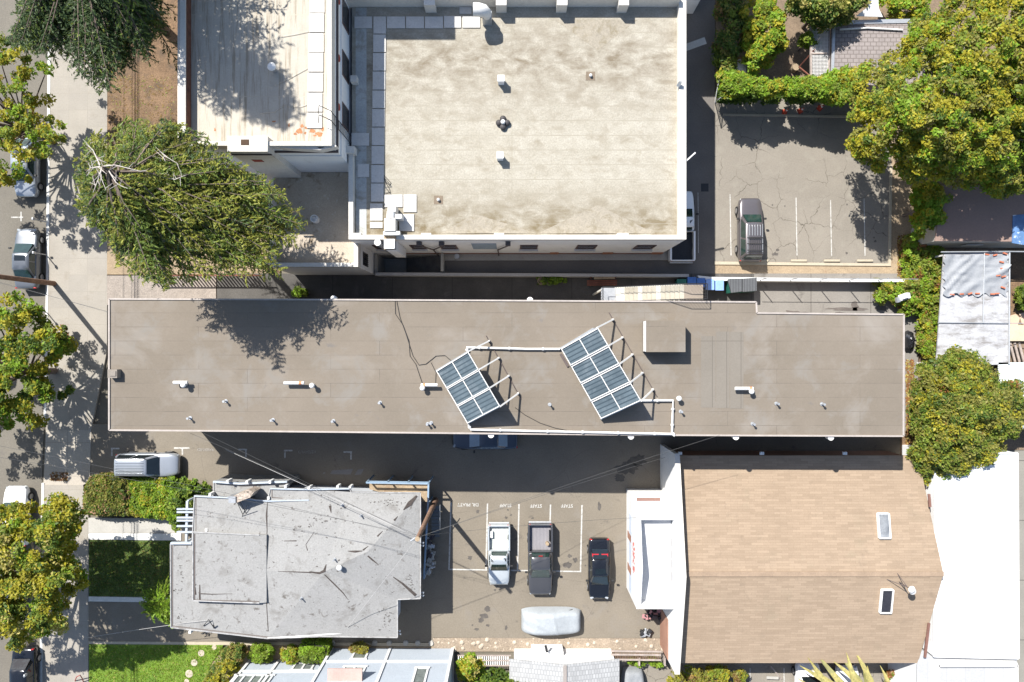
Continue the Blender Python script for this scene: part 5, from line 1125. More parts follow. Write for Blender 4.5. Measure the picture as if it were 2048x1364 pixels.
for x in (-h * .78, -h * .7, -h * .5, -h * .32): rb.tube([(x, -.6, 1.85), (x, .6, 1.85)], .025, 6)
for x in (-h * .78, -h * .32): rb.tube([(x, -.5, 1.95), (x, .5, 1.95)], .02, 6)
rb.build('roof_rack', plast, o, local=True)
rg = MB()
for i in range(5): rg.box((-.2, -.4 + i * .2, 1.745), (.8, .025, .02))
rg.build('roof_rib', p_pale, o, local=True)
o, P, h, w_ = car('parked_car', 'silver estate car parked across the shaded driveway beside the clipped hedge', 294, 930, 0, 4.75, 1.85, p_silver, glassd, style='suv', z=.0)
for i in range(6): MB().bb(P[1] + .15, P[2] - .15, -.5 + i * .2 - .018, -.5 + i * .2 + .018, P[4] + .01, P[4] + .04).build('roof_rib', p_grey, o, local=True)
for s_ in (-1, 1): MB().tube([(P[1] + .1, s_ * .64, P[4] + .03), (P[2], s_ * .64, P[4] + .02)], .025, 6).build('roof_rail', plast, o, local=True)
o, *_ = car('parked_car', 'black sedan with a sunroof and red seats parked left of the white entrance wing', 1199, 1139, -90, 4.7, 1.72, p_black, glassd, sun=True)
MB().box((-1.1, -.35, 1.05), (.4, .5, .14)).box((-1.1, .35, 1.05), (.4, .5, .14)).build('red_seat', mat('red_leather', (0.4, 0.02, 0.03), 0.5), o, local=True)
car('parked_car', 'dark sedan half hidden under the lower eave of the long flat roof', 970, 876, 180, 5.0, 1.8, p_navy, mat('grey_blue_glass', (0.2, 0.26, 0.32), 0.1, spec=.8))
car('parked_car', 'dark grey sedan with a sunroof parked at the kerb beside the utility pole', 49, 516, 90, 4.65, 1.82, p_grey, glass, z=-.125, sun=True)
car('parked_car', 'silver car at the kerb with its rear hidden under the upper street tree', 47, 333, -90, 4.5, 1.8, p_silver, glass, 'hatch', z=-.125)
car('parked_car', 'white car at the kerb with its front showing above the lower street tree', 27, 1034, 90, 4.6, 1.85, p_white, glass, 'hatch', z=-.125)
car('parked_car', 'black car at the kerb in the lower left corner beside a parking meter', 44, 1359, -90, 4.6, 1.85, p_black, glassd, z=-.125)
car('parked_car', 'pale car almost completely hidden under the big lower street tree', 14, 1170, 90, 4.5, 1.8, p_pale, glass, z=-.125)
car('parked_car', 'white van peeking out beneath the palm fronds at the bottom edge', 1617, 1388, 90, 4.9, 1.9, p_white, glassd, 'van')
car('parked_car', 'white car right of the van under the palm fronds at the bottom edge', 1697, 1392, 90, 4.6, 1.8, p_white, glassd)
def covered(label, px, py, hd, L, Wd, m, H_=1.34):
    o = empty('covered_car', (0, 0, 0), label, 'covered car'); place(o, px, py, hd)
    mb = MB(); nx, ny = 44, 20; vs = []
    for j in range(ny + 1):
        for i in range(nx + 1):
            u, v = i / nx * 2 - 1, j / ny * 2 - 1
            x = u * L / 2; y = v * Wd / 2 * (1 - (.26 if u > 0 else .2) * abs(u) ** 5)
            prof = .92 + (H_ - .92) * (1 / (1 + math.exp(-(u + .7) * 12))) * (1 / (1 + math.exp((u - .35) * 7)))
            side = max(0.0, 1 - abs(v) ** 7); front = max(0.0, 1 - abs(u) ** 14)
            top = .12 + (prof - .12) * min(1, side * 1.0) ** .45 * front ** .45
            if abs(v) > .62: top -= (abs(v) - .62) * .5 * (prof - .78)
            top += mn.noise(Vector((x * 1.6 + y * 2.4, y * 1.2, 1.0))) * .06 * front + (.05 * math.exp(-((x - .3) / .12) ** 2) * abs(v) if False else 0)
            top += .035 * abs(mn.noise(Vector((x * 5, y * 2.0 + x, 4.0)))) * front + .05 * math.exp(-((x + .2 * y - .25) / .07) ** 2) * side * front
            vs.append((x, y, max(.1, top)))
    mb.add(vs, [(j * (nx + 1) + i, j * (nx + 1) + i + 1, (j + 1) * (nx + 1) + i + 1, (j + 1) * (nx + 1) + i) for j in range(ny) for i in range(nx)])
    mb.build('cover', m, o, local=True, smooth=60); wheels(o, L, Wd * .9, L * .3, -L * .3, .3)
covm = mat('silver_car_cover', (0.3, 0.32, 0.335), 0.6, 0.04, 2, bump=.35, bscale=2.5)
covered('car under a pale grey fitted cover parked crosswise near the gravel strip', 1103, 1246, 0, 4.55, 1.95, covm)
covered('car under a dull grey cover poking in at the bottom edge near the tan building', 1268, 1400, 90, 4.4, 1.8, mat('grey_car_cover', (0.2, 0.21, 0.22), 0.7))
def pickup(label, px, py, hd, L, Wd, pm, bedm, bedL, gm=glass, tool=None):
    o = empty('pickup_truck', (0, 0, 0), label, 'pickup truck'); place(o, px, py, hd); h = L / 2; w_ = Wd / 2; xb = -h + bedL
    stn = [(xb, w_ * .97, 1.0, .3), (xb + .1, w_ * .99, 1.02, .28), (h * .2, w_ * .99, 1.02, .28), (h * .38, w_ * .985, 1.0, .28), (h * .55, w_ * .97, .98, .28), (h * .8, w_ * .94, .93, .28), (h - .14, w_ * .86, .85, .3), (h - .04, w_ * .78, .72, .34), (h, w_ * .68, .6, .38)]
    loft(stn).build('body', pm, o, local=True, smooth=50, sub=1)
    mb = MB()
    for s in (-1, 1):
        y0, y1 = (w_ * .84, w_ * .985) if s > 0 else (-w_ * .985, -w_ * .84); mb.bb(-h + .12, xb - .02, y0, y1, .35, 1.06)
    mb.bb(-h + .04, -h + .115, -w_ * .95, w_ * .95, .4, 1.05); mb.bb(xb - .06, xb - .021, -w_ * .835, w_ * .835, .4, 1.06)
    mb.build('bed_walls', pm, o, local=True, bevel=.025)
    mb = MB().bb(-h + .12, xb - .06, -w_ * .83, w_ * .83, .6, .64)
    n = 15
    for i in range(n): y = -w_ * .78 + w_ * 1.56 * i / (n - 1); mb.bb(-h + .14, xb - .08, y - .028, y + .028, .64, .668)
    mb.build('bed_floor', bedm, o, local=True)
    MB().bb(-h - .1, -h + .03, -w_ * .9, w_ * .9, .42, .6).build('rear_bumper', metalg, o, local=True, bevel=.03)
    cabin(o, 1.02, 1.62, w_ * .86, w_ * .73, xb + .06, xb + .2, h * .2, h * .46, pm, gm)
    wheels(o, L, Wd, h * .64, -h * .56, .36); lights_(o, L, Wd, .75, .9)
    return o, h, w_, xb
o, h, w_, xb = pickup('pale silver pickup truck with an empty white ribbed bed in the staff parking bays', 998, 1110, -90, 4.65, 1.72, p_pale, mat('pale_bed_liner', (0.5, 0.52, 0.48), 0.6), 1.95)
MB().bb(-h + .5, -h + 1.0, -w_ * .75, -w_ * .55, .66, .9).build('bed_box', white, o, local=True)
o, h, w_, xb = pickup('charcoal pickup truck with a grey ribbed bed in the staff parking bays', 1080.5, 1119, -90, 5.45, 1.92, p_char, mat('grey_bed_liner', (0.22, 0.21, 0.22), 0.7), 2.1)
MB().cyl((-h + 1.5, w_ * .55, .67), .14, .3, 12).build('bucket', sand, o, local=True); MB().bb(-h + .5, -h + 1.3, w_ * .68, w_ * .78, .67, .95).build('bed_box', blackm, o, local=True)
MB().box((xb + .1, 0, 1.6), (.05, .3, .05)).build('brake_light', lampr, o, local=True)
pickup('white pickup truck with a black bed in the shade against the cream roofed building', 1364, 452, 90, 5.4, 1.95, p_white, blackm, 2.3)

# ------------------------------------------------------------------ small objects
def bin_(px0, py0, px1, py1, m, lid, label, h=1.08, cat='bin', name='wheelie_bin', group=None):
    q = rect(px0, py0, px1, py1, h); cx, cy = (q[0][0] + q[2][0]) / 2, (q[0][1] + q[2][1]) / 2; wx, wy = abs(q[2][0] - q[0][0]), abs(q[0][1] - q[2][1])
    o = empty(name, (cx, cy, 0), label, cat, group)
    mb = MB(); a, b = wx / 2 * .92, wy / 2 * .9
    vs = [(cx + s * a * k, cy + t * b * k, z) for z, k in ((.06, .78), (h - .08, 1)) for s, t in ((-1, -1), (1, -1), (1, 1), (-1, 1))]
    mb.add(vs, [(3, 2, 1, 0), (4, 5, 6, 7), (0, 1, 5, 4), (1, 2, 6, 5), (2, 3, 7, 6), (3, 0, 4, 7)]); part(mb, 'body', m, o, bevel=.03)
    part(MB().prism(rect(px0, py0, px1, py1, h), h - .08, h), 'lid', lid, o, bevel=.03)
    for s in (-1, 1): part(MB().tube([(cx + s * a * .7, cy + b * .8, .12), (cx + s * (a * .7 + .06), cy + b * .8, .12)], .12, 12), 'wheel', tyrem, o)
    return o
blu = mat('blue_bin_plastic', (0.05, 0.14, 0.4), 0.5); bluL = mat('sunlit_blue_bin_lid', (0.2, 0.32, 0.6), 0.5); grn = mat('green_bin_plastic', (0.02, 0.12, 0.09), 0.5)  # paler lid copy paints sunlight onto the two right-hand blue bins
bin_(1354, 558, 1373, 572, grn, grn, 'dark green wheelie bin left of the row of blue bins')
for i, q in enumerate(((1375, 554, 1393, 572), (1394, 556, 1411, 574), (1412, 558, 1429, 580), (1431, 560, 1448, 581))):
    bin_(*q, blu, bluL if i > 1 else blu, ['leftmost blue bin, in the shade next to the green bin', 'second blue bin from the left with a dark lid', 'third blue bin, lid coloured pale for the sun, left of the last one', 'rightmost blue bin with its lid coloured pale for the sun, next to the dumpster'][i], group='blue recycling bins in the alley')
o = empty('dumpster', W(1485, 570), 'big green dumpster with dark grey ribbed lids in the alley', 'dumpster')
q = PP([(1460, 557), (1514, 556), (1514, 582), (1462, 585)], 1.35); part(MB().prism(q, .1, 1.2), 'body', grn, o); dk = mat('dark_grey_lid', (0.085, 0.09, 0.095), 0.6, wave=(1.5, 0, (0.05, 0.05, 0.055)))
part(MB().prism(PP([(1456, 558), (1485, 557), (1485, 583), (1463, 586)], 1.42), 1.2, 1.42), 'lid', dk, o, bevel=.03); part(MB().prism(PP([(1486, 557), (1514, 555), (1514, 582), (1486, 584)], 1.42), 1.2, 1.42), 'lid', dk, o, bevel=.03)
# timber bench and table in the alley
o = empty('garden_bench', W(1204, 566), 'dark red brown timber bench in the shaded alley beneath the outside stair', 'bench')
for y, z in ((562, .45), (566, .45), (570, .45)): part(MB().bar(W(1174, y, z), W(1234, y - 1, z), .12, .05), 'seat_slat', redwood, o)
part(MB().bar(W(1188, 556, .8), W(1230, 555, .8), .2, .05), 'backrest', sand, o)
for x in (1180, 1228):
    a = W(x, 566, 0); split_build(MB().bar((a.x, a.y - .2, 0), (a.x, a.y - .2, .43), .08, .08).bar((a.x, a.y + .35, 0), (a.x, a.y + .35, .8), .08, .08), 'leg', redwood, o)
for i, (px, py, r) in enumerate(((1082, 562, .28), (1099, 565, .24))):
    c = W(px, py, .4); o = empty('plant_pot', (c.x, c.y, 0), ['larger round plant pot at the left of the alley plant row', 'smaller plant pot with bright green rim right of the larger pot'][i], 'plant pot')
    part(MB().cyl((c.x, c.y, 0), r * .7, .4, 18, r), 'pot', (sand, mat('green_glaze', (0.12, 0.25, 0.05), .5))[i], o, smooth=40); part(MB().cyl((c.x, c.y, .39), r * .85, .02, 18), 'soil', soil, o)
# outside stair to the roof
o = empty('roof_staircase', (*W2(1310, 588, 7), 0), 'outside staircase with thin black railings climbing to the upper edge of the long roof', 'stairs')
xa, xb2, xc = W2(1232, 0, 5.6)[0], W2(1368, 0, 8.0)[0], W2(1406, 0, 8.0)[0]
y0s, y1s = 2.68, 3.66; n = 15; stepm = mat('cream_step', (0.36, 0.33, 0.27), 0.9); stepw = mat('white_step', (0.55, 0.53, 0.48), 0.9)
for i in range(n):
    x = xa + (xb2 - xa) * i / n; z = 5.5 + 2.5 * (i + 1) / n; part(MB().bb(x, x + (xb2 - xa) / n + .03, y0s, y1s, z - .12, z), 'step', stepw if i in (0, 1, 5, 9) else stepm, o)
part(MB().bb(xb2, xc, y0s, y1s, 7.9, 8.02), 'landing', mat('brown_landing', (0.23, 0.19, 0.15), 0.9), o); part(MB().bb(xa - 1.0, xa, y0s, y1s, 5.35, 5.5), 'landing', metalg, o)
part(MB().bb(xa, xc, y1s - .06, y1s, 5.0, 5.3).bar((xa, y1s, 5.35), (xb2, y1s, 7.85), .06, .25).bar((xa, y0s, 5.35), (xb2, y0s, 7.85), .06, .25), 'stringer', stepw, o)
for px, py in ((xc - .1, y1s - .1), (xb2, y1s - .1), (xa - .9, y1s - .1)): part(MB().bb(px - .06, px + .06, py - .06, py + .06, 0, 5.4 if px < xb2 - 1 else 7.9), 'post', stepw, o)
rl = MB()
for y in (y0s, y1s):
    rl.tube([(xa - 1.0, y, 6.4), (xa, y, 6.4), (xb2, y, 8.95), (xc, y, 8.95)], .025, 6)
    for i in range(30):
        t = i / 29; x = xa + (xb2 - xa) * t; z = 5.6 + 2.5 * t
        if y == y1s or i > 22: rl.tube([(x, y, z), (x, y, z + .85)], .013, 4)
    for i in range(7): x = xb2 + (xc - xb2) * i / 6; rl.tube([(x, y, 8.0), (x, y, 8.95)], .013, 4)
rl.tube([(xc, y0s, 8.95), (xc, y1s, 8.95)], .03, 6); rl.tube([(xc, y0s, 8.5), (xc, y1s, 8.5)], .02, 6); rl.tube([(xa - 1, y0s, 6.4), (xa - 1, y1s, 6.4)], .03, 6)
for i in range(6): y = y0s + (y1s - y0s) * i / 5; rl.tube([(xc, y, 8.0), (xc, y, 8.95)], .013, 4); rl.tube([(xa - 1, y, 5.5), (xa - 1, y, 6.4)], .013, 4)
part(rl, 'railing', blackm, o)
# traffic cones
conem = mat('red_orange_cone', (0.4, 0.06, 0.03), 0.6)
for i, (px, py, rot) in enumerate(((1569, 224, -.1), (1600, 222, .5), (1639, 217, .8))):
    c = W(px, py); o = empty('traffic_cone', (c.x, c.y, 0), ['leftmost red traffic cone in the shade of the ivy fence', 'middle red traffic cone in the shade of the ivy fence', 'rightmost red traffic cone, nearest the big tree'][i], 'traffic cone', 'traffic cones along the ivy fence')
    o.rotation_euler.z = rot
    if i == 1: o.rotation_euler.x = 0.0
    MB().bb(-.19, .19, -.19, .19, 0, .03).build('base', conem, o, local=True); MB().cyl((0, 0, .03), .13, .68, 14, .035).build('cone', conem, o, local=True, smooth=40); MB().cyl((0, 0, .42), .078, .16, 14, .056).build('reflective_band', white, o, local=True, smooth=40)
for i, px in enumerate((1520, 1597, 1663, 1729)):
    c = W(px, 521.5); MB().box((c.x, c.y, 0), (1.22, .17, .13)).build('wheel_stop', tancurb, bevel=.03, label='tan concrete wheel stop ' + ['partly hidden behind the warm grey estate car', 'first to the right of the estate car', 'between the two other free wheel stops', 'rightmost, nearest the tan kerb corner'][i], cat='wheel stop', group='wheel stops of the old parking lot')
st('drain_grate', MB().sheet(rect(1402, 367, 1417, 383), 0.0), blackm)
# gate of chain link, curved at the corner of the lot
o = empty('chain_link_gate', W(1435, 190), 'thin chain link gate swung open beside the ivy hedge', 'gate')
mb = MB(); P0 = [(1441, 110), (1440, 150), (1433, 185), (1430, 205), (1440, 196), (1446, 192)]
mb.tube([W(x, y, 1.9) for x, y in P0], .03, 6); mb.tube([W(x, y, .1) for x, y in P0], .03, 6)
for x, y in P0: a = W(x, y, 1.9); b = W(x, y, .05); mb.tube([a, b], .03, 6)
part(mb, 'frame', metalg, o); mb = MB()
for a, b in zip(P0, P0[1:]):
    n = max(2, int(math.hypot(a[0] - b[0], a[1] - b[1]) / 3.2))
    for i in range(n): 
        t = i / n; x, y = a[0] + (b[0] - a[0]) * t, a[1] + (b[1] - a[1]) * t; t2 = (i + 1.6) / n; x2, y2 = a[0] + (b[0] - a[0]) * t2, a[1] + (b[1] - a[1]) * t2
        mb.tube([W(x, y, .1), W(x2, y2, 1.9)], .007, 4); mb.tube([W(x2, y2, .1), W(x, y, 1.9)], .007, 4)
part(mb, 'mesh', metalg, o)
mb = MB().bar(W(1364, 98, 2.4), W(1411, 81, 2.4), .5, .06); mb.build('wall_awning', conc2, label='pale grey board sticking out from the right wall of the cream roofed building', cat='awning')
MB().bar(W(1372, 322, 7.2), W(1391, 305, 7.6), .09, .09).build('flag_bracket', white, label='white angled bracket on the right parapet of the cream roof', cat='bracket')
MB().bar(W(1356, 172, 7.5), W(1362, 163, 7.8), .22, .2).build('parapet_camera', metalg, label='small grey camera fixed on the right parapet of the cream roof', cat='lamp')  # parapet camera as a plain bar, not a light source
# slatted gate / fence at the left of the alley
o = empty('slatted_fence', W(420, 552), 'red brown slatted gate under the edge of the cedar', 'fence')
for i in range(34):
    a = W(300 + i * 6.6, 553, 0); part(MB().bb(a.x, a.x + .1, a.y, a.y + .05, .05, 1.2), 'slat', redwood, o)
part(MB().bar(W(298, 551, 1.2), W(525, 551, 1.2), .08, .08), 'rail', redwood, o)
# parking meters and a street light arm
for i, (px, py) in enumerate(((92, 444), (93, 510), (94, 625), (76, 1333))):
    c = W(px, py); o = empty('parking_meter', (c.x, c.y, 0), ['parking meter on the kerb above the dark grey sedan', 'parking meter on the kerb beside the dark grey sedan', 'parking meter on the kerb above the middle street tree', 'parking meter beside the black car in the lower left corner'][i], 'parking meter', 'parking meters along the kerb')
    part(MB().cyl((c.x, c.y, 0), .04, 1.25, 10), 'post', metalg, o, smooth=40); part(MB().box((c.x, c.y, 1.22), (.14, .2, .28)), 'head', metalg, o, bevel=.04)
o = empty('bike_rack', W(158, 1362), 'red metal bike rack on the pavement at the bottom edge', 'bike rack')
part(MB().tube([W(150, 1362, .0), W(153, 1354, .6), W(160, 1350, .8), W(164, 1356, .6), W(167, 1364, 0)], .035, 8), 'frame', mat('red_metal', (0.3, 0.05, 0.04), .5), o, smooth=60)
# AC unit on the ivy, rubbish bag, clutter
o = empty('junk_appliance', W(1805, 593, 1.4), 'white discarded appliance lying tilted in the ivy', 'appliance'); o.rotation_euler = (0.2, 0.15, .3)
MB().box((0, 0, 0), (.8, .42, .35)).build('case', white, o, local=True, bevel=.04); MB().box((-.1, -.12, .36), (.5, .05, .02)).build('slot', blackm, o, local=True); MB().box((-.5, -.1, 0), (.3, .35, .2)).build('side_flap', metalg, o, local=True)
mb = MB(); nx = 16; vs = []
for j in range(9):
    for i in range(nx):
        a = 2 * math.pi * i / nx; t = j / 8 * math.pi / 2; r = .48 * math.cos(t) * (1 + .25 * mn.noise(Vector((math.cos(a) * 2, math.sin(a) * 2, j * .5)))); vs.append((r * math.cos(a) * .85, r * math.sin(a) * 1.7, .65 * math.sin(t) * (1 + .2 * mn.noise(Vector((a * 2, j, 0))))))
mb.add(vs, [(j * nx + i, j * nx + (i + 1) % nx, (j + 1) * nx + (i + 1) % nx, (j + 1) * nx + i) for j in range(8) for i in range(nx)])
bg_ = mb.build('rubbish_bag', mat('black_polythene', (0.012, 0.012, 0.014), .22, spec=.7), local=True, smooth=25, label='shiny black rubbish bag at the right end of the long building', cat='rubbish bag'); p = W(1821, 682, .4); bg_.location = (p.x, p.y, 0)
random.seed(21)
def pile(name, label, px, py, rx, ry, n, ms, h=.5, cat='rubbish pile', s=.3):
    o = empty(name, W(px, py), label, cat)
    for k, m in enumerate(ms):
        mb = MB()
        for i in range(n // len(ms)):
            c = W(px + random.uniform(-rx, rx), py + random.uniform(-ry, ry)); mb.box((c.x, c.y, random.uniform(0, h)), (random.uniform(.4, 1.3) * s, random.uniform(.3, 1) * s, random.uniform(.3, .9) * s), random.uniform(0, 3))
        part(mb, 'rubbish', m, o, bevel=.03)
pile('rubbish_heap', 'heap of dark rubbish bags at the lower side of the white entrance wing', 1301, 1225, 17, 8, 24, [blackm, mat('dark_bag', (0.05, 0.04, 0.045), .5), mat('pink_cloth', (0.3, 0.15, 0.15), .9)], .4)
pile('scrap_machine', 'small black and grey scrap machine standing on the lot near the gravel', 1290, 1263, 9, 6, 18, [blackm, metalg], .35, 'machine')
pile('stored_junk', 'grey junk piled in the shadow right of the grey roofed house', 863, 1105, 6, 34, 40, [metalg, conc2, mat('dark_bag', (0.05, 0.04, 0.045))], .6, 'junk', .4)
pile('porch_clutter', 'small odds and ends crowded on the porch above the entrance wing', 1305, 1016, 16, 5, 22, [white, metalg, mat('beige_plastic', (0.45, 0.4, 0.3), .7)], .2, 'clutter', .22)
o = empty('fire_hydrant', W(1312, 995), 'yellow hydrant like post beside the gable wall', 'hydrant'); c = W(1312, 995)
yl = mat('yellow_paint', (0.65, 0.6, 0.03), .5); part(MB().cyl((c.x, c.y, 0), .11, .6, 14).dome((c.x, c.y, .6), .13, .12, 14, 4), 'barrel', yl, o, smooth=40); part(MB().tube([(c.x - .22, c.y, .42), (c.x + .22, c.y, .42)], .06, 10), 'nozzle', yl, o)
c = W(1286, 999); MB().cyl((c.x, c.y, 0), .15, .35, 12, .1).dome((c.x, c.y, .35), .12, .1, 12, 3).build('orange_bucket', mat('orange_plastic', (0.6, 0.15, 0.05), .5), smooth=40, label='small orange object on the ground above the entrance wing', cat='bucket')
# bottom neighbours: siding house, small garage, trellis
o = empty('siding_house', W(780, 1330), 'white sided house with framed windows rising at the bottom edge', 'house')
Ya, Yb = -616 / 26, -640 / 26; xA0, xA1, xB0 = W2(662, 0)[0], W2(908, 0)[0], W2(498, 0)[0]
sid = mat('white_lap_siding', (0.3, 0.33, 0.365), 0.7, 0.03, 1)
def siding(x0, x1, Y, zt):
    mb = MB(); k = int(zt / .2)
    for i in range(k): z = i * .2; mb.add([(x0, Y, z + .2), (x1, Y, z + .2), (x1, Y + .045, z), (x0, Y + .045, z)], [(0, 1, 2, 3)]); mb.add([(x0, Y + .045, z), (x1, Y + .045, z), (x1, Y, z), (x0, Y, z)], [(0, 1, 2, 3)])
    mb.bb(x0, x1, Y - 9, Y - .01, 0, zt); return mb
part(siding(xA0, xA1, Ya, 6.4), 'wall', sid, o); part(siding(xB0, xA0, Yb, 6.0), 'wall', sid, o)
mb = MB()
for x0, x1, Y, z in ((xA0, xA1, Ya, 2.0), (xB0, xA0, Yb, 1.6), (xB0, xA0, Yb, 3.9)): mb.bb(x0, x1, Y + .03, Y + .1, z, z + .28)
for x, Y, zt in ((xA0, Ya, 6.4), (xA1 - .2, Ya, 6.4), (W2(778, 0)[0], Ya, 6.4), (xB0, Yb, 6), (W2(556, 0)[0], Yb, 6)): mb.bb(x, x + .2, Y + .05, Y + .12, 0, zt)
part(mb, 'trim', white, o)
def hwin(px0, px1, zw0, zw1, Y, panes=2):
    zc = (zw0 + zw1) / 2; x0, x1 = W2(px0, 0, zc)[0], W2(px1, 0, zc)[0]; f = MB().bb(x0 - .14, x1 + .14, Y + .04, Y + .12, zw1, zw1 + .16).bb(x0 - .14, x1 + .14, Y + .04, Y + .12, zw0 - .16, zw0)
    for k in range(panes + 1): x = x0 + (x1 - x0) * k / panes; f.bb(x - .07, x + .07, Y + .04, Y + .118, zw0, zw1)
    f = part(f, 'window', white, o); part(MB().bb(x0, x1, Y + .01, Y + .06, zw0, zw1), 'pane', mat('house_glass', (0.16, 0.18, 0.17), .15, .3, 3, spec=.7), f)
hwin(684, 726, 3.0, 4.6, Ya); hwin(828, 852, 3.2, 5.6, Ya, 1); hwin(706, 733, .8, 1.7, Ya, 1); hwin(588, 626, .5, 1.5, Yb); hwin(465, 540, 2.4, 3.6, Yb, 4)
part(MB().bb(W2(655, 0, 5)[0], W2(724, 0, 5)[0], Ya, Ya + .9, 4.9, 5.0), 'awning', mat('dusty_pink_roof', (0.4, 0.28, 0.25), .9), o)
part(MB().bb(xB0 - .3, xA0, Yb - 9.3, Yb + .3, 6.0, 6.1).bb(xA0 - .3, xA1 + .3, Ya - 9.3, Ya + .3, 6.4, 6.5), 'roof', ghroof, o)
o = empty('small_garage', W(1126, 1330), 'small white garage with a grey shingled gable roof at the bottom edge', 'garage')
gx0, gx1, gxr = W2(1028, 0)[0], W2(1222, 0)[0], W2(1130, 0, 2.7)[0]; Yg = -615 / 26
mb = MB(); mb.add([(gx0, Yg, 0), (gx1, Yg, 0), (gx1, Yg, 1.95), (gxr, Yg, 2.65), (gx0, Yg, 1.95)], [(4, 3, 2, 1, 0)]); mb.bb(gx0, gx1, Yg - 9, Yg - .01, 0, 1.9); part(mb, 'wall', white, o)
mb = MB(); th = .1
for xa_, za_, xb_, zb2 in ((gx0 - .35, 1.85, gxr, 2.72), (gxr, 2.72, gx1 + .35, 1.85)):
    vs = [(xa_, Yg + .05, za_), (xb_, Yg + .05, zb2), (xb_, Yg - 9, zb2), (xa_, Yg - 9, za_)]; mb.add(vs + [(a, b, c - th) for a, b, c in vs], [(3, 2, 1, 0), (4, 5, 6, 7), (0, 1, 5, 4), (1, 2, 6, 5), (2, 3, 7, 6), (3, 0, 4, 7)])
part(mb, 'roof', shing3, o); part(MB().bar((gxr, Yg, 2.75), (gxr, Yg - 9, 2.75), .25, .06), 'ridge_cap', mat('brownish_ridge', (0.25, 0.22, 0.2), .9), o)
MB().pbox(1063, 1303, 1127, 1313, 0, 1.26).build('storage_box', white, bevel=.03, label='white box shaped cabinet against the gable of the small garage', cat='cabinet')
a, b = W(1091, 1290, 1.5), W(1094, 1303, 1.5); MB().tube([(a.x, a.y, 1.6), (b.x, b.y, 1.6)], .09, 10).build('black_pipe', blackm, label='short black pipe lying on the white box of the small garage', cat='pipe')
o = empty('timber_trellis', W(1270, 1312), 'weathered timber trellis panels between the small garage and the gable wall', 'trellis')
for y in (1302, 1309, 1319): part(MB().bar(W(1222, y, 1.2), W(1322, y + 1, 1.2), .12, .06), 'rail', greywood, o)
for i in range(30): x = 1224 + i * 3.3; part(MB().bar(W(x, 1300, 1.12), W(x + 1, 1319, 1.12), .05, .04), 'slat', wood, o)
for x in (1222, 1272, 1322): a = W(x, 1310); part(MB().bb(a.x, a.x + .1, a.y - .3, a.y + .3, 0, 1.15), 'post', greywood, o)
o = empty('white_trellis', W(968, 1323), 'white slatted trellis between the siding house and the small garage', 'trellis')
for i in range(24): x = 917 + i * 4.3; part(MB().bar(W(x, 1310, 1.3), W(x, 1331, 1.3), .07, .04), 'slat', white, o)
for y in (1311, 1321, 1331): part(MB().bar(W(915, y, 1.35), W(1022, y, 1.35), .09, .05), 'rail', greywood, o)
for i in range(46):
    px, py = random.uniform(870, 1335), random.uniform(1278, 1301); r = random.uniform(.05, .2)
    if 1028 < px < 1225 and py > 1290: continue
    c = W(px, py); MB().dome((c.x, c.y, 0), r, r * .6, 7, 3).build('rock', mat('pale_rock', (0.4, 0.34, 0.27), .9, .2, 4), label='pale rock half buried in the gravel strip below the parking lot', cat='rock', group='rocks in the gravel strip')
for i, px in enumerate((664, 749, 778, 811, 835, 862)):
    c = W(px, 1287, .1); MB().cyl((c.x, c.y, 0), .22, .12, 16, .18).build('round_stone', conc2, smooth=40, label='round concrete disc in the shade below the grey house, ' + ['leftmost, apart from the rest', 'second from the left', 'third from the left', 'third from the right', 'second from the right', 'rightmost one'][i], cat='stone disc', group='round concrete discs in the shade')
for i, (px, py, r) in enumerate(((429, 1294, .2), (403, 1306, .27), (389, 1325, .28), (379, 1347, .32), (374, 1362, .2))):
    c = W(px, py); MB().cyl((c.x, c.y, .02), r, .04, 11, r * .9).build('stepping_stone', mat('pale_rock', (0.4, 0.34, 0.27)), label='round stepping stone on the lower lawn, ' + ['nearest the lawn corner', 'second from the top', 'third from the top', 'largest one near the bottom', 'small one at the bottom edge'][i], cat='stepping stone', group='stepping stones on the lawn')
MB().dome((*W2(373, 1056, .3), 0), .5, .5, 12, 4).build('boulder', mat('grey_boulder', (0.25, 0.24, 0.24), .9, .2, 4), label='grey boulder at the foot of the blue porch pergola', cat='boulder')
o = empty('timber_sign', W(1575, 1350), 'grey timber trestle lying on the back driveway left of the white van', 'trestle')
part(MB().bar(W(1541, 1332, .5), W(1563, 1358, .1), .1, .08), 'leg', greywood, o); part(MB().bar(W(1533, 1355, .3), W(1557, 1356, .3), .2, .06), 'plank', conc2, o)
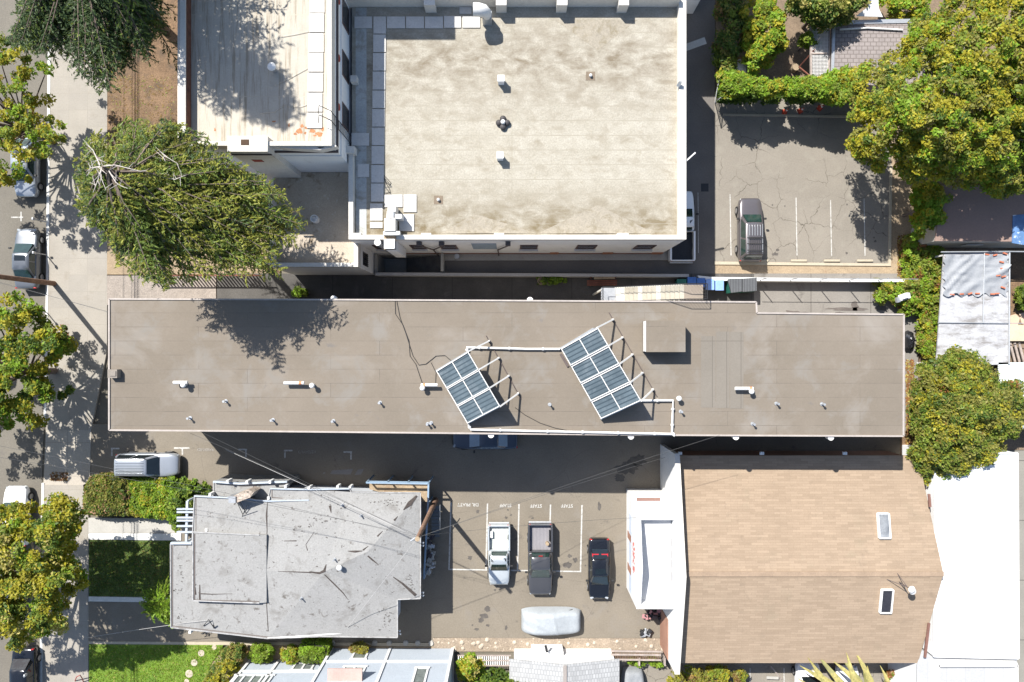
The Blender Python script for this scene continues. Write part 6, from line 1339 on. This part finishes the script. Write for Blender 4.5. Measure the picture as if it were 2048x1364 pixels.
# ------------------------------------------------------------------ vegetation
def inpoly(px, py, poly):
    r = np.zeros(len(px), bool); n = len(poly)
    for i in range(n):
        x1, y1 = poly[i]; x2, y2 = poly[(i + 1) % n]
        c = ((y1 > py) != (y2 > py)) & (px < (x2 - x1) * (py - y1) / (y2 - y1 + 1e-9) + x1); r ^= c
    return r
def edged(px, py, poly):
    d = np.full(len(px), 1e9); n = len(poly)
    for i in range(n):
        a = np.array(poly[i], float); b = np.array(poly[(i + 1) % n], float); ab = b - a
        t = (((px - a[0]) * ab[0] + (py - a[1]) * ab[1]) / (ab @ ab)).clip(0, 1)
        d = np.minimum(d, np.hypot(px - a[0] - t * ab[0], py - a[1] - t * ab[1]))
    return d
def foliage_pts(poly, ztop, zbot, K, per, cr, dscale=60.0, flat=.75, power=.5, seed=1):
    """K leaf clumps inside the outline; returns points and clump ids plus the clump centres"""
    r = np.random.default_rng(seed); P = np.array(poly, float); lo, hi = P.min(0), P.max(0); C = []
    while len(C) < K:
        q = lo + r.random((K * 3, 2)) * (hi - lo); q = q[inpoly(q[:, 0], q[:, 1], poly)]; C += q.tolist()
    C = np.array(C[:K]); d = edged(C[:, 0], C[:, 1], poly); f = (d / dscale).clip(0, 1) ** power
    depth = r.random(K) ** 1.6                                  # some clumps lie deeper in the crown
    z = zbot + (ztop - zbot) * f * (1 - .55 * depth) + r.normal(size=K) * .15
    k = (H - z) / F; W_ = np.stack([(C[:, 0] - 1024) * k, -(C[:, 1] - 682) * k, z], 1)
    ids = np.repeat(np.arange(K), per); g_ = r.normal(size=(K * per, 3)); g_ /= np.linalg.norm(g_, axis=1)[:, None]
    g_ *= (r.random(K * per) ** .45)[:, None] * cr * np.repeat(r.uniform(.65, 1.25, K), per)[:, None]; g_[:, 2] *= flat
    return W_[ids] + g_, ids, W_
def clump_mats(ids, wts, K, mixin=.35, seed=2):
    r = np.random.default_rng(seed); w_ = np.array(wts, float); w_ /= w_.sum(); cm = r.choice(len(wts), K, p=w_)
    mi = cm[ids]; sw = r.random(len(ids)) < mixin; mi[sw] = r.choice(len(wts), sw.sum(), p=w_); return mi
def tree(name, label, poly, ztop, zbot, K, per, cr, leaf, ms, wts, base=None, trunk=.18, group=None, cat='tree', seed=1, dscale=60, limbs=26, lm=bark, flat=.75, up=.85, asp=.6, power=.5, zmin=.15, fork=.35):
    leaf *= .84; per = int(per * 1.3)
    pts, ids, C = foliage_pts(poly, ztop, zbot, K, per, cr, dscale, flat, power, seed); pts[:, 2] = pts[:, 2].clip(zmin)
    if base is None: b = Vector((float(C[:, 0].mean()), float(C[:, 1].mean()), 0))
    else: b = W(*base); b.z = 0
    o = empty(name, b, label, cat, group)
    leaves('crown' if trunk else 'foliage', pts, leaf, ms, wts, o, up=up, asp=asp, mi=clump_mats(ids, wts, K, seed=seed))
    if trunk:
        r = np.random.default_rng(seed); zf = ztop * fork; mb = MB(); c0 = Vector((float(C[:, 0].mean()), float(C[:, 1].mean()), ztop * .75)); f0 = Vector((b.x, b.y, 0)).lerp(c0, .25); f0.z = zf
        mb.tube([(b.x, b.y, 0), (b.x * .6 + f0.x * .4, b.y * .6 + f0.y * .4, zf * .5), tuple(f0)], [trunk * 1.25, trunk, trunk * .9], 10)
        part(mb, 'trunk', lm, o, smooth=60)
        mb = MB()
        for i in r.choice(K, min(limbs, K), replace=False):
            e_ = Vector(C[i]); m_ = f0.lerp(e_, .5) + Vector((r.normal() * .25, r.normal() * .25, .3)); mb.tube([f0, m_, e_], [trunk * .5, trunk * .28, .03], 6)
        part(mb, 'branches', lm, o, smooth=60)
    return o
ST = 'street trees along the kerb'
tree('street_tree', 'sparse yellow green street tree with bare bent limbs, upper left corner', [(-150, 60), (0, 50), (40, 60), (75, 90), (60, 120), (95, 125), (98, 140), (55, 170), (70, 190), (100, 200), (60, 215), (40, 225), (125, 240), (130, 262), (115, 300), (95, 330), (60, 368), (0, 372), (-150, 340)], 7.2, 4.6, 170, 90, .45, .19, [LY, LM, LG, LB_], [5, 3, 2, .3], (108, 285), .17, ST, seed=3, dscale=45, limbs=40)
tree('street_tree', 'yellow green street tree beside the street end of the long building', [(-170, 600), (0, 610), (28, 588), (60, 600), (95, 622), (92, 640), (135, 655), (145, 690), (120, 712), (100, 730), (90, 760), (148, 770), (140, 785), (98, 800), (85, 840), (60, 852), (30, 830), (22, 870), (-170, 880)], 7.4, 4.4, 300, 110, .48, .19, [LY, LM, LG, LD], [4.5, 3, 2, 1.5], (110, 742), .2, ST, seed=4, dscale=45, limbs=26)
tree('street_tree', 'big dense yellowish street tree at the lower left with many pale twigs', [(-170, 1010), (10, 1015), (95, 1010), (98, 1000), (125, 990), (150, 1010), (163, 1050), (150, 1075), (140, 1120), (168, 1140), (170, 1170), (130, 1200), (132, 1250), (90, 1280), (60, 1270), (25, 1305), (0, 1290), (-170, 1310)], 9.0, 5.4, 470, 120, .52, .18, [LY, LM, LS, LG, LD], [5, 3, 1.4, 1, 1.2], (108, 1120), .22, ST, seed=5, dscale=55, limbs=60, lm=barkp)
tree('small_shrub', 'small dark red green shrub at the kerb under the middle street tree', [(100, 655), (128, 648), (142, 670), (138, 700), (120, 718), (100, 700)], 1.6, .6, 14, 90, .32, .16, [LR, LD, LM], [2, 3, 1], None, .05, cat='shrub', seed=6, limbs=5)
# ---- conifers
def conifer(name, label, base, top, zlo, zhi, tips, n_side, spr, ms, wts, seed, droop=.25, nl=1.0, lm=bark):
    """limbs from the stem to the given tips; needle sprays hang along each limb"""
    r = np.random.default_rng(seed); b = W(*base); b.z = 0; o = empty(name, b, label, 'tree')
    t = Vector(top); mb = MB().tube([(b.x, b.y, 0), ((b.x + t.x) / 2, (b.y + t.y) / 2, t.z * .5), tuple(t)], [.38, .24, .05], 12); part(mb, 'trunk', lm, o, smooth=60)
    P, D, Wm = [], [], []; mb = MB(); limbs = MB()
    for tip in tips:
        tip = Vector(tip); zc = min(t.z - .3, max(zlo * .8, tip.z + r.uniform(-.6, 1.2))); f = zc / t.z; s0 = Vector((b.x + (t.x - b.x) * f, b.y + (t.y - b.y) * f, zc)); L = (tip - s0).length
        md = s0.lerp(tip, .5) + Vector((r.normal() * .2, r.normal() * .2, .35)); path = [s0, md, tip]; limbs.tube(path, [.09, .05, .015], 5)
        d = (tip - s0).normalized(); side = d.cross(Vector((0, 0, 1))).normalized(); nb_ = max(4, int(L * n_side)); mat_i = r.choice(len(ms), p=np.array(wts) / sum(wts))
        for k in range(nb_):
            u = .22 + .78 * (k + r.random()) / nb_; q = (s0.lerp(md, u * 2) if u < .5 else md.lerp(tip, u * 2 - 1)); sg = 1 if k % 2 else -1
            ln = spr * (1.15 - .75 * u) * r.uniform(.6, 1.3) * (1 if L > 2 else .7); dd = (side * sg * r.uniform(.5, 1.1) + d * r.uniform(.5, 1.0) + Vector((0, 0, -droop * r.uniform(.2, 1.3)))).normalized()
            nn = max(4, int(ln * 38 * nl))
            for j in range(nn):
                v = (j + r.random()) / nn; pt = q + dd * ln * v; P.append((pt.x + r.normal() * .03, pt.y + r.normal() * .03, pt.z - .12 * v * v + r.normal() * .03)); sd_ = (dd + side * r.normal() * .7 + Vector((0, 0, r.normal() * .3))).normalized(); D.append(tuple(sd_)); Wm.append(mat_i if r.random() < .65 else r.choice(len(ms), p=np.array(wts) / sum(wts)))
    part(limbs, 'branches', lm, o, smooth=60)
    leaves('crown', np.array(P), .165, ms, wts, o, up=.5, asp=.27, mi=Wm, dirs=np.array(D)); return o
rr = np.random.default_rng(12); poly = [(150, 330), (160, 290), (205, 262), (250, 245), (330, 243), (400, 262), (430, 300), (470, 325), (500, 348), (545, 372), (575, 398), (605, 432), (600, 475), (570, 485), (545, 520), (560, 545), (480, 556), (400, 552), (360, 575), (300, 560), (238, 545), (230, 500), (195, 455), (160, 420), (148, 380)]
q = np.stack([rr.uniform(150, 605, 1500), rr.uniform(243, 575, 1500)], 1); q = q[inpoly(q[:, 0], q[:, 1], poly)]; tips = []
for x, y in q[:320]:
    hgt = 17.2 - 4.8 * min(1, math.hypot((x - 230) / 380, (y - 420) / 300)) - abs(rr.normal()) * 1.6
    d_ = edged(np.array([x]), np.array([y]), poly)[0]; hgt -= max(0, (18 - d_)) * .06; tips.append(tuple(W(x, y, hgt)))
for i in range(70):      # outermost tips on the outline
    k = rr.integers(len(poly)); a, b = poly[k], poly[(k + 1) % len(poly)]; t = rr.random(); x, y = a[0] + (b[0] - a[0]) * t, a[1] + (b[1] - a[1]) * t; hgt = 16.6 - 4.6 * min(1, math.hypot((x - 230) / 380, (y - 420) / 300)) + rr.normal() * .5; tips.append(tuple(W(x, y, hgt)))
tp = W(204, 333, 17.6)
ced = conifer('cedar_tree', 'broad feathery green cedar with pale bare top twigs overhanging the pavement and alley', (455, 442), tp, 5, 16, tips, 4.6, 1.1, [LC2, LC, LC3, LO], [4, 4, 1.6, 1], 5)
mb = MB(); random.seed(4)
for path in ([(204, 333), (230, 330), (262, 338), (282, 343)], [(204, 333), (196, 360), (186, 385)], [(204, 333), (200, 350), (212, 380)], [(200, 330), (186, 300), (176, 292)], [(200, 333), (182, 336), (176, 326)], [(218, 342), (232, 365), (242, 372)], [(320, 322), (330, 312), (355, 327)], [(325, 355), (350, 359), (372, 350)], [(298, 490), (299, 520), (302, 538)], [(350, 425), (362, 438)]):
    P = [W(x, y, 17.5 if x < 290 and y < 400 else 15.2 if y < 450 else 13.5) for x, y in path]; mb.tube(P, [.035] + [.022] * (len(P) - 2) + [.01], 5)
    for a, b in zip(P, P[1:]):
        for k in range(3): s_ = a.lerp(b, random.random()); mb.tube([s_, s_ + Vector((random.uniform(-.5, .5), random.uniform(-.5, .5), random.uniform(0, .15)))], [.018, .008], 4)
split_build(mb, 'bare_twig', barkp, ced)
tips = []
for i in range(380):
    z = rr.uniform(7.5, 25.5); a = rr.uniform(0, 2 * math.pi); rad = min((27 - z) * .5, 7.2) * rr.uniform(.4, 1.0) + .5; cx, cy = -22.6, 24.4; x, y = cx + rad * math.cos(a), cy + rad * math.sin(a)
    if z < 13.5 and x > -20.9: continue
    tips.append((x, y, z))
for i in range(260):
    x = rr.uniform(20, 335); y = rr.uniform(-10, 190); y = min(y, 55 + 130 * math.exp(-((x - 200) / 80) ** 2) + (35 if x < 110 else 0) - abs(rr.normal()) * 12); z = rr.uniform(8, 12.5); p = W(x, y, z)
    if p.x < -21.2: tips.append(tuple(p))
conifer('conifer_tree', 'tall dark conifer at the top left edge shading the white seamed roof', (330, 60), (-22.8, 24.2, 26.8), 5, 22, tips, 3.6, 1.25, [LC3, LC, LC2], [6, 2, .5], 8, nl=.9)
# ---- big trees at the right
tree('big_tree', 'huge olive green tree filling the upper right corner', [(1690, 195), (1705, 150), (1750, 118), (1812, 108), (1800, 75), (1835, 40), (1880, 25), (1900, -20), (2000, -60), (2300, -60), (2300, 380), (2060, 350), (2040, 385), (1990, 392), (1960, 372), (1900, 378), (1880, 360), (1830, 368), (1790, 330), (1755, 340), (1710, 310), (1690, 260), (1705, 225)], 10.5, 5.0, 1500, 100, .5, .17, [LY, LO, LG, LM, LD], [4.6, 2.2, 2.2, 3, 1], (1830, 330), .4, None, seed=9, dscale=110, limbs=60, lm=mat('grey_bark', (0.24, 0.22, 0.19), .95, .2, 3))
tree('round_tree', 'dense round mid green tree between the long building and the white membrane roof', [(1822, 905), (1828, 850), (1825, 790), (1835, 740), (1868, 720), (1905, 702), (1945, 695), (1968, 730), (2000, 765), (2036, 765), (2048, 830), (2030, 870), (1998, 880), (2005, 905), (1985, 930), (1950, 925), (1930, 950), (1880, 948), (1860, 940), (1850, 965), (1835, 935)], 6.8, 3.4, 560, 110, .45, .15, [LM, LO, LD, LY, LR], [4, 4, 2.2, 1.6, .12], (1905, 840), .25, None, seed=10, dscale=90, limbs=40)
tree('lime_tree', 'bright lime green shrubby tree in the back garden beside the white cabinet', [(1480, 20), (1500, 5), (1540, 0), (1570, 25), (1570, 60), (1585, 85), (1560, 105), (1530, 130), (1525, 150), (1500, 150), (1490, 110), (1487, 70)], 3.6, 1.6, 120, 90, .38, .2, [LG, LY, LM], [4, 4, 1.5], None, .1, seed=11, dscale=30)
tree('garden_shrub', 'dark straggly shrub at the top edge beside the shaded driveway', [(1432, 20), (1455, -20), (1500, -30), (1490, 40), (1480, 100), (1470, 150), (1445, 160), (1430, 100)], 3.0, 1.4, 110, 60, .42, .18, [LD, LM, LO, LB_], [5, 2, 1.2, 1], None, .08, cat='shrub', seed=12, dscale=30)
tree('olive_tree', 'dark olive tree above the lattice pergola at the top edge', [(1560, -30), (1740, -30), (1728, 20), (1700, 38), (1665, 48), (1640, 60), (1622, 40), (1585, 20)], 5.0, 3.0, 160, 80, .45, .19, [LO, LD, LM, LS], [3, 3, 2, .8], None, .14, seed=13, dscale=40)
tree('garden_shrub', 'leafy green shrub beside the left rail of the lattice pergola', [(1590, 82), (1612, 52), (1632, 60), (1640, 92), (1610, 98)], 2.7, 1.6, 26, 60, .28, .17, [LG, LM], [2, 3], None, .05, cat='shrub', seed=14, dscale=20)
tree('garden_shrub', 'yellow green shrub between the shade sail and the huge tree', [(1758, -20), (1860, -30), (1852, 30), (1800, 45), (1775, 38), (1765, 20)], 2.4, 1.0, 80, 70, .36, .17, [LG, LY, LO], [3, 3, 1], None, .05, cat='shrub', seed=15, dscale=25)
tree('ivy_hedge', 'long bright green ivy covered fence along the top of the old parking lot', [(1440, 150), (1455, 138), (1480, 150), (1520, 160), (1600, 160), (1640, 158), (1680, 140), (1715, 142), (1720, 190), (1680, 205), (1660, 205), (1640, 195), (1560, 182), (1530, 192), (1500, 185), (1450, 192)], 3.9, 3.0, 300, 90, .38, .17, [LG, LM, LY], [5, 3, 1.4], None, 0, cat='hedge', seed=16, dscale=18)
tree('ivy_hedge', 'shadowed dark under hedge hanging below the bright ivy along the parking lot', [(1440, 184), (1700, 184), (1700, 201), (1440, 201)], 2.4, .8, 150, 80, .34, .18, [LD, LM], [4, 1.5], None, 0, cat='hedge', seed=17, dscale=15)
tree('small_tree', 'bright green sapling below the huge tree beside the brown flat roof', [(1828, 375), (1862, 368), (1900, 385), (1902, 410), (1882, 450), (1850, 452), (1858, 470), (1830, 475), (1828, 430)], 4.2, 2.4, 90, 90, .38, .21, [LG, LY, LM], [5, 2, 2], None, .1, seed=18, dscale=30)
tree('ivy_bank', 'green ivy bank between the sandy strip and the patio cover', [(1812, 478), (1830, 470), (1850, 478), (1870, 492), (1888, 505), (1885, 560), (1880, 640), (1874, 715), (1840, 720), (1835, 660), (1845, 620), (1800, 628), (1790, 600), (1768, 605), (1736, 594), (1765, 578), (1750, 562), (1800, 566), (1808, 545), (1805, 510)], 1.4, .5, 420, 70, .36, .17, [LG, LM, LY, LO, LR], [3.4, 3, 1.2, 2, .5], None, 0, cat='ivy', seed=19, dscale=30)
# ---- left and bottom planting
def hedge(label, pxs, ztop, ms, wts, n, seed, leaf=.13, cat='hedge', name='clipped_hedge'):
    r = np.random.default_rng(seed); P = np.array(pxs, float); lo, hi = P.min(0), P.max(0); q = lo + r.random((n * 3, 2)) * (hi - lo); q = q[inpoly(q[:, 0], q[:, 1], pxs)][:n]
    d = edged(q[:, 0], q[:, 1], pxs); z = ztop * (1 - .35 * np.exp(-d / 3.5)) + np.array([mn.noise(Vector((a * .06, b * .06, seed))) for a, b in q]) * .22 + r.normal(size=len(q)) * .05
    k = (H - z) / F; pts = np.stack([(q[:, 0] - 1024) * k, -(q[:, 1] - 682) * k, z], 1)
    # leafy sides
    m = n // 2; e = []; c0 = P.mean(0)
    for i in range(m): j = r.integers(len(pxs)); t = r.random(); a, b = P[j], P[(j + 1) % len(P)]; e.append((*(a + (b - a) * t), ztop * r.random() * .9))
    e = np.array(e); k = (H - ztop) / F; sp = np.stack([(e[:, 0] - 1024) * k, -(e[:, 1] - 682) * k, e[:, 2]], 1) + r.normal(size=(m, 3)) * .05
    pts = np.concatenate([pts, sp]); o = empty(name, (float(pts[:, 0].mean()), float(pts[:, 1].mean()), 0), label, cat)
    cm = np.array([mn.noise(Vector((p[0] * .9, p[1] * .9, seed))) for p in pts]); w_ = np.cumsum(np.array(wts) / sum(wts)); mi = np.searchsorted(w_, (.5 + cm * .55 + r.normal(size=len(pts)) * .2).clip(0, .999))
    leaves('foliage', pts, leaf, ms, wts, o, up=.7, asp=.55, mi=mi.clip(0, len(ms) - 1))
    core = PP([tuple(c0 + (p - c0) * .95) for p in P], ztop - .15); part(MB().prism(core, 0, ztop - .22), 'stems', mat('hedge_twigs', (0.035, 0.04, 0.018), .95, .4, 4), o)
hedge('boxy brownish green hedge clipped square beside the pavement', [(168, 975), (180, 955), (205, 953), (252, 960), (254, 1000), (252, 1030), (205, 1031), (166, 1028)], 1.35, [LPK, LD, LO, LM, LB_], [1, 2.6, 3, 2.2, 1.2], 8000, 31)
hedge('lower yellow green clipped hedge reaching from the brownish hedge to the porch', [(256, 962), (300, 958), (340, 962), (372, 970), (368, 1005), (352, 1040), (300, 1036), (256, 1030)], 1.15, [LD, LM, LG, LY, LS], [.7, 2.2, 4, 3, 1], 9000, 32)
tree('garden_shrub', 'deep green feathery shrub between the yellow green hedge and the house porch', [(325, 958), (378, 960), (420, 965), (424, 988), (400, 992), (385, 1010), (362, 1020), (352, 1062), (340, 1035), (335, 990)], 1.9, 1.0, 90, 80, .3, .17, [LG, LD, LM], [2, 3, 2.5], None, .06, cat='shrub', seed=33, dscale=25)
def weeping(name, label, px, py, z, r_, n, ms, wts, seed, cat='tree'):
    r = np.random.default_rng(seed); c = W(px, py, z); o = empty(name, (c.x * .97, c.y * .97, 0), label, cat); P, D, M = [], [], []
    for i in range(n):
        a = r.uniform(0, 2 * math.pi) if r.random() < .4 else r.uniform(2.6, 5.2); L = r_ * r.uniform(.5, 1.05); m = r.choice(len(ms), p=np.array(wts) / sum(wts)); x0, y0 = c.x + r.normal() * .25, c.y + r.normal() * .2
        for j in range(16): u = j / 15; P.append((x0 + math.cos(a) * L * u, y0 + math.sin(a) * L * u, z + .3 * math.sin(u * 2) - 1.1 * u * u)); D.append((math.cos(a), math.sin(a), .3 - 1.6 * u)); M.append(m)
    leaves('crown', np.array(P), .24, ms, wts, o, up=.4, asp=.28, mi=M, dirs=np.array(D)); part(MB().tube([(c.x * .97, c.y * .97, 0), (c.x, c.y, z)], [.1, .05], 8), 'trunk', bark, o, smooth=60)
weeping('weeping_tree', 'small bright green weeping tree touching the left corner of the grey roof', 325, 1208, 3.2, 1.75, 330, [LG, LM, LD], [5, 3, 1], 34)
for i, (px, py, rx, ry, z, ms, wt, l) in enumerate(((470, 1308, 27, 19, 1.6, [LD, LO, LB_, LM], [2, 3, 1.4, 2], 'round olive brown bush, first of the row above the siding house'), (523, 1306, 23, 21, 1.7, [LG, LM], [4, 3], 'round bright green ball bush, second of the row above the siding house'),
        (581, 1310, 17, 17, 1.5, [LY, LO, LG], [3, 2, 2], 'small yellow green bush squeezed between the two green bushes'), (720, 1298, 17, 9, 1.5, [LO, LY, LB_], [3, 2, 1], 'small brownish yellow bush right of the boxy green bush'), )):
    poly = [(px + rx * math.cos(a) * random.uniform(.92, 1.05), py + ry * math.sin(a) * random.uniform(.92, 1.05)) for a in np.linspace(0, 2 * math.pi, 13)[:-1]]
    tree('round_bush', l, poly, z, .35, 42, 110, .27, .12, ms, wt, None, 0, cat='bush', seed=40 + i, dscale=20, flat=.6)
hedge('boxy bright green bush above the siding house windows', [(600, 1292), (628, 1289), (652, 1294), (655, 1310), (648, 1325), (605, 1326), (597, 1310)], 1.6, [LG, LM, LD], [4, 3, 1], 3500, 45, cat='bush', name='clipped_bush')
tree('flower_bush', 'loose yellow flowering bushes filling the bed below the stepping stones', [(425, 1325), (455, 1318), (475, 1325), (478, 1345), (458, 1365), (440, 1420), (405, 1420), (412, 1360)], 1.5, .6, 70, 80, .3, .15, [LY, LO, LM, LD], [3, 2, 2, 2], None, 0, cat='bush', seed=46, dscale=25)
tree('yellow_bush', 'bright yellow green bush in front of the white trellis', [(912, 1330), (925, 1318), (950, 1310), (965, 1322), (962, 1345), (940, 1362), (915, 1355)], 2.4, 1.0, 60, 90, .32, .18, [LY, LG, LS], [4, 3, 1], None, 0, cat='bush', seed=47, dscale=20)
tree('green_bushes', 'dark green leafy bushes at the bottom edge left of the small garage', [(948, 1352), (970, 1340), (1015, 1338), (1030, 1352), (1075, 1350), (1090, 1380), (1080, 1440), (940, 1440)], 2.2, 1.0, 110, 80, .36, .18, [LD, LM, LG], [4, 3, 1], None, 0, cat='bush', seed=48, dscale=30)
tree('olive_bush', 'olive green bush at the bottom edge below the tan shingled roof', [(1335, 1364), (1350, 1345), (1385, 1328), (1410, 1340), (1440, 1335), (1465, 1345), (1488, 1345), (1492, 1364), (1500, 1430), (1330, 1430)], 2.3, 1.0, 150, 80, .36, .17, [LO, LY, LM, LB_], [4, 2, 2, 1], None, 0, cat='bush', seed=49, dscale=30)
tree('pink_shrub', 'pinkish red succulent shrub in the lower right corner of the back driveway', [(1775, 1340), (1800, 1336), (1835, 1338), (1838, 1400), (1780, 1400)], 1.0, .4, 50, 40, .28, .22, [LPK, LR, LM], [4, 2, 2], None, 0, cat='shrub', seed=50, dscale=20)
tree('round_shrub', 'round green shrub on the bark bed at the right edge', [(2034, 580), (2050, 573), (2085, 590), (2090, 620), (2060, 625), (2036, 612)], 1.3, .4, 50, 80, .3, .15, [LM, LD], [3, 2], None, 0, cat='shrub', seed=51, dscale=20)
tree('pot_plants', 'row of low green plants in the shaded alley beside the two round pots', [(1068, 555), (1135, 556), (1136, 567), (1075, 566)], .6, .2, 30, 30, .22, .16, [LG, LM, LD], [2, 3, 2], None, 0, cat='plant', seed=52, dscale=10)
tree('weed_plant', 'small green plant growing in the dark alley below the cedar', [(582, 578), (605, 575), (615, 590), (590, 590)], .7, .2, 14, 30, .25, .18, [LG, LM], [2, 2], None, 0, cat='plant', seed=53, dscale=10)
tree('creeper', 'creeper and weeds at the foot of the gable wall beside the timber trellis', [(1255, 1318), (1318, 1316), (1325, 1330), (1262, 1328)], .8, .3, 26, 40, .22, .15, [LG, LM], [2, 2], None, 0, cat='plant', seed=54, dscale=10)
# palm
o = empty('palm_tree', W(1725, 1440), 'palm tree with long drooping yellowish blades at the bottom edge', 'palm'); r = np.random.default_rng(60)
fro = mat('straw_frond', (0.26, 0.225, 0.075), 0.7, 0.25, 3, streak=(6, 6, (0.16, 0.15, 0.05), .5, .6)); fr2 = mat('olive_frond', (0.16, 0.155, 0.055), 0.7, 0.25, 3)
bx, by = W2(1725, 1425, 3.5)
for i, (tx, ty) in enumerate(((1606, 1338), (1622, 1322), (1640, 1316), (1652, 1326), (1672, 1328), (1690, 1322), (1700, 1312), (1716, 1308), (1730, 1320), (1742, 1338), (1768, 1338), (1782, 1352), (1600, 1362), (1630, 1345), (1660, 1345), (1706, 1338), (1752, 1372), (1800, 1400), (1640, 1400), (1680, 1460), (1780, 1460))):
    z_ = r.uniform(3.6, 4.6); T_ = W(tx, ty, z_); B_ = Vector((bx + r.normal() * .25, by + r.normal() * .2, 3.4)); n_ = 9; mb = MB(); vs = []
    d_ = (T_ - B_); sd = Vector((-d_.y, d_.x, 0)).normalized(); bend = r.normal() * .3
    for k in range(n_ + 1):
        u = k / n_; c_ = B_.lerp(T_, u) + Vector((0, 0, .9 * math.sin(u * math.pi) - .5 * u ** 3)) + sd * bend * math.sin(u * math.pi); wd = .26 * math.sin(min(1, u * 1.35 + .12) * math.pi * .5) * (1 - u ** 4) + .015
        vs += [c_ - sd * wd, c_ + Vector((0, 0, -.06)), c_ + sd * wd]
    for k in range(n_): q_ = 3 * k; mb.f += [(q_, q_ + 1, q_ + 4, q_ + 3), (q_ + 1, q_ + 2, q_ + 5, q_ + 4)]; mb.mi += [0, 0]
    mb.v = [tuple(v) for v in vs]; part(mb, 'frond', (fro, fr2)[i % 3 == 2], o, smooth=80)
part(MB().tube([(bx, by, 0), (bx, by, 3.5)], [.2, .16], 10), 'trunk', bark, o, smooth=60)
# leaf litter strips
def litter(label, px0, py0, px1, py1, n, ms, wts, z=.02, s=.12):
    lo, hi = W(px0, py1, z), W(px1, py0, z); a = rng.random((n, 2)); P = np.stack([lo.x + a[:, 0] * (hi.x - lo.x), lo.y + a[:, 1] * (hi.y - lo.y), np.full(n, z)], 1)
    leaves('leaf_litter', P, s, ms, wts, None, up=3, kind='stuff', label=label, cat='leaf litter')
litter('orange brown fallen leaves along the right end of the long building', 1812, 720, 1828, 905, 1500, [LB_, LR, LS], [3, 3, 2])
litter('dry fallen leaves along the sandy edge below the ivy bank', 1795, 470, 1815, 560, 500, [LB_, LR, LS], [3, 2, 2])
litter('dry needles scattered over the bark bed between the pavement and the tall building', 218, 150, 350, 300, 900, [LB_, LO], [3, 1], .0, .12)
litter('orange needles drifted along the pavement edge near the hedge', 100, 945, 135, 962, 160, [LR, LB_], [2, 2], .01)
